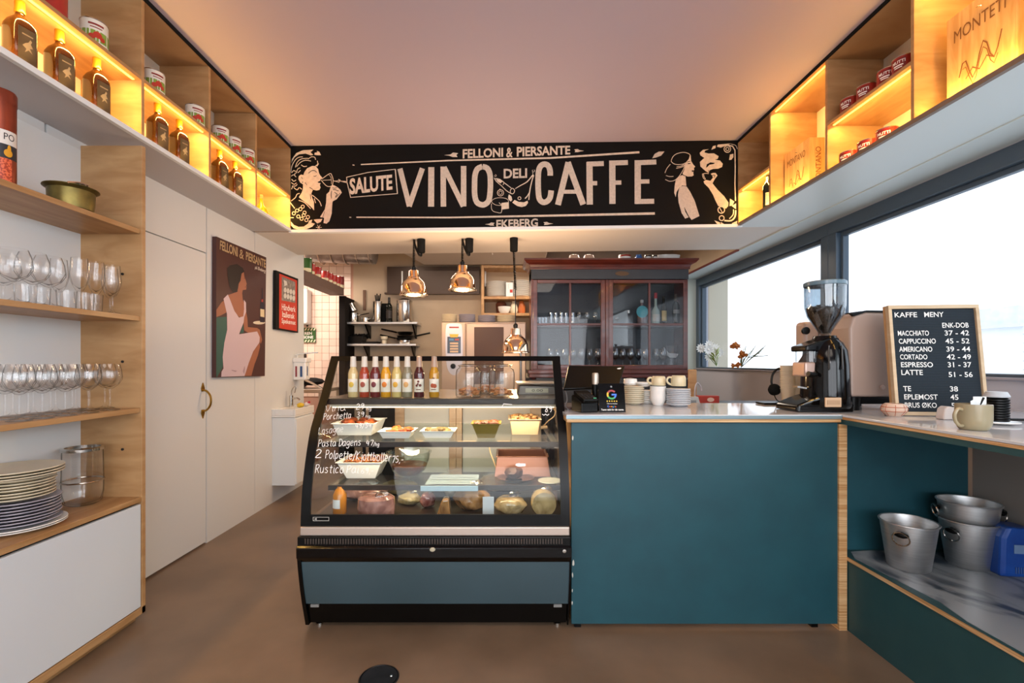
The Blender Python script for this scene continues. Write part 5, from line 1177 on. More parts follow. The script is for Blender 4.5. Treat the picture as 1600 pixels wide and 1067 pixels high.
# handwriting strokes, letters on a 4 x 6 grid (x height 4)
HW = {'a': [[(3, 3.6), (1.5, 4), (.3, 2.5), (.6, .4), (2, .2), (3, 2)], [(3.1, 4), (2.9, 1), (3.8, .2)]], 'b': [[(.6, 6), (.5, .2)], [(.6, 3), (2, 3.9), (3, 2.4), (2, .2), (.6, .4)]],
 'c': [[(3, 3.4), (1.8, 4), (.5, 2.4), (1, .3), (3, .6)]], 'd': [[(3, 3.4), (1.6, 3.8), (.4, 2), (1.4, .1), (3, 1)], [(3.2, 6), (3.1, .2)]],
 'e': [[(.5, 2), (3, 2.5), (2.4, 3.9), (1, 3.6), (.4, 1.8), (1.2, .2), (3, .7)]], 'g': [[(3, 3.4), (1.6, 4), (.4, 2.4), (1.4, .6), (3, 2)], [(3.1, 4), (3, -1), (1.5, -2), (.4, -1.2)]],
 'h': [[(.6, 6), (.5, 0)], [(.5, 2.5), (2, 4), (3, 3), (3, 0)]], 'i': [[(1, 4), (.9, .3), (1.6, .1)], [(1, 5.4), (1.15, 5.1)]], 'j': [[(2, 4), (1.9, -1), (.8, -2), (0, -1.3)], [(2, 5.4), (2.15, 5.1)]],
 'k': [[(.6, 6), (.5, 0)], [(2.8, 4), (.6, 2), (3, 0)]], 'l': [[(.9, 6), (.8, .5), (1.6, .1)]], 'n': [[(.5, 4), (.5, 0)], [(.5, 2.6), (2, 4), (3, 3), (3, 0)]], 'o': [[(1.8, 4), (.4, 2.6), (.8, .3), (2.4, .1), (3.2, 2), (2.4, 3.8), (1.6, 4)]],
 'p': [[(.5, 4), (.4, -2)], [(.5, 3), (2, 4), (3, 2.5), (2, .4), (.5, .8)]], 'r': [[(.6, 4), (.5, 0)], [(.6, 2.5), (1.6, 3.9), (2.8, 3.6)]], 's': [[(2.8, 3.6), (1.2, 4), (.8, 2.8), (2.6, 1.6), (2, .2), (.4, .5)]],
 't': [[(1.4, 5.6), (1.2, .6), (2.2, .2)], [(.2, 4), (2.8, 4.1)]], 'u': [[(.5, 4), (.6, .8), (1.8, .1), (3, 1.4)], [(3.1, 4), (3, .2)]], 'P': [[(.6, 6), (.5, 0)], [(.2, 5.6), (2.4, 6), (3.4, 4.6), (2.2, 3), (.6, 3)]],
 'D': [[(.8, 6), (.6, 0)], [(.2, 5.8), (2.4, 5.8), (3.8, 3), (2.4, .4), (.3, 0)]], 'K': [[(.6, 6), (.5, 0)], [(3.4, 6), (.6, 2.6), (3.6, 0)]], 'R': [[(.6, 6), (.5, 0)], [(.3, 5.8), (2.6, 6), (3.2, 4.6), (2, 3.2), (.6, 3)], [(1.6, 3.1), (3.4, 0)]],
 'L': [[(.9, 6), (.5, .2), (3.2, .1)]], 'V': [[(.2, 6), (1.7, 0), (3.4, 6)]], '2': [[(.5, 4.8), (1.6, 6), (3, 5), (2.4, 3), (.4, .2), (3.4, .2)]], '9': [[(3, 5.2), (1.6, 6), (.5, 4.6), (1.6, 3.2), (3, 5), (2.8, 2), (2, 0)]], '3': [[(.6, 5.6), (2.2, 6), (2.8, 4.6), (1.4, 3.3), (3, 2), (2, .1), (.4, .5)]],
 '4': [[(1.2, 6), (.4, 2.6), (3.2, 2.8)], [(2.6, 5), (2.4, 0)]], '5': [[(3, 6), (.9, 6), (.7, 3.6), (2.4, 3.6), (3, 1.6), (1.6, .1), (.4, .6)]], '6': [[(2.8, 5.8), (1, 4), (.4, 1.6), (1.6, .1), (3, 1.4), (2, 2.9), (.6, 2)]], '7': [[(.4, 5.8), (3.2, 6), (1.6, 0)]], '8': [[(2.6, 5.4), (1.2, 5.8), (.8, 4.4), (2.8, 2), (2, .2), (.6, 1), (1, 2.8), (2.8, 4.6), (2.6, 5.4)]],
 '/': [[(2.8, 6.6), (.2, -.8)]], ',': [[(1, .6), (.4, -1)]], '-': [[(.4, 2.6), (2.6, 2.8)]], 'ø': [[(1.8, 4), (.4, 2.6), (.8, .3), (2.4, .1), (3.2, 2), (2.4, 3.8), (1.6, 4)], [(3.4, 4.6), (.2, -.4)]]}
def hand(s, x, y, w, hgt, slope=0, wd=1.1, A=None, n=3):
    adv = w/sum({' ': .6, 'i': .45, 'l': .5, 'j': .7, 't': .75, '/': .8, ',': .5}.get(c, 1) for c in s); cx = x; k = hgt/6
    for c in s:
        a = {' ': .6, 'i': .45, 'l': .5, 'j': .7, 't': .75, '/': .8, ',': .5}.get(c, 1)*adv
        for st_ in HW.get(c, []):
            sc = adv/4.1
            A.line([(cx+px*sc+.12*py*k, y+slope*(cx+px*sc-x)-py*k) for px, py in st_], wd, n)
        cx += a
for L_ in ([('Vina', 508, 643, 33, 9, -.05, .8), ('29', 556, 640, 14, 9, -.05, 1.2), ('hg', 572, 641, 9, 5, 0, .7)],
  [('Porchetta', 505, 656, 44, 10, -.06, .9), ('39', 557, 652, 13, 8, -.05, 1.0), ('hg', 571, 653, 8, 5, 0, .7)],
  [('Lasagne', 497, 679, 40, 11, -.10, .8), ('49/54', 555, 669, 26, 7.5, -.03, 1.1)],
  [('Pasta Dagens', 497, 698, 68, 11, -.03, 1.1), ('47', 572, 696, 12, 8, 0, 1.1), ('/hg', 583, 697, 10, 6, 0, .8)],
  [('2', 492, 715, 12, 13, 0, 1.6), ('Polpette/Kjottboller', 508, 716, 105, 13, .05, 1.2), ('75,-', 612, 723, 20, 10, 0, 1.1)],
  [('Rustico', 492, 739, 46, 13, 0, 1.2), ('Pai', 541, 739, 20, 12, 0, 1.2), ('69,-', 564, 740, 22, 9, 0, 1.1)],
  [('89', 851, 644, 12, 9, 0, 1.3)]):
    A = Art()
    for q in L_: hand(*q[:7], q[7]*.75, A) if len(q) > 7 else hand(*q[:6], q[6]*.75, A)
    if L_[0][0] == '89': A.line([(784, 636), (787, 631), (800, 632)], 1.0).line([(847, 647), (850, 649), (852, 647), (855, 649), (858, 647)], 1)
    o = A.build('handwritten_line', W_, dc, onglass, ng, .0015); o['kind'] = 'stuff'
A = Art(); A.line([(489.5, 808), (514, 808), (514, 813.5), (489.5, 813.5), (489.5, 808)], .8); A.poly([(491, 811), (495, 808.8), (495, 812.8)])
A.build('maker_badge', mat('badge_grey', '#b0aca4', .5), dc, onglass, ng, .0015)

# soda bottles on the deck
DK = 1.0287
def soda(label, px, liquid, dot, i, brownlab=False):
    Y = 2.325; c = P(px, 0, Y); t = thing('soda_bottle', label, 'bottle', (c.x, Y, DK), 0, 'bottles of juice and soda on the display case')
    r = .0258
    MB().lathe([(0, .004), (r*.9, .003), (r*.97, .006), (r*.97, .118), (r*.88, .130), (r*.7, .142), (.0140, .152), (.0130, .165), (0, .165)], seg=24).build('drink', liquid, t, smooth=True, angle=50)
    MB().lathe([(0, 0), (r*.95, 0), (r, .004), (r, .119), (r*.91, .132), (r*.73, .144), (.0155, .154), (.0128, .200), (.0128, .208)], seg=24).build('glass_body', M['wineglass'], t, smooth=True, angle=50)
    MB().lathe([(.0160, .155), (.0136, .198), (.0136, .207), (0, .209)], seg=16).build('neck_wrap', mat('neck_wrap', '#d9cfc0', .5) if not brownlab else mat('neck_clear', '#b09078', .3), t, smooth=True)
    wrap_label(r+.0006, -150, -22, .03, .095).build('label', mat('soda_label_paper', '#e6dccb', .6), t, smooth=True)
    def cyl(x, y): return Vector((x*1.0, -math.sqrt(max(1e-8, (r+.0016)**2-x*x)), y))
    A = Art()
    if not brownlab: A.disc((-.002, .067), .0125, .014)
    elif i == 6: A.disc((0, .082), .006, k=2).disc((-.008, .062), .006, k=2).disc((.009, .063), .007, k=2).disc((-.002, .07), .005, k=2)
    else: A.disc((-.005, .062), .010, .011).disc((.006, .06), .010, .011)
    A.build('fruit_print', dot, t, cyl, (0, 0, 0))
    if brownlab:
        A = Art(); A.poly([(-.008, .096), (0, .104), (.008, .096)]).bar(-.012, .012, .042, .004); A.build('label_print', mat('label_brown', '#6a3a22', .6), t, cyl, (0, 0, 0))
    return t
liq = lambda n, c: mat('drink_'+n, c, .12, spec=.4)
for i, (px, lq, dt, lab) in enumerate([(552, liq('cloudy', '#d8bf86'), mat('dot_yellow', '#e0b848', .6), 'cloudy pale lemon drink bottle at the scullery end of the bottle row'),
    (569.5, liq('red', '#a83c22'), mat('dot_raspberry', '#a85040', .6), 'bright red drink bottle with a raspberry red dot label'),
    (586.5, liq('darkred', '#6a2424'), mat('dot_plum', '#7a3038', .6), 'dark red drink bottle with a plum coloured dot label'),
    (603, liq('orange', '#d99a18'), mat('dot_orange', '#e08030', .6), 'orange yellow drink bottle with an orange dot label'),
    (620, liq('lemonade', '#d6bc74'), mat('dot_amber', '#e0a838', .6), 'pale lemonade bottle with an amber dot label, beside the orange one'),
    (636.5, liq('clear', '#8c8268'), mat('dot_peach', '#e0a868', .6), 'clear drink bottle with a faint peach dot label'),
    (655, liq('berry', '#4a1418'), mat('print_berry', '#6a2a20', .6), 'dark berry cider bottle with brown fruit print'),
    (678.5, liq('apple', '#c08a18'), mat('print_apple', '#b04a24', .6), 'golden apple cider bottle with a red apple print')]):
    soda(lab, px, lq, dt, i, i >= 6)
# biscuit jars
def jar(label, px, Y, r, h, nb, seed):
    c = P(px, 0, Y); t = thing('biscuit_jar', label, 'jar', (c.x, Y, DK), 0, 'glass biscuit jars on the display case')
    MB().lathe([(0, .001), (r*.9, .001), (r, .008), (r, h*.66), (r*.93, h*.76), (r*.72, h*.82), (r*.72, h*.86), (r*.70, h*.86), (r*.70, h*.82), (r*.9, h*.755), (r*.965, h*.66), (r*.965, .01), (0, .006)], seg=32).build('body', M['wineglass'], t, smooth=True, angle=50)
    MB().lathe([(r*.74, h*.865), (r*.82, h*.87), (r*.82, h*.89), (r*.4, h*.915), (r*.12, h*.92), (r*.12, h*.94), (r*.24, h*.97), (r*.2, h), (0, h*1.01)], seg=28).build('lid', M['wineglass'], t, smooth=True, angle=50)
    MB().tube([(r*.76*math.cos(a*PI/14), r*.76*math.sin(a*PI/14), h*.862) for a in range(28)], .0025, 6, closed=True).build('seal', M['steel'], t, smooth=True)
    rnd = random.Random(seed); b = MB()
    for k in range(nb):
        a = rnd.uniform(0, 2*PI); q = r*.72*math.sqrt(rnd.random()); z = .012+rnd.random()*h*.24*(1-.5*q/r)
        R = Matrix.Rotation(rnd.uniform(0, PI), 4, 'Z') @ Matrix.Rotation(rnd.uniform(-.6, .6), 4, 'X')
        b.blob((q*math.cos(a), q*math.sin(a), z), (.018, .008, .006), k, .15, sub=1, R=R)
    o = b.build('biscuits', nmat('biscuit', '#b9703c', '#d99a64', nscale=60, rough=.7), t, smooth=True); o['kind'] = 'stuff'
jar('round glass biscuit jar beside the golden cider bottle, fuller of biscuits', 732, 2.38, .066, .185, 70, 1)
jar('round glass biscuit jar nearest the weighing scale, less full', 784, 2.38, .066, .185, 45, 2)
jar('glass biscuit jar behind the other two on the display case', 757, 2.62, .062, .18, 20, 3)
t = thing('weighing_scale', 'grey countertop weighing scale with a pale display on the display case', 'scale', (P(838, 0, 2.6).x, 2.6, DK))
MB().prism([(-.11, 0), (.11, 0), (.105, .045), (-.1, .05)], 'y', -.07, .15).build('body', nmat('scale_grey', '#5a5048', '#6a6058', nscale=9, rough=.35, metal=.3), t, bevel=.006)
MB().box(-.115, .115, -.09, .17, .058, .066).box(-.02, .02, .02, .06, .048, .058).build('weighing_plate', M['steelr'], t, bevel=.004)
MB().box(-.065, .06, -.075, -.071, .012, .036).build('display', mat('scale_display', '#b8b096', .4), t)
o = ltext('0.00', Matrix.Translation((0, -.0755, .024)) @ RX, .06, .014, M['txtblack'], t)

# food in the case
def food(name, col1, col2, ns=40, r=.5): return nmat(name, col1, col2, nscale=ns, rough=r, bump=.6, lo=.35, hi=.65)
F1 = food('roast_meat', '#5a200c', '#a04e22'); F2 = food('lasagne_crust', '#8c3412', '#c8702f'); F3 = food('olive_rolls', '#5a4a26', '#94774a'); F4 = food('meatballs', '#5a2412', '#94502e'); F5 = food('pasta', '#b0743c', '#d8ae7c', 60); F6 = food('fried_bites', '#5a2a14', '#b06a34', 60); SAUCE = food('brown_sauce', '#4a2416', '#6a3420', 20)
def tray(name, label, px, Y, z, w, d, h, m, foodm, fill=.75, nb=14, seed=0, flare=.8, rot=0, cat='dish', big=.03):
    c = P(px, 0, Y); t = thing(name, label, cat, (c.x, Y, z), rot)
    b = MB(); wt = .004
    def ringv(hw, hd, zz): return [b.bm.verts.new((sx*hw, sy*hd, zz)) for sx, sy in ((-1, -1), (1, -1), (1, 1), (-1, 1))]
    R_ = [ringv(w/2*flare, d/2*flare, 0), ringv(w/2, d/2, h), ringv(w/2+.008, d/2+.008, h+.002), ringv(w/2+.008, d/2+.008, h+.005), ringv(w/2-wt, d/2-wt, h+.003), ringv(w/2*flare-wt, d/2*flare-wt, .006)]
    b.bm.faces.new(R_[0][::-1])
    for a, q in zip(R_, R_[1:]):
        for i in range(4): b.bm.faces.new((a[i], a[(i+1) % 4], q[(i+1) % 4], q[i]))
    b.bm.faces.new(R_[-1]); b.build('dish', m, t, bevel=.004, seg=3)
    if foodm:
        rnd = random.Random(seed); f = MB(); fz = h*fill; hw = (w/2)*(flare+(1-flare)*fill)-.008; hd_ = (d/2)*(flare+(1-flare)*fill)-.008
        f.box(-hw+.004, hw-.004, -hd_+.004, hd_-.004, fz-.016, fz-.006)
        for k in range(nb):
            f.blob((rnd.uniform(-hw*.8, hw*.8), rnd.uniform(-hd_*.8, hd_*.8), fz-.004+rnd.uniform(0, .012)), (big*rnd.uniform(.7, 1.2), big*rnd.uniform(.6, 1), big*.45), k+seed*31, .18, sub=2, R=Matrix.Rotation(rnd.uniform(0, 3), 4, 'Z'))
        o = f.build('food', foodm, t, smooth=True, angle=60); o['kind'] = 'stuff'
    return t
Z1, Z2, Z3 = .8305, .6135, .4805
tray('roasting_dish', 'large white rectangular dish of roast meat on the upper glass shelf', 563, 2.47, Z1, .21, .24, .06, M['porc'], F1, .95, 16, 1, .82)
tray('serving_dish', 'small white dish of baked red and orange slices beside the roast meat', 622, 2.33, Z1, .16, .13, .032, M['porc'], F2, .95, 9, 2, .8, big=.028)
tray('serving_dish', 'small white dish of olive brown rolls, between the baked slices and the olive bowl', 686, 2.34, Z1, .16, .12, .032, M['porc'], F3, .95, 7, 3, .8, big=.026)
tray('square_bowl', 'olive yellow square bowl of meatballs on the upper glass shelf', 760, 2.33, Z1, .135, .13, .07, mat('olive_glaze', '#7c6a2c', .25), F4, .98, 12, 4, .62, big=.024)
tray('pasta_dish', 'beige rectangular dish heaped with pasta on the upper glass shelf', 819, 2.48, Z1, .155, .2, .078, mat('beige_ceramic', '#d0ae88', .3), F5, 1.05, 30, 5, .86, big=.018)
tray('white_dish', 'deep white oval dish of fried bites on the lower glass shelf', 570, 2.42, Z2, .22, .2, .085, M['porc'], F6, 1.0, 44, 6, .66, big=.016)
c = P(639, 0, 2.42); bowlg = glass('bowl_glass', '#f6faf8', .7, .07, 0, 2.6)
t = thing('glass_bowl', 'clear glass mixing bowl half full of brown sauce on the lower shelf', 'bowl', (c.x, 2.42, Z2))
MB().lathe([(0, .001), (.05, .001), (.085, .03), (.106, .085), (.112, .118), (.118, .12), (.118, .128), (.108, .128), (.102, .085), (.08, .032), (.05, .006), (0, .006)], seg=36).build('body', bowlg, t, smooth=True, angle=50)
MB().lathe([(0, .007), (.05, .007), (.079, .034), (.094, .06), (0, .066)], seg=36).build('sauce', SAUCE, t, smooth=True)
t = thing('paper_sheet', 'white printed paper sheet draped over the lower shelf edge', 'paper', (P(704, 0, 2.25).x, 2.3, Z2))
MB().hexa([(-.135, -.10, -.016), (-.135, -.10, -.0145), (-.12, .12, .003), (-.12, .12, .0045), (.135, -.10, -.016), (.135, -.10, -.0145), (.13, .12, .003), (.13, .12, .0045)]).build('sheet', mat('sheet_white', '#98a8b0', .6), t)
MB().box(-.137, .137, -.105, -.10, -.020, .004).build('folded_edge', mat('sheet_blue', '#a3bfca', .6), t)
for k in range(5): MB().box(-.11, .115, -.07+k*.034, -.064+k*.034, .0035, .005).build('printed_line', mat('print_grey', '#8a9498', .7), t)
tray('copper_tray', 'upturned brown copper coloured tray leaning on the lower shelf', 815, 2.50, Z2, .26, .2, .10, mat('copper_brown', '#8a5a44', .22, .4), None, flare=1.12)
t = thing('dark_cake', 'dark chocolate cake slice on a black plate in front of the copper tray', 'cake', (P(806, 0, 2.33).x, 2.33, Z2))
MB().lathe([(0, 0), (.07, 0), (.095, .012), (.09, .014), (0, .006)], seg=28).build('plate', M['blackgl'], t, smooth=True); MB().blob((-.01, 0, .035), (.045, .035, .028), 3, .2).build('cake', food('chocolate', '#2a1610', '#4a2618'), t, smooth=True)
# bottom deck goods
plast = lambda n, c: nmat('wrapped_'+n, c[0], c[1], nscale=14, rough=.16, bump=1.0, detail=5, coat=.8, dist=1.5)
WH, CH, HA, SA = plast('ham', ('#7a5048', '#b98a80')), plast('cheese', ('#74502c', '#b58a58')), plast('salami', ('#6a2c24', '#b0786a')), plast('pale_cheese', ('#8e7a50', '#c4ae80'))
def wrapped(name, label, px, Y, r, m, seed, cat='food', shape='blob', tie=True, rot=0):
    c = P(px, 0, Y); t = thing(name, label, cat, (c.x, Y, Z3), rot)
    if shape == 'blob': MB().blob((0, 0, r[2]*.92), r, seed, .10, sub=3).build('body', m, t, smooth=True)
    elif shape == 'wheel': 
        MB().lathe([(0, 0), (r[0]*.85, 0), (r[0]*.97, .012), (r[0], r[2]), (r[0]*.97, r[2]*1.8), (r[0]*.8, r[2]*2), (0, r[2]*2.02)], seg=28, sy=r[1]/r[0]).build('body', m, t, smooth=True)
    elif shape == 'disc':
        MB().lathe([(0, -r[1]), (r[0]*.9, -r[1]), (r[0], -r[1]*.6), (r[0], r[1]*.6), (r[0]*.9, r[1]), (0, r[1])], seg=30, R=Matrix.Translation((0, 0, r[0]*.98)) @ Matrix.Rotation(PI/2, 4, 'X')).build('body', m, t, smooth=True)
    elif shape == 'wedge': MB().prism([(-r[0], 0), (r[0], 0), (r[0]*.7, r[2]*2), (-r[0]*.2, r[2]*1.9)], 'y', -r[1], r[1]).build('body', m, t, bevel=.01, seg=3)
    if tie:
        MB().blob((r[0]*.3, 0, r[2]*2.05), (r[0]*.35, r[1]*.35, .016), seed+9, .35, sub=2).build('film_knot', glass('cling_film', '#e6dcd4', .8, .25, .15, 1.5), t, smooth=True)
    return t
wrapped('juice_bottle', 'x', 531, 2.22, (.001, .001, .001), CH, 0, tie=False)
t = [o for o in C.objects if o.name == 'juice_bottle'][0]
for ch in list(t.children): bpy.data.objects.remove(ch)
t['label'] = 'orange juice bottle with a white label at the near corner of the bottom deck'; t['category'] = 'bottle'
MB().lathe([(0, 0), (.03, 0), (.032, .004), (.032, .09), (.02, .115), (.012, .122), (.012, .128), (0, .128)], seg=24).build('body', mat('orange_juice', '#c07818', .15), t, smooth=True, angle=50)
wrap_label(.0325, -160, -70, .03, .072).build('label', M['white'], t, smooth=True)
wrapped('wrapped_ham', 'large pale pink ham wrapped in film, frontmost on the bottom deck', 588, 2.17, (.088, .07, .05), WH, 3, shape='wheel')
wrapped('wrapped_ham', 'flat film wrapped ham lying behind the large pink one', 567, 2.45, (.13, .07, .045), WH, 5)
wrapped('wrapped_salami', 'small salami tied in clear film between the ham and the cheese wedge', 640, 2.36, (.055, .045, .032), SA, 8)
wrapped('wrapped_salami', 'second tied salami resting behind the first one', 625, 2.56, (.09, .05, .04), SA, 18)
wrapped('wrapped_sausage', 'brown glazed sausage end in film beside the cheese wedge', 668, 2.32, (.038, .045, .04), HA, 12)
wrapped('wrapped_sausage', 'dark salami stick wrapped in film near the deck centre post', 706, 2.5, (.05, .06, .05), SA, 14)
wrapped('cheese_wedge', 'small upright cheese wedge in film at the middle of the bottom deck', 694, 2.2, (.034, .03, .042), CH, 15, shape='wedge', tie=False)
wrapped('wrapped_cheese', 'big brown rinded cheese block with a white paper label in film', 737, 2.28, (.085, .07, .062), CH, 21)
wrapped('wrapped_cheese', 'pale cheese dome in creased clear film between the block and the round', 797, 2.22, (.075, .06, .045), SA and SA if False else plast('yellow', ('#84704c', '#c4ac80')), 25)
wrapped('cheese_round', 'upright round pale cheese in film nearest the teal counter', 849, 2.2, (.062, .045, .06), plast('pale_cheese', ('#8e7a50', '#c4ae80')), 28, shape='disc')
wrapped('wrapped_cheese', 'yellow cheese piece lying in film behind the other cheeses', 700, 2.62, (.12, .06, .05), plast('yellow', ('#84704c', '#c4ac80')), 31)
wrapped('wrapped_cheese', 'brown paper wrapped cheese farthest back beside the round cheese', 780, 2.6, (.12, .07, .055), CH, 33)
t = thing('price_tag', 'white upright paper price tag in front of the brown cheese block', 'tag', (P(763, 0, 2.13).x, 2.13, Z3)); MB().box(-.026, .026, 0, .002, .0, .105).box(-.001, .001, -.002, 0, .002, .1).build('card', mat('tag_white', '#c6cdd0', .5), t)
t = thing('white_plate', 'white saucer lying on the round cheese parcel', 'plate', (P(868, 0, 2.25).x-.02, 2.33, Z3+.12)); MB().lathe([(0, 0), (.03, 0), (.06, .008), (.058, .011), (0, .004)], seg=28).build('body', M['porc'], t, smooth=True)
t = thing('power_cord', 'thin pale cord hanging inside the case from the upper shelf', 'cord', (0, 0, 0))
MB().tube([P(763, 690, 2.42), P(766, 706, 2.42), P(772, 722, 2.42), P(777, 738, 2.42), P(779, 748, 2.42)], .003, 6, smooth=3).build('cord', mat('cord_cream', '#c9a87c', .5), t, world=True, smooth=True)
t = thing('power_cord', 'short pale cord with an inline plug beside the pasta dish', 'cord', (0, 0, 0))
MB().tube([P(868, 640, 2.5), P(866, 650, 2.5), P(856, 658, 2.5), P(849, 666, 2.5)], .003, 6, smooth=3).tube([P(845, 668, 2.5), P(855, 667, 2.5)], .009, 8).build('cord', mat('cord_cream', '#c9a87c', .5), t, world=True, smooth=True)
# floor drain
t = thing('floor_drain', 'round black metal floor drain cover on the brown concrete in front of the case', 'drain', (-.474, 1.76, 0))
MB().lathe([(0, .0), (.074, .0), (.076, .002), (.073, .005), (.066, .004), (0, .004)], seg=40).build('cover', nmat('drain_metal', '#121214', '#232326', nscale=20, rough=.3), t, smooth=True)
MB().lathe([(0, .004), (.006, .004), (.005, .006), (0, .006)], c=(.045, .01, 0), seg=12).build('screw', M['steel'], t, smooth=True)
MB().tube([(.07*math.cos(a*PI/20), .07*math.sin(a*PI/20), .0045) for a in range(40)], .002, 6, closed=True).build('ring', M['black'], t, smooth=True)
# ------------------------------------------------------------------ service counter
CT = .973; CX0, CX1 = .309, 1.512
cn = thing('service_counter', 'teal fronted service counter with a pale laminate top and plywood edges', 'counter', (.9, 2.35, 0))
MB().box(CX0, CX1, 2.082, 2.10, .025, .935).build('front_panel', M['teal'], cn, world=True, bevel=.001, seg=1)
MB().box(CX0, CX0+.02, 2.10, 2.62, .025, .935).build('side_panel', M['plyh'], cn, world=True)
MB().box(.285, CX1, 2.06, 2.64, .938, .958).build('top_core', M['plyedge'], cn, world=True, bevel=.001, seg=1)
MB().box(.283, CX1, 2.056, 2.645, .958, CT).build('laminate_top', M['top'], cn, world=True, bevel=.002)
MB().box(.281, CX1, 2.052, 2.056, .954, .969).build('metal_edge', mat('edge_metal', '#8aa0a8', .3, .6), cn, world=True, bevel=.001)
for x in (.34, 1.42): MB().box(x-.015, x+.015, 2.10, 2.13, 0, .025).build('foot', M['black'], cn, world=True)
for (x, z, s) in ((.315, .865, .012), (.318, .30, .016), (.314, .245, .010), (.313, .175, .008), (.312, .12, .010)):
    MB().blob((x, 2.0815, z), (s*.35, .0012, s), int(z*100), .3, sub=1).build('paint_chip', mat('chip_white', '#c9c6bc', .8), cn, world=True)
MB().box(CX1, CX1+.036, 2.072, 2.1495, 0.0, .929).build('end_post', M['plyedge'], cn, world=True, bevel=.001, seg=1)
# side counter towards the camera
sc_ = thing('side_counter', 'pale laminate counter along the window above the bench, with a plywood edge', 'counter', (2.0, 1.2, 0))
MB().box(1.5125, XR-.001, .2, 2.64, .963, CT+.0005).build('laminate_top', M['top'], sc_, world=True, bevel=.002)
MB().box(1.5125, XR-.02, .2, 2.64, .952, .9625).build('plywood_edge', M['plyedge'], sc_, world=True)
MB().box(1.516, XR-.02, .2, 2.14, .93, .952).build('underside_board', M['tealdark'], sc_, world=True)
MB().box(1.548, 2.17, 2.15, 2.168, .0, .93).build('partition_panel', M['teal'], sc_, world=True)
# bench
bn2 = thing('corner_bench', 'low dark teal bench box with plywood edge and a worn marbled laminate seat', 'bench', (1.87, 1, 0))
BZ = .334
MB().box(1.552, 1.566, -.6, 2.148, .0, BZ-.018).build('front_panel', M['tealdark'], bn2, world=True)
MB().box(1.546, 2.19, -.6, 2.148, BZ-.018, BZ-.002).build('plywood_board', M['plyedge'], bn2, world=True)
MB().box(1.548, 2.19, -.6, 2.148, BZ-.002, BZ).build('teal_seat', M['tealdark'], bn2, world=True)
mm = nmat('marbled_laminate', '#9aa0a4', '#3f4a56', scale=(1, .6, 1), nscale=4.0, rough=.3, detail=10, lo=.47, hi=.62, dist=2.2)
MB().prism([(1.60, 2.12), (1.70, 2.135), (2.185, 2.10), (2.185, -.6), (1.562, -.6), (1.562, 1.55), (1.59, 1.68), (1.575, 1.85), (1.565, 2.05)], 'z', BZ, BZ+.002).build('marbled_sheet', mm, bn2, world=True)
MB().box(2.19, 2.21, -.6, 2.15, 0, .929).build('backrest_panel', mat('warm_grey_board', '#8a827c', .6), bn2, world=True)

# card terminal
def pos(px, py, z=CT+.001): 
    Y = (EYE-z)*FOC/(py-VY); return P(px, py, Y)
c = pos(918, 645); t = thing('card_terminal', 'black card payment terminal in a stand at the counter corner', 'card terminal', (c.x, c.y+.06, CT+.001), .25)
MB().prism([(-.05, 0), (.07, 0), (.07, .07), (.055, .078), (-.05, .045)], 'x', -.042, .042).build('stand', M['black'], t, bevel=.005)
k = MB(); k.prism([(-.062, .046), (.06, .082), (.056, .098), (-.066, .062)], 'x', -.036, .036).build('reader', M['black'], t, bevel=.004)
for i in range(3):
    for j in range(4): MB().box(-.026+i*.019, -.013+i*.019, -.056+j*.017, -.045+j*.017, .066+j*.005, .0685+j*.005).build('key', mat('key_dark', '#2c2e30', .5), t, bevel=.001, seg=1)
MB().box(.016, .03, -.058, -.05, .0655, .069).build('green_key', mat('key_green', '#4aa878', .5), t)
c = pos(957, 644); t = thing('review_card', 'black tent card with a four coloured G logo and five yellow stars', 'sign', (c.x, c.y, CT+.001))
w_, h_ = .062, .133
MB().prism([(0, 0), (.004, 0), (.034, h_), (.030, h_)], 'x', -w_, w_).build('card', M['blackgl'], t)
MB().prism([(.060, 0), (.064, 0), (.034, h_), (.030, h_)], 'x', -w_, w_).build('rear_leg', M['black'], t)
ang = math.atan2(.030, h_)
Mc = Matrix.Translation((0, -.0008, 0)) @ Matrix.Rotation(PI/2-ang, 4, 'X')
def cardart(name, col, fn):
    A = Art(); fn(A); o0 = Mc; A.build(name, mat(name, col, .5), t, lambda x, y: o0 @ Vector((x, y, 0)), (0, 0, 0))
gc = (0, .083)
cardart('logo_red', '#e8402f', lambda A: A.ring(gc, .019, .0085, n=10, a0=38, a1=150))
cardart('logo_yellow', '#f2b820', lambda A: A.ring(gc, .019, .0085, n=6, a0=150, a1=208))
cardart('logo_green', '#38a050', lambda A: A.ring(gc, .019, .0085, n=10, a0=208, a1=312))
cardart('logo_blue', '#3f78e0', lambda A: A.ring(gc, .019, .0085, n=5, a0=312, a1=360).poly([(0, .079), (.0235, .079), (.0235, .087), (0, .087)]))
def stars(A):
    for k in range(5):
        cx, cy = -.022+k*.011, .052; A.poly([(cx+(.0045 if i % 2 == 0 else .002)*math.sin(i*PI/5), cy+(.0045 if i % 2 == 0 else .002)*math.cos(i*PI/5)) for i in range(10)])
cardart('stars', '#f2c83a', stars)
cardart('top_emblem', '#8a8c8c', lambda A: A.circ((0, .121), .0045, n=12))
xo = 0
for ch, col in zip('Google', ('#3f78e0', '#e8402f', '#f2b820', '#3f78e0', '#38a050', '#e8402f')):
    vs, fs = textmesh(ch, .01); wd = max(v[0] for v in vs)
    me = bpy.data.meshes.new('letter'); me.from_pydata([Mc @ Vector((-.0235+xo+v[0]*.0125, .0235+v[1]*.0125, 0)) for v in vs], [], fs); me.materials.append(mat('letter_'+col, col, .5))
    o = bpy.data.objects.new('letter', me); C.objects.link(o); o.parent = t; xo += wd*.0125+.0015
ltext('Takk for besøket', Mc @ Matrix.Translation((0, .0405, 0)), .05, .0055, M['txtwhite'], t)
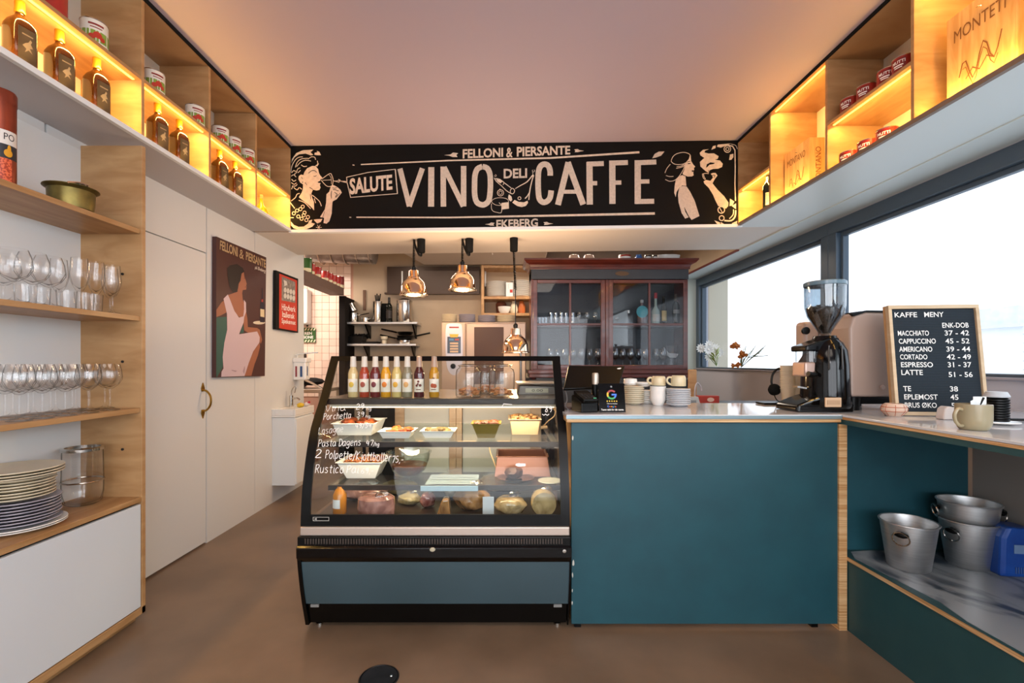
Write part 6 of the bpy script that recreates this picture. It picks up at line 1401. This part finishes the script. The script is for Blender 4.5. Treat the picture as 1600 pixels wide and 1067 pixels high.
ltext('Tusen takk for din støtte', Mc @ Matrix.Translation((0, .012, 0)), .105, .0085, M['txtwhite'], t, .02)
c = pos(930, 640); t = thing('pump_bottle', 'slim black bottle with a satin silver top between terminal and card', 'bottle', (c.x, c.y, CT+.001))
MB().lathe([(0, 0), (.0165, 0), (.0165, .125), (0, .125)], seg=24).build('body', M['black'], t, smooth=True); MB().lathe([(.0168, .125), (.0168, .17), (.014, .18), (0, .182)], seg=24).build('cap', M['steelr'], t, smooth=True)
# POS screen seen from behind
t = thing('till_screen', 'black till screen seen from behind, leaning back on a round foot', 'screen', (P(931, 0, 2.42).x, 2.42, CT+.001))
fs_ = lambda px, py, Y: P(px, py, Y)
a, b_, c_, d_ = P(889, 570.5, 2.36), P(977, 571.7, 2.42), P(967, 604, 2.34), P(881, 608, 2.27)
nrm = ((b_-a).cross(d_-a)).normalized(); nrm = nrm if nrm.y > 0 else -nrm
MB().hexa([a, d_, a+nrm*.018, d_+nrm*.018, b_, c_, b_+nrm*.018, c_+nrm*.018]).build('housing', M['black'], t, world=True, bevel=.004)
A = Art(); A.poly(sm([(963, 576), (967, 574.6), (970, 575), (967, 576.6)], 3)); A.build('silver_badge', M['steelr'], t, onY(2.36), N_, .012)
MB().box(-.02, .02, -.01, .02, .01, .1).lathe([(0, 0), (.08, 0), (.08, .008), (.03, .014), (0, .014)], seg=28).build('stand', M['black'], t, smooth=True)
# dishes at the back edge of the counter
YP_ = 2.56
plate_pile(P(990, 0, YP_).x, YP_, CT+.001, 9, .058, .0105, M['cream'], 'small cream side plate, %s of nine beside the till screen', 'side plates on the counter', name='side_plate', jit=.001)
plate_pile(P(1012, 0, YP_+.04).x, YP_+.04, CT+.001, 6, .046, .0115, M['porc'], 'small white saucer, %s of six between the side plates and cups', 'small saucers on the counter', name='saucer', jit=.001)
def bowlcup(label, loc, r=.042, h=.05, m=None, group=None):
    t = thing('cup', label, 'cup', loc, 0, group)
    MB().lathe([(0, 0), (r*.6, 0), (r*.65, .004), (r*.95, h*.6), (r, h), (r-.003, h), (r*.9, h*.6), (r*.6, .008), (0, .008)], seg=28).build('body', m or M['porc'], t, smooth=True); return t
x = P(1028, 0, 2.5).x
for k in range(5):
    lab = '%s of five stacked white handleless cups on the counter' % ('lowest' if k == 0 else 'topmost' if k == 4 else ORD[k]+' from the bottom')
    if k == 0: cb0 = bowlcup(lab, (x, 2.5, CT+.001), .042, .05, group='stacked white cups')
    else: dup(cb0, (x, 2.5, CT+.001+k*.0135), 0, lab)
def mug(name, label, loc, r, h, m, rot=0, flip=False, group=None):
    t = thing(name, label, 'mug', loc, rot, group)
    if flip: prof = [(r*.97, 0), (r, .002), (r, h*.75), (r*.88, h*.96), (r*.8, h), (0, h), (0, h-.005), (r*.8, h-.006), (r*.93, h*.7), (r-.005, .002)]
    else: prof = [(0, 0), (r*.74, 0), (r*.82, .004), (r*.95, h*.2), (r, h*.45), (r, h), (r-.004, h+.001), (r-.005, h*.45), (r*.8, .012), (0, .01)]
    MB().lathe(prof, seg=36).build('body', m, t, smooth=True, angle=50)
    hz = [(r*.97, .8*h), (r*1.35, .82*h), (r*1.6, .6*h), (r*1.52, .35*h), (r*1.2, .18*h), (r*.93, .17*h)]
    MB().tube([(a_, 0, b__) for a_, b__ in hz], .0055, 10, smooth=4).build('handle', m, t, smooth=True); return t
mug('mug', 'cream mug upside down on the stacked handleless cups', (P(1029, 0, 2.5).x, 2.5, CT+.109), .037, .05, M['olivecup'] if False else mat('cream_mug', '#d6c8a4', .3), PI, True)
x = P(1060, 0, 2.45).x
plate_pile(x, 2.45, CT+.001, 9, .062, .0095, mat('grey_white_saucer', '#c6c8cc', .3), 'grey white saucer, %s of nine under the larger cream mug', 'saucers under the cream mug', name='saucer', jit=.001, rim=.3)
mug('mug', 'larger cream mug upside down on the grey saucer pile', (x, 2.45, CT+.108), .038, .056, mat('cream_mug', '#d6c8a4', .3), PI, True)
t = thing('glass_dish', 'small clear glass dish tilted on the saucer pile beside the cups', 'dish', (P(1005, 0, 2.55).x, 2.55, CT+.100)); MB().lathe([(0, 0), (.025, 0), (.05, .018), (.052, .024), (.049, .024), (.024, .004), (0, .004)], seg=28, sx=1.1).build('body', M['porc'], t, smooth=True)
t = thing('sugar_bowl', 'small white bowl on top of the side plates', 'bowl', (P(985, 0, YP_).x, YP_, CT+.108)); MB().lathe([(.03, 0), (.038, .01), (.034, .035), (.0, .04)], seg=24).build('body', M['porc'], t, smooth=True)
t = thing('dark_tray', 'brown wooden tray under the till screen at the counter end', 'tray', (P(893, 0, 2.35).x, 2.35, CT+.001)); MB().box(-.05, .06, -.06, .16, 0, .012).build('board', mat('tray_brown', '#5a3c34', .5), t, bevel=.003)
t = thing('till_cable', 'thin grey cable hanging beside the till screen', 'cable', (0, 0, 0)); MB().tube([P(879, 606, 2.4), P(884, 612, 2.36), P(886, 625, 2.32), P(883, 634, 2.3), P(888, 640, 2.25)], .003, 6, smooth=4).build('cable', mat('grey_cable', '#7a7a80', .5), t, world=True, smooth=True)
# items on a low shelf behind the counter by the window wall
t = thing('low_shelf', 'dark low worktop behind the counter under the window wall', 'worktop', (1.9, 3.4, 0)); MB().box(1.24, XR-.001, 3.2, 3.7, .875, .90).build('top', M['dkblue'], t, world=True); MB().box(1.26, XR-.002, 3.25, 3.7, 0, .875).build('base', M['dkblue'], t, world=True)
c = P(1113, 628, 3.35); t = thing('tea_box', 'small red tea box with a white oval on the low worktop', 'box', (c.x, 3.4, .901)); MB().box(-.075, .075, 0, .06, 0, .058).build('carton', mat('tea_red', '#a83426', .5), t, bevel=.002)
A = Art(); A.circ((.01, .03), .026, .016, 20); A.build('white_oval', mat('oval_white', '#d9b8a8', .5), t, lambda x, y: Vector((x, -.001, y)), (0, 0, 0))
c = P(1088, 628, 3.3); t = thing('paper_carton', 'pale open paper carton beside the red tea box', 'box', (c.x, 3.35, .901)); MB().prism([(-.05, 0), (.05, 0), (.035, .055), (-.06, .05)], 'y', 0, .05).build('carton', mat('pale_carton', '#c0c6c8', .5), t); MB().box(-.03, .02, -.003, 0, .01, .03).build('window', mat('grey_print', '#8a9094', .5), t)
t = thing('wooden_board', 'narrow upright wooden board leaning at the dresser side', 'board', (P(1082, 0, 3.6).x, 3.6, .901)); MB().box(-.03, .035, 0, .02, 0, .25).build('board', M['ply'], t, bevel=.006)
t = thing('white_lamp_arm', 'small white curved desk lamp arm beside the wooden board', 'lamp', (P(1090, 0, 3.45).x, 3.45, .901)); MB().tube([(-.02, 0, 0), (-.02, 0, .10), (-.005, 0, .15), (.02, 0, .13), (.03, 0, .09)], .006, 8, smooth=4).lathe([(0, 0), (.03, 0), (.03, .01), (0, .012)], c=(-.02, 0, 0)).build('arm', mat('lamp_grey_white', '#a8a4ac', .4), t, smooth=True)

# flowers on the window sill
def leaf(b, base, d, ln, wd, up):
    d = Vector(d).normalized(); s_ = d.cross(Vector((0, 0, 1))).normalized()*wd; p0 = Vector(base); pm = p0+d*ln*.5+Vector((0, 0, up)); pe = p0+d*ln
    v = [b.bm.verts.new(q) for q in (p0, pm+s_, pe, pm-s_)]; b.bm.faces.new(v)
SZ = SILL+.0145
c = P(1122, 574, 4.9); X_ = XR-.012
t = thing('daisy_vase', 'small vase of white daisies on the window sill near the dresser', 'flowers', (X_+0.0, X_*FOC/(1120-VX), SZ))
MB().lathe([(0, 0), (.025, 0), (.03, .03), (.018, .07), (.02, .09)], seg=20).build('vase', M['wineglass'], t, smooth=True)
rnd = random.Random(3); stm = MB(); lf = MB()
heads = [(-.19, 0, .24), (-.08, .03, .28), (.02, 0, .19), (-.12, -.04, .22), (.0, .05, .24), (-.05, .1, .14)]
for hx, hy, hz in heads:
    stm.tube([(0, 0, .03), (hx*.5, hy*.5, hz*.6), (hx, hy, hz)], .0028, 5, smooth=2)
stm.build('stems', mat('stem_green', '#6a8a3a', .6), t, smooth=True)
for k in range(7): leaf(lf, (-.02, rnd.uniform(-.02, .02), .07+.015*k), (rnd.choice((-1, .4)), -.3, .9), .11, .02, .01)
lf.build('leaves', mat('leaf_green', '#9aa84a', .6), t)
for hx, hy, hz in heads:
    b = MB(); 
    for k in range(11):
        a_ = 2*PI*k/11; dv = Vector((math.cos(a_), -.25, math.sin(a_))); u = Vector((-math.sin(a_), 0, math.cos(a_)))*.012
        o_ = Vector((hx, hy, hz)); v = [b.bm.verts.new(q) for q in (o_+dv*.006, o_+dv*.038+u, o_+dv*.062, o_+dv*.038-u)]; b.bm.faces.new(v)
    b.blob((hx, hy-.012, hz), (.014, .008, .014), 1, 0, sub=1)
    b.build('daisy_head', mat('petal_white', '#efece6', .6), t)
t = thing('dried_bouquet', 'small bunch of rust orange dried flowers with green sprigs on the sill', 'flowers', (X_, X_*FOC/(1158-VX), SZ))
MB().lathe([(0, 0), (.022, 0), (.028, .02), (.02, .045), (.022, .05)], seg=20).build('vase', M['wineglass'], t, smooth=True)
b = MB(); g_ = MB()
for k in range(16):
    y_ = rnd.uniform(-.02, .02); g_.tube([(0, 0, .02), (-.03+.004*k, -.04-.008*k, .10+.01*(k % 4)), (-.06+.009*k, -.06-.02*k, .14+.025*(k % 5))], .003, 4)
g_.build('sprigs', mat('sprig_green', '#5f6a3c', .7), t)
for k, (y_, z_) in enumerate(((.10, .17), (.13, .15), (.04, .26), (.02, .24), (.06, .24), (.09, .13), (.07, .05), (.02, .04))):
    b.blob((-.13+y_*.9, -.05-y_*.4, z_), (.028, .02, .022), k, .4, sub=2)
b.build('flower_heads', food('rust_petals', '#8a4018', '#d08030', 60, .8), t, smooth=True)

# ------------------------------------------------------------------ coffee gear on the side counter
GX, GY = 1.557, 2.23
gr = thing('coffee_grinder', 'tall glossy black coffee grinder with a clear hopper of beans', 'coffee grinder', (GX, GY, CT+.001))
MB().lathe([(.0, .018), (.097, .018), (.101, .03), (.097, .10), (.093, .22), (.086, .29), (.070, .325), (.05, .345), (.045, .36), (0, .36)], seg=40, sx=1, sy=1.15).build('body', M['blackgl'], gr, smooth=True)
MB().prism([(-.185, .0), (-.18, .03), (-.11, .06), (-.02, .09), (.06, .09), (.09, .03), (.09, 0)], 'y', -.075, .1).build('base', M['blackgl'], gr, bevel=.012, seg=3)
MB().prism([(-.130, .31), (-.130, .285), (.02, .285), (.03, .35), (-.03, .345)], 'y', -.06, .06).build('doser_lid', M['blackgl'], gr, bevel=.008, seg=3)
MB().lathe([(.055, .235), (.055, .285), (.052, .285), (.052, .235)], c=(-.078, 0, 0), seg=24, closed=True).build('doser_glass', M['wineglass'], gr, smooth=True)
MB().lathe([(0, .232), (.045, .232), (.02, .275), (0, .28)], c=(-.078, 0, 0), seg=20).build('ground_coffee', mat('ground_coffee', '#2a1c14', .9), gr, smooth=True)
MB().box(-.128, -.05, -.05, .05, .165, .234).build('doser_body', mat('pinkish_grey_metal', '#b59a8e', .35, .4), gr, bevel=.008)
MB().tube([(-.08, -.052, .185), (-.10, -.08, .175), (-.14, -.09, .18)], [.008, .008, .012], 8, smooth=3).build('doser_lever', M['black'], gr, smooth=True)
MB().prism([(-.145, .112), (-.10, .105), (-.10, .112), (-.145, .12)], 'y', -.02, .02).build('filter_fork', M['steel'], gr)
MB().box(-.085, -.012, -.128, -.118, .028, .072).build('name_plate', mat('plate_tan', '#c9a988', .4, .3), gr, bevel=.003)
MB().box(-.08, -.02, -.130, -.128, .04, .06).build('plate_relief', mat('plate_tan2', '#a98a6c', .4), gr)
for sx in (-.05, 0.01): MB().tube([(sx, -.098, .31), (sx-.012, -.118, .2)], .004, 6).build('chrome_streak', M['blackgl'], gr, smooth=True)
MB().lathe([(.03, .36), (.032, .375), (.05, .40), (.09, .455), (.103, .50), (.105, .605), (.102, .605), (.1, .50), (.087, .455), (.047, .402), (.028, .375)], seg=40, sx=.82, sy=.82).build('hopper', glass('smoky_clear', '#e2e8ec', .7, .08, .02, 2.5), gr, smooth=True, angle=60)
MB().lathe([(.104, .600), (.108, .602), (.108, .618), (.1, .622), (0, .622)], seg=40, sx=.82, sy=.82).build('hopper_lid', mat('smoky_lid', '#5a7484', .2), gr, smooth=True)
MB().lathe([(0, .37), (.027, .375), (.045, .403), (.085, .456), (.097, .495), (.06, .505), (0, .50)], seg=32, sx=.8, sy=.8).build('bean_mass', nmat('coffee_beans', '#120c0a', '#3a2a22', nscale=90, rough=.3, bump=1.0, detail=1, lo=.4, hi=.6), gr, smooth=True)
b = MB(); rnd = random.Random(9)
for k in range(110):
    a_ = rnd.uniform(0, 2*PI); q = .074*math.sqrt(rnd.random()); b.blob((q*math.cos(a_), q*math.sin(a_), .503+rnd.uniform(0, .008)+.012*(q*math.cos(a_)/.09)), (.007, .005, .004), k, .05, sub=1, R=Matrix.Rotation(rnd.uniform(0, 3), 4, 'Z'))
o = b.build('loose_beans', mat('bean_brown', '#1e120c', .3), gr, smooth=True); o['kind'] = 'stuff'
# espresso machine
em = thing('espresso_machine', 'pinkish cream espresso machine body seen from the side behind the grinder', 'coffee machine', (1.835, 2.43, CT+.001))
PM = mat('rose_cream_enamel', '#b39a8c', .38)
out = [(-.15, .065), (.15, .065), (.155, .33), (.148, .455), (.12, .475), (-.08, .478), (-.135, .46), (-.155, .40)]
MB().prism([(-.155, .065), (.125, .065), (.13, .14), (.105, .22), (.105, .25), (.135, .30), (.135, .45), (.12, .478), (-.10, .486), (-.145, .46)], 'x', -.0, .0001) if False else None
MB().prism(out, 'y', -.20, .10).build('body', PM, em, bevel=.015, seg=4)
MB().prism([(-.155, .468), (-.08, .484), (.12, .482), (.156, .462), (.159, .33), (.150, .33), (.146, .455), (.12, .474), (-.08, .476), (-.14, .455)], 'y', -.205, -.19).build('black_trim', M['black'], em)
MB().lathe([(0, .48), (.02, .48), (.02, .515), (0, .515)], c=(-.10, -.06, 0), seg=20).build('steam_knob', M['steel'], em, smooth=True)
MB().box(-.03, .05, -.1, 0, .485, .492).build('cup_rail', M['black'], em, bevel=.002)
MB().lathe([(0, 0), (.012, 0), (.010, .006), (0, .006)], R=Matrix.Translation((-.0, -.201, .112)) @ Matrix.Rotation(PI/2, 4, 'X'), seg=16).build('rubber_cap', mat('cap_rose', '#c9b0a4', .5), em, smooth=True)
MB().box(-.15, .06, -.19, .09, .03, .064).build('base_tray', M['black'], em, bevel=.004)
for x in (-.12, .075):
    for y in (-.17, .07): MB().lathe([(0, 0), (.028, 0), (.032, .065), (0, .065)], c=(x, y, 0), seg=20).build('foot', M['black'], em, smooth=True)
MB().box(-.235, -.15, .02, .1, .29, .45).build('group_housing', PM, em, bevel=.02, seg=3)
MB().lathe([(0, 0), (.018, 0), (.02, .015), (0, .018)], R=Matrix.Translation((-.232, .02, .40)) @ Matrix.Rotation(PI/2, 4, 'X')).build('side_knob', M['black'], em, smooth=True)
MB().tube([(-.15, .05, .02), (-.19, .1, .01), (-.19, .16, .006)], .005, 6, smooth=3).build('power_cable', M['black'], em, smooth=True)
# paper cups and headphones
for j, (px, n_, nm) in enumerate(((1231, 11, 'nearer'), (1245, 9, 'farther'))):
    Y = 2.6-.02*j if j == 0 else 2.56
    base = P(px, 640, 2.56)
    for k in range(n_):
        lab = 'pale paper cup, %s of the %s stack behind the grinder' % ('topmost' if k == n_-1 else 'lowest' if k == 0 else ORD[k]+' from the bottom', 'taller' if j == 0 else 'shorter')
        if j == 0 and k == 0:
            pc = thing('paper_cup', lab, 'cup', (base.x, 2.56, CT+.001), 0, 'paper cups behind the grinder')
            MB().lathe([(0, 0), (.027, 0), (.037, .085), (.0395, .086), (.0395, .09), (.036, .09), (.026, .006), (0, .006)], seg=24).build('body', mat('paper_cup_cream', '#d3c6ae', .6), pc, smooth=True)
        else: dup(pc, (base.x, 2.56, CT+.001+k*.0125), 0, lab)
hp = thing('headphones', 'black over ear headphones hanging beside the paper cup stack', 'headphones', (P(1212, 0, 2.58).x, 2.6, CT+.08))
MB().tube([(.075, 0, .10), (.055, 0, .118), (.02, 0, .115), (-.005, 0, .085), (-.012, 0, .045), (-.005, 0, .015)], .006, 8, smooth=4).build('headband', M['black'], hp, smooth=True)
MB().blob((.005, 0, .0), (.036, .022, .034), 1, .03, sub=3).build('ear_cushion', M['blackmat'], hp, smooth=True)
MB().tube([(0, 0, -.02), (.03, .02, -.06), (.07, .02, -.078)], .003, 6, smooth=3).build('cable', M['black'], hp, smooth=True)
c = P(1200, 632, 2.6); t = thing('pen_tray', 'flat black tray at the rear counter edge beside the headphones', 'tray', (P(1205, 0, 2.55).x, 2.55, CT+.001)); MB().box(-.05, .09, -.02, .07, 0, .010).build('tray', M['black'], t, bevel=.003)
# menu board
mb = thing('menu_board', 'black letter board with white coffee prices in a pale wooden frame', 'sign', (0, 0, 0))
YM0, YM1 = 2.02, 1.93      # left and right bottom corners come nearer
bl, br = P(1395, 648, 2.03), P(1537, 648, 1.99)
bl.z = br.z = CT+.001
H_ = .485; lean = .05
ux = (br-bl); Wb = ux.length; ux.normalize(); back = Vector((-ux.y, ux.x, 0))
upv = (Vector((0, 0, 1))*H_+back*lean); Hb = upv.length; upv.normalize(); nf = ux.cross(upv)   # towards camera?
if nf.y > 0: nf = -nf
mb.location = bl
PF = nmat('pale_frame_wood', '#c4a884', '#d6bd9a', scale=(1, 1, 5), nscale=6, rough=.5)
Wt_ = .366
def BD(u, v, d=0): return ux*u+upv*v+nf*d
def bframe(u0, u1, v0, v1, d0, d1): return MB().hexa([BD(u, v, d) for u in (u0, u1) for d in (d1, d0) for v in (v0, v1)])
bframe(.0, Wt_, .0, .016, 0, .022).build('frame_bottom', PF, mb, bevel=.001, seg=1)
bframe(.0, Wt_, Hb-.016, Hb, 0, .022).build('frame_top', PF, mb, bevel=.001, seg=1)
bframe(.0, .014, .016, Hb-.016, 0, .022).build('frame_side', PF, mb, bevel=.001, seg=1)
bframe(Wt_-.014, Wt_, .016, Hb-.016, 0, .022).build('frame_side', PF, mb, bevel=.001, seg=1)
bframe(-.035, .0, .0, Hb, -.02, -.0).build('frame_backing', mat('rear_wood', '#b58f68', .6), mb) if False else None
bframe(.014, Wt_-.014, .016, Hb-.016, 0, .010).build('felt_board', mat('felt_blue_black', '#1c242b', .95), mb)
g = MB(); n = 62
for k in range(n):
    v = .02+k*(Hb-.04)/n; g.hexa([BD(u, vv, d) for u in (.015, Wt_-.015) for d in (.0125, .010) for vv in (v, v+(Hb-.04)/n*.55)])
o = g.build('felt_ridges', mat('felt_ridge', '#2b353d', .95), mb); o['kind'] = 'stuff'
# wooden easel leg giving the side its depth
bframe(.0, .010, 0, Hb, -.014, -.0005).build('side_depth', mat('frame_side_wood', '#c99a68', .5), mb)
def bt_(s, u0, u1, v, hgt=.0165):
    vs, fs = textmesh(s, .012); x0 = min(q[0] for q in vs); x1 = max(q[0] for q in vs); y1 = max(q[1] for q in vs)
    me = bpy.data.meshes.new('lettering'); me.from_pydata([BD(u0+(q[0]-x0)/(x1-x0)*(u1-u0), v+q[1]/y1*hgt, .0145) for q in vs], [], fs); me.materials.append(M['txtwhite'])
    o = bpy.data.objects.new('lettering', me); C.objects.link(o); o.parent = mb
U = lambda px: (px-1391.5)/(1531-1391.5)*Wt_
def V(py): return (649-py)/(649-478.5)*Hb
rows = [('KAFFE', 1403, 1438, 497), ('MENY', 1449, 1479, 497), ('ENK-DOB', 1476, 1516, 514), ('MACCHIATO', 1407, 1455, 526), ('37 - 42', 1479, 1516, 526), ('CAPPUCCINO', 1408, 1465, 538.5), ('45 - 52', 1479.5, 1516, 538.5), ('AMERICANO', 1408, 1459, 551), ('39 - 44', 1480.5, 1516.5, 551), ('CORTADO', 1409, 1451, 563), ('42 - 49', 1480.5, 1517, 563), ('ESPRESSO', 1410, 1459, 575), ('31 - 37', 1481.5, 1517, 575), ('LATTE', 1410, 1443, 587), ('51 - 56', 1482, 1518, 590), ('TE', 1412, 1424, 612), ('38', 1483, 1495, 612), ('EPLEMOST', 1413, 1464, 624.5), ('45', 1483, 1495, 624.5), ('BRUS ØKO', 1413.5, 1462, 637), ('50', 1484, 1496, 637)]
for s, a_, b__, py in rows:
    k = (649-py)/(649-478.5); sh = 7*(1-k)*0
    bt_(s, U(a_-6.5*(1-k)), U(b__-6.5*(1-k)), V(py), .022)
# little checked bowl
c = pos(1397, 650); t = thing('sugar_pot', 'small pink and orange checked ceramic pot in front of the menu board', 'pot', (c.x, c.y, CT+.001))
MB().lathe([(0, 0), (.03, 0), (.034, .004), (.052, .022), (.054, .034), (.046, .05), (.037, .055), (.034, .054), (.043, .048), (.05, .033), (.03, .008), (0, .006)], seg=36).build('body', mat('pink_ceramic', '#dcc0ac', .35), t, smooth=True)
ln = MB()
for k in range(8):
    a_ = k*PI/4+.2; ln.tube([(r_*1.01*math.cos(a_), r_*1.01*math.sin(a_), z_) for r_, z_ in ((.034, .004), (.052, .022), (.054, .034), (.046, .05))], .0013, 4, smooth=2)
for z_, r_ in ((.022, .0525), (.040, .0525)): ln.tube([(r_*math.cos(q*PI/16), r_*math.sin(q*PI/16), z_) for q in range(32)], .0013, 4, closed=True)
ln.build('check_lines', mat('orange_line', '#b5603c', .5), t, smooth=True)
t.scale = (.84, .84, 1)
# mug in front
c = pos(1521, 671); mg = mug('mug', 'khaki glazed mug full of sachets at the near end of the side counter', (c.x, c.y, CT+.001), .0485, .088, M['olivecup'], PI+.15)
t = thing('sugar_sachets', 'bunch of white paper sachets and a teaspoon standing in the khaki mug', 'sachets', (c.x, c.y, CT+.02))
rnd = random.Random(5)
for k in range(5):
    x = -.03+.012*k; MB().hexa([(x, -.02+.008*k, .0), (x, -.02+.008*k, .075+.012*rnd.random()), (x+.001, -.018+.008*k, 0), (x+.001, -.018+.008*k, .08), (x+.02, -.01+.008*k, .0), (x+.028, -.01+.008*k, .08), (x+.021, -.008+.008*k, 0), (x+.029, -.008+.008*k, .078)]).build('sachet', M['white'], t)
MB().box(-.0, .045, .0, .002, .03, .095).build('folded_card', M['white'], t)
MB().tube([(.0, .01, .01), (.035, 0, .092)], .004, 6).build('spoon', M['black'], t)
c = pos(1478, 655); t = thing('crumpled_napkin', 'folded white napkin lying beside the khaki mug', 'napkin', (c.x, c.y, CT+.001)); MB().prism([(-.028, .0), (.04, -.0), (.045, .045), (-.005, .055), (-.02, .045)], 'y', -.02, .02).build('napkin', mat('napkin_white', '#d9cfc8', .8), t, bevel=.006, seg=3)
# stack of black lids with paper
c = pos(1556, 668); c.y = 1.72; x = P(1557, 0, 1.74).x
t = thing('saucer', 'white saucer under the stack of black cup lids', 'plate', (x, 1.74, CT+.001)); MB().lathe([(0, 0), (.035, 0), (.065, .008), (.064, .011), (.03, .004), (0, .004)], seg=32).build('body', M['porc'], t, smooth=True)
for k in range(9):
    lab = 'black plastic cup lid, %s of nine on the white saucer' % ('lowest' if k == 0 else 'topmost' if k == 8 else ORD[k]+' from the bottom')
    if k == 0:
        ld = MB().lathe([(.032, 0), (.0355, .002), (.0355, .007), (.032, .011), (.029, .013), (0, .012)], seg=28).build('black_cup_cover', M['black'], smooth=True); tag(ld, lab, 'lid', 'black cup lids'); ld.location = (x, 1.74, CT+.012)
    else: o = ld.copy(); C.objects.link(o); o.location = (x+.0008*(k % 2), 1.74, CT+.012+k*.0095); o['label'] = lab
t = thing('white_cup_cover', 'white plastic cup lid crowning the black lid stack', 'lid', (x, 1.74, CT+.103)); MB().lathe([(.036, 0), (.037, .004), (.032, .014), (.029, .020), (0, .019)], seg=28).build('body', mat('lid_white', '#b8bcc0', .4), t, smooth=True)
t = thing('black_pen', 'black pen lying on the window side of the counter behind the lids', 'pen', (x+.10, 1.85, CT+.006)); MB().tube([(-.06, 0, 0), (.14, -.02, 0)], .005, 8).build('barrel', M['black'], t, smooth=True)

# ------------------------------------------------------------------ wine buckets and blue pack on the bench
BT = BZ+.0022
def bucket(label, loc, rot, s=1.0):
    t = thing('wine_bucket', label, 'bucket', loc, rot, 'aluminium wine buckets on the bench')
    MB().lathe([(0, 0), (.074, 0), (.077, .004), (.102, .188), (.107, .191), (.107, .196), (.100, .195), (.074, .008), (0, .006)], seg=48, sx=1, sy=.95).build('body', M['alu'], t, smooth=True, angle=50)
    MB().tube([(.105*math.cos(a*PI/24), .95*.105*math.sin(a*PI/24), .194) for a in range(48)], .003, 6, closed=True).build('rolled_rim', M['alu'], t, smooth=True)
    for sgn in (1, -1):
        r0 = .090
        MB().blob((sgn*(r0+.018), 0, .158), (.011, .026, .013), 2, .05, sub=2).build('handle_mount', M['black'], t, smooth=True)
        MB().tube([(sgn*(r0+.022+.006*math.sin(a*PI/10)), .028*math.cos(a*PI/10), .142+.028*math.sin(a*PI/10)) for a in range(20)], .003, 6, closed=True).build('ring_handle', M['steel'], t, smooth=True)
    return t
bk1 = bucket('aluminium wine bucket standing alone nearest the plywood post', (P(1421, 0, 1.96).x, 1.965, BT), -2.5)
X2 = P(1501, 0, 2.02).x
dup(bk1, (X2, 1.985, BT), -2.85, 'lower of the two nested aluminium wine buckets')
b3 = dup(bk1, (X2+.008, 1.995, BT+.075), 2.75, 'upper of the two nested aluminium wine buckets')
t = thing('blue_pack', 'blue foil pack of coffee with a silver label leaning on the backrest panel', 'pack', (2.095, 1.90, BT), -.12)
MB().prism([(-.075, 0), (.06, 0), (.066, .17), (.05, .2), (-.05, .205), (-.07, .16)], 'y', -.045, .045).build('bag', nmat('blue_foil', '#123a86', '#1c4ea0', nscale=10, rough=.35, bump=.3), t, bevel=.015, seg=3)
MB().box(-.03, .04, -.048, -.046, .10, .135).build('silver_label', mat('pack_label', '#6a84a8', .4), t)
for k in range(6): MB().box(-.025+k*.009, -.021+k*.009, -.048, -.046, .02, .045).build('barcode_bar', mat('pack_bar', '#3a5488', .5), t)

# ------------------------------------------------------------------ outside the windows
st(MB().box(XR+.2, 60, -20, 60, -1.2, -1.0).build('ground', nmat('pale_ground', '#e2e4e8', '#f2f4f6', nscale=.6, rough=.9)))
t = thing('white_building', 'low white plank clad building outside the window beyond the menu board', 'building', (11, 8, -1))
MB().box(7.9, 14, 7.0, 12, -1, 1.75).build('wall', mat('white_planks', '#e9ebef', .8), t, world=True)
for k in range(13): MB().box(7.88, 14, 6.97, 7.0, .02+k*.135, .02+k*.135+.122).build('plank', mat('white_planks', '#e9ebef', .8), t, world=True)
MB().box(8.05, 9.2, 7.2, 8.2, 1.75, 2.10).build('chimney', nmat('pale_chimney', '#d3dde6', '#e6ecf0', nscale=9, rough=.9), t, world=True)
MB().box(7.8, 14.1, 6.95, 12, 1.75, 1.80).build('roof_edge', mat('pale_roof', '#d6dae0', .8), t, world=True)
t = thing('electrical_cabinet', 'grey green metal cabinet standing outside just below the window line', 'cabinet', (3.6, 3.2, -1)); MB().box(3.15, 3.62, 3.2, 3.7, -1, 1.08).build('body', mat('grey_green_metal', '#8fa3a4', .5), t, world=True, bevel=.01)
t = thing('facade_fin', 'beige rendered facade pillar outside the far window pane', 'pillar', (3.2, 6.4, -1)); MB().box(2.75, 3.05, 6.25, 6.6, -1.0, 5).build('body', mat('beige_render', '#c6bba6', .8), t, world=True)
t = thing('snowy_bush', 'pale frosted bush outside the far window pane behind the daisies', 'bush', (5.0, 9.5, -1))
b = MB(); rnd = random.Random(11)
for k in range(60): b.blob((5.6+rnd.uniform(-.9, 1.5), 11+rnd.uniform(-.6, .6), -.6+rnd.random()*1.3), (.3, .3, .3), k, .12, sub=2)
b.build('foliage', mat('frosted_leaf', '#dfe3e6', .9), t, world=True)
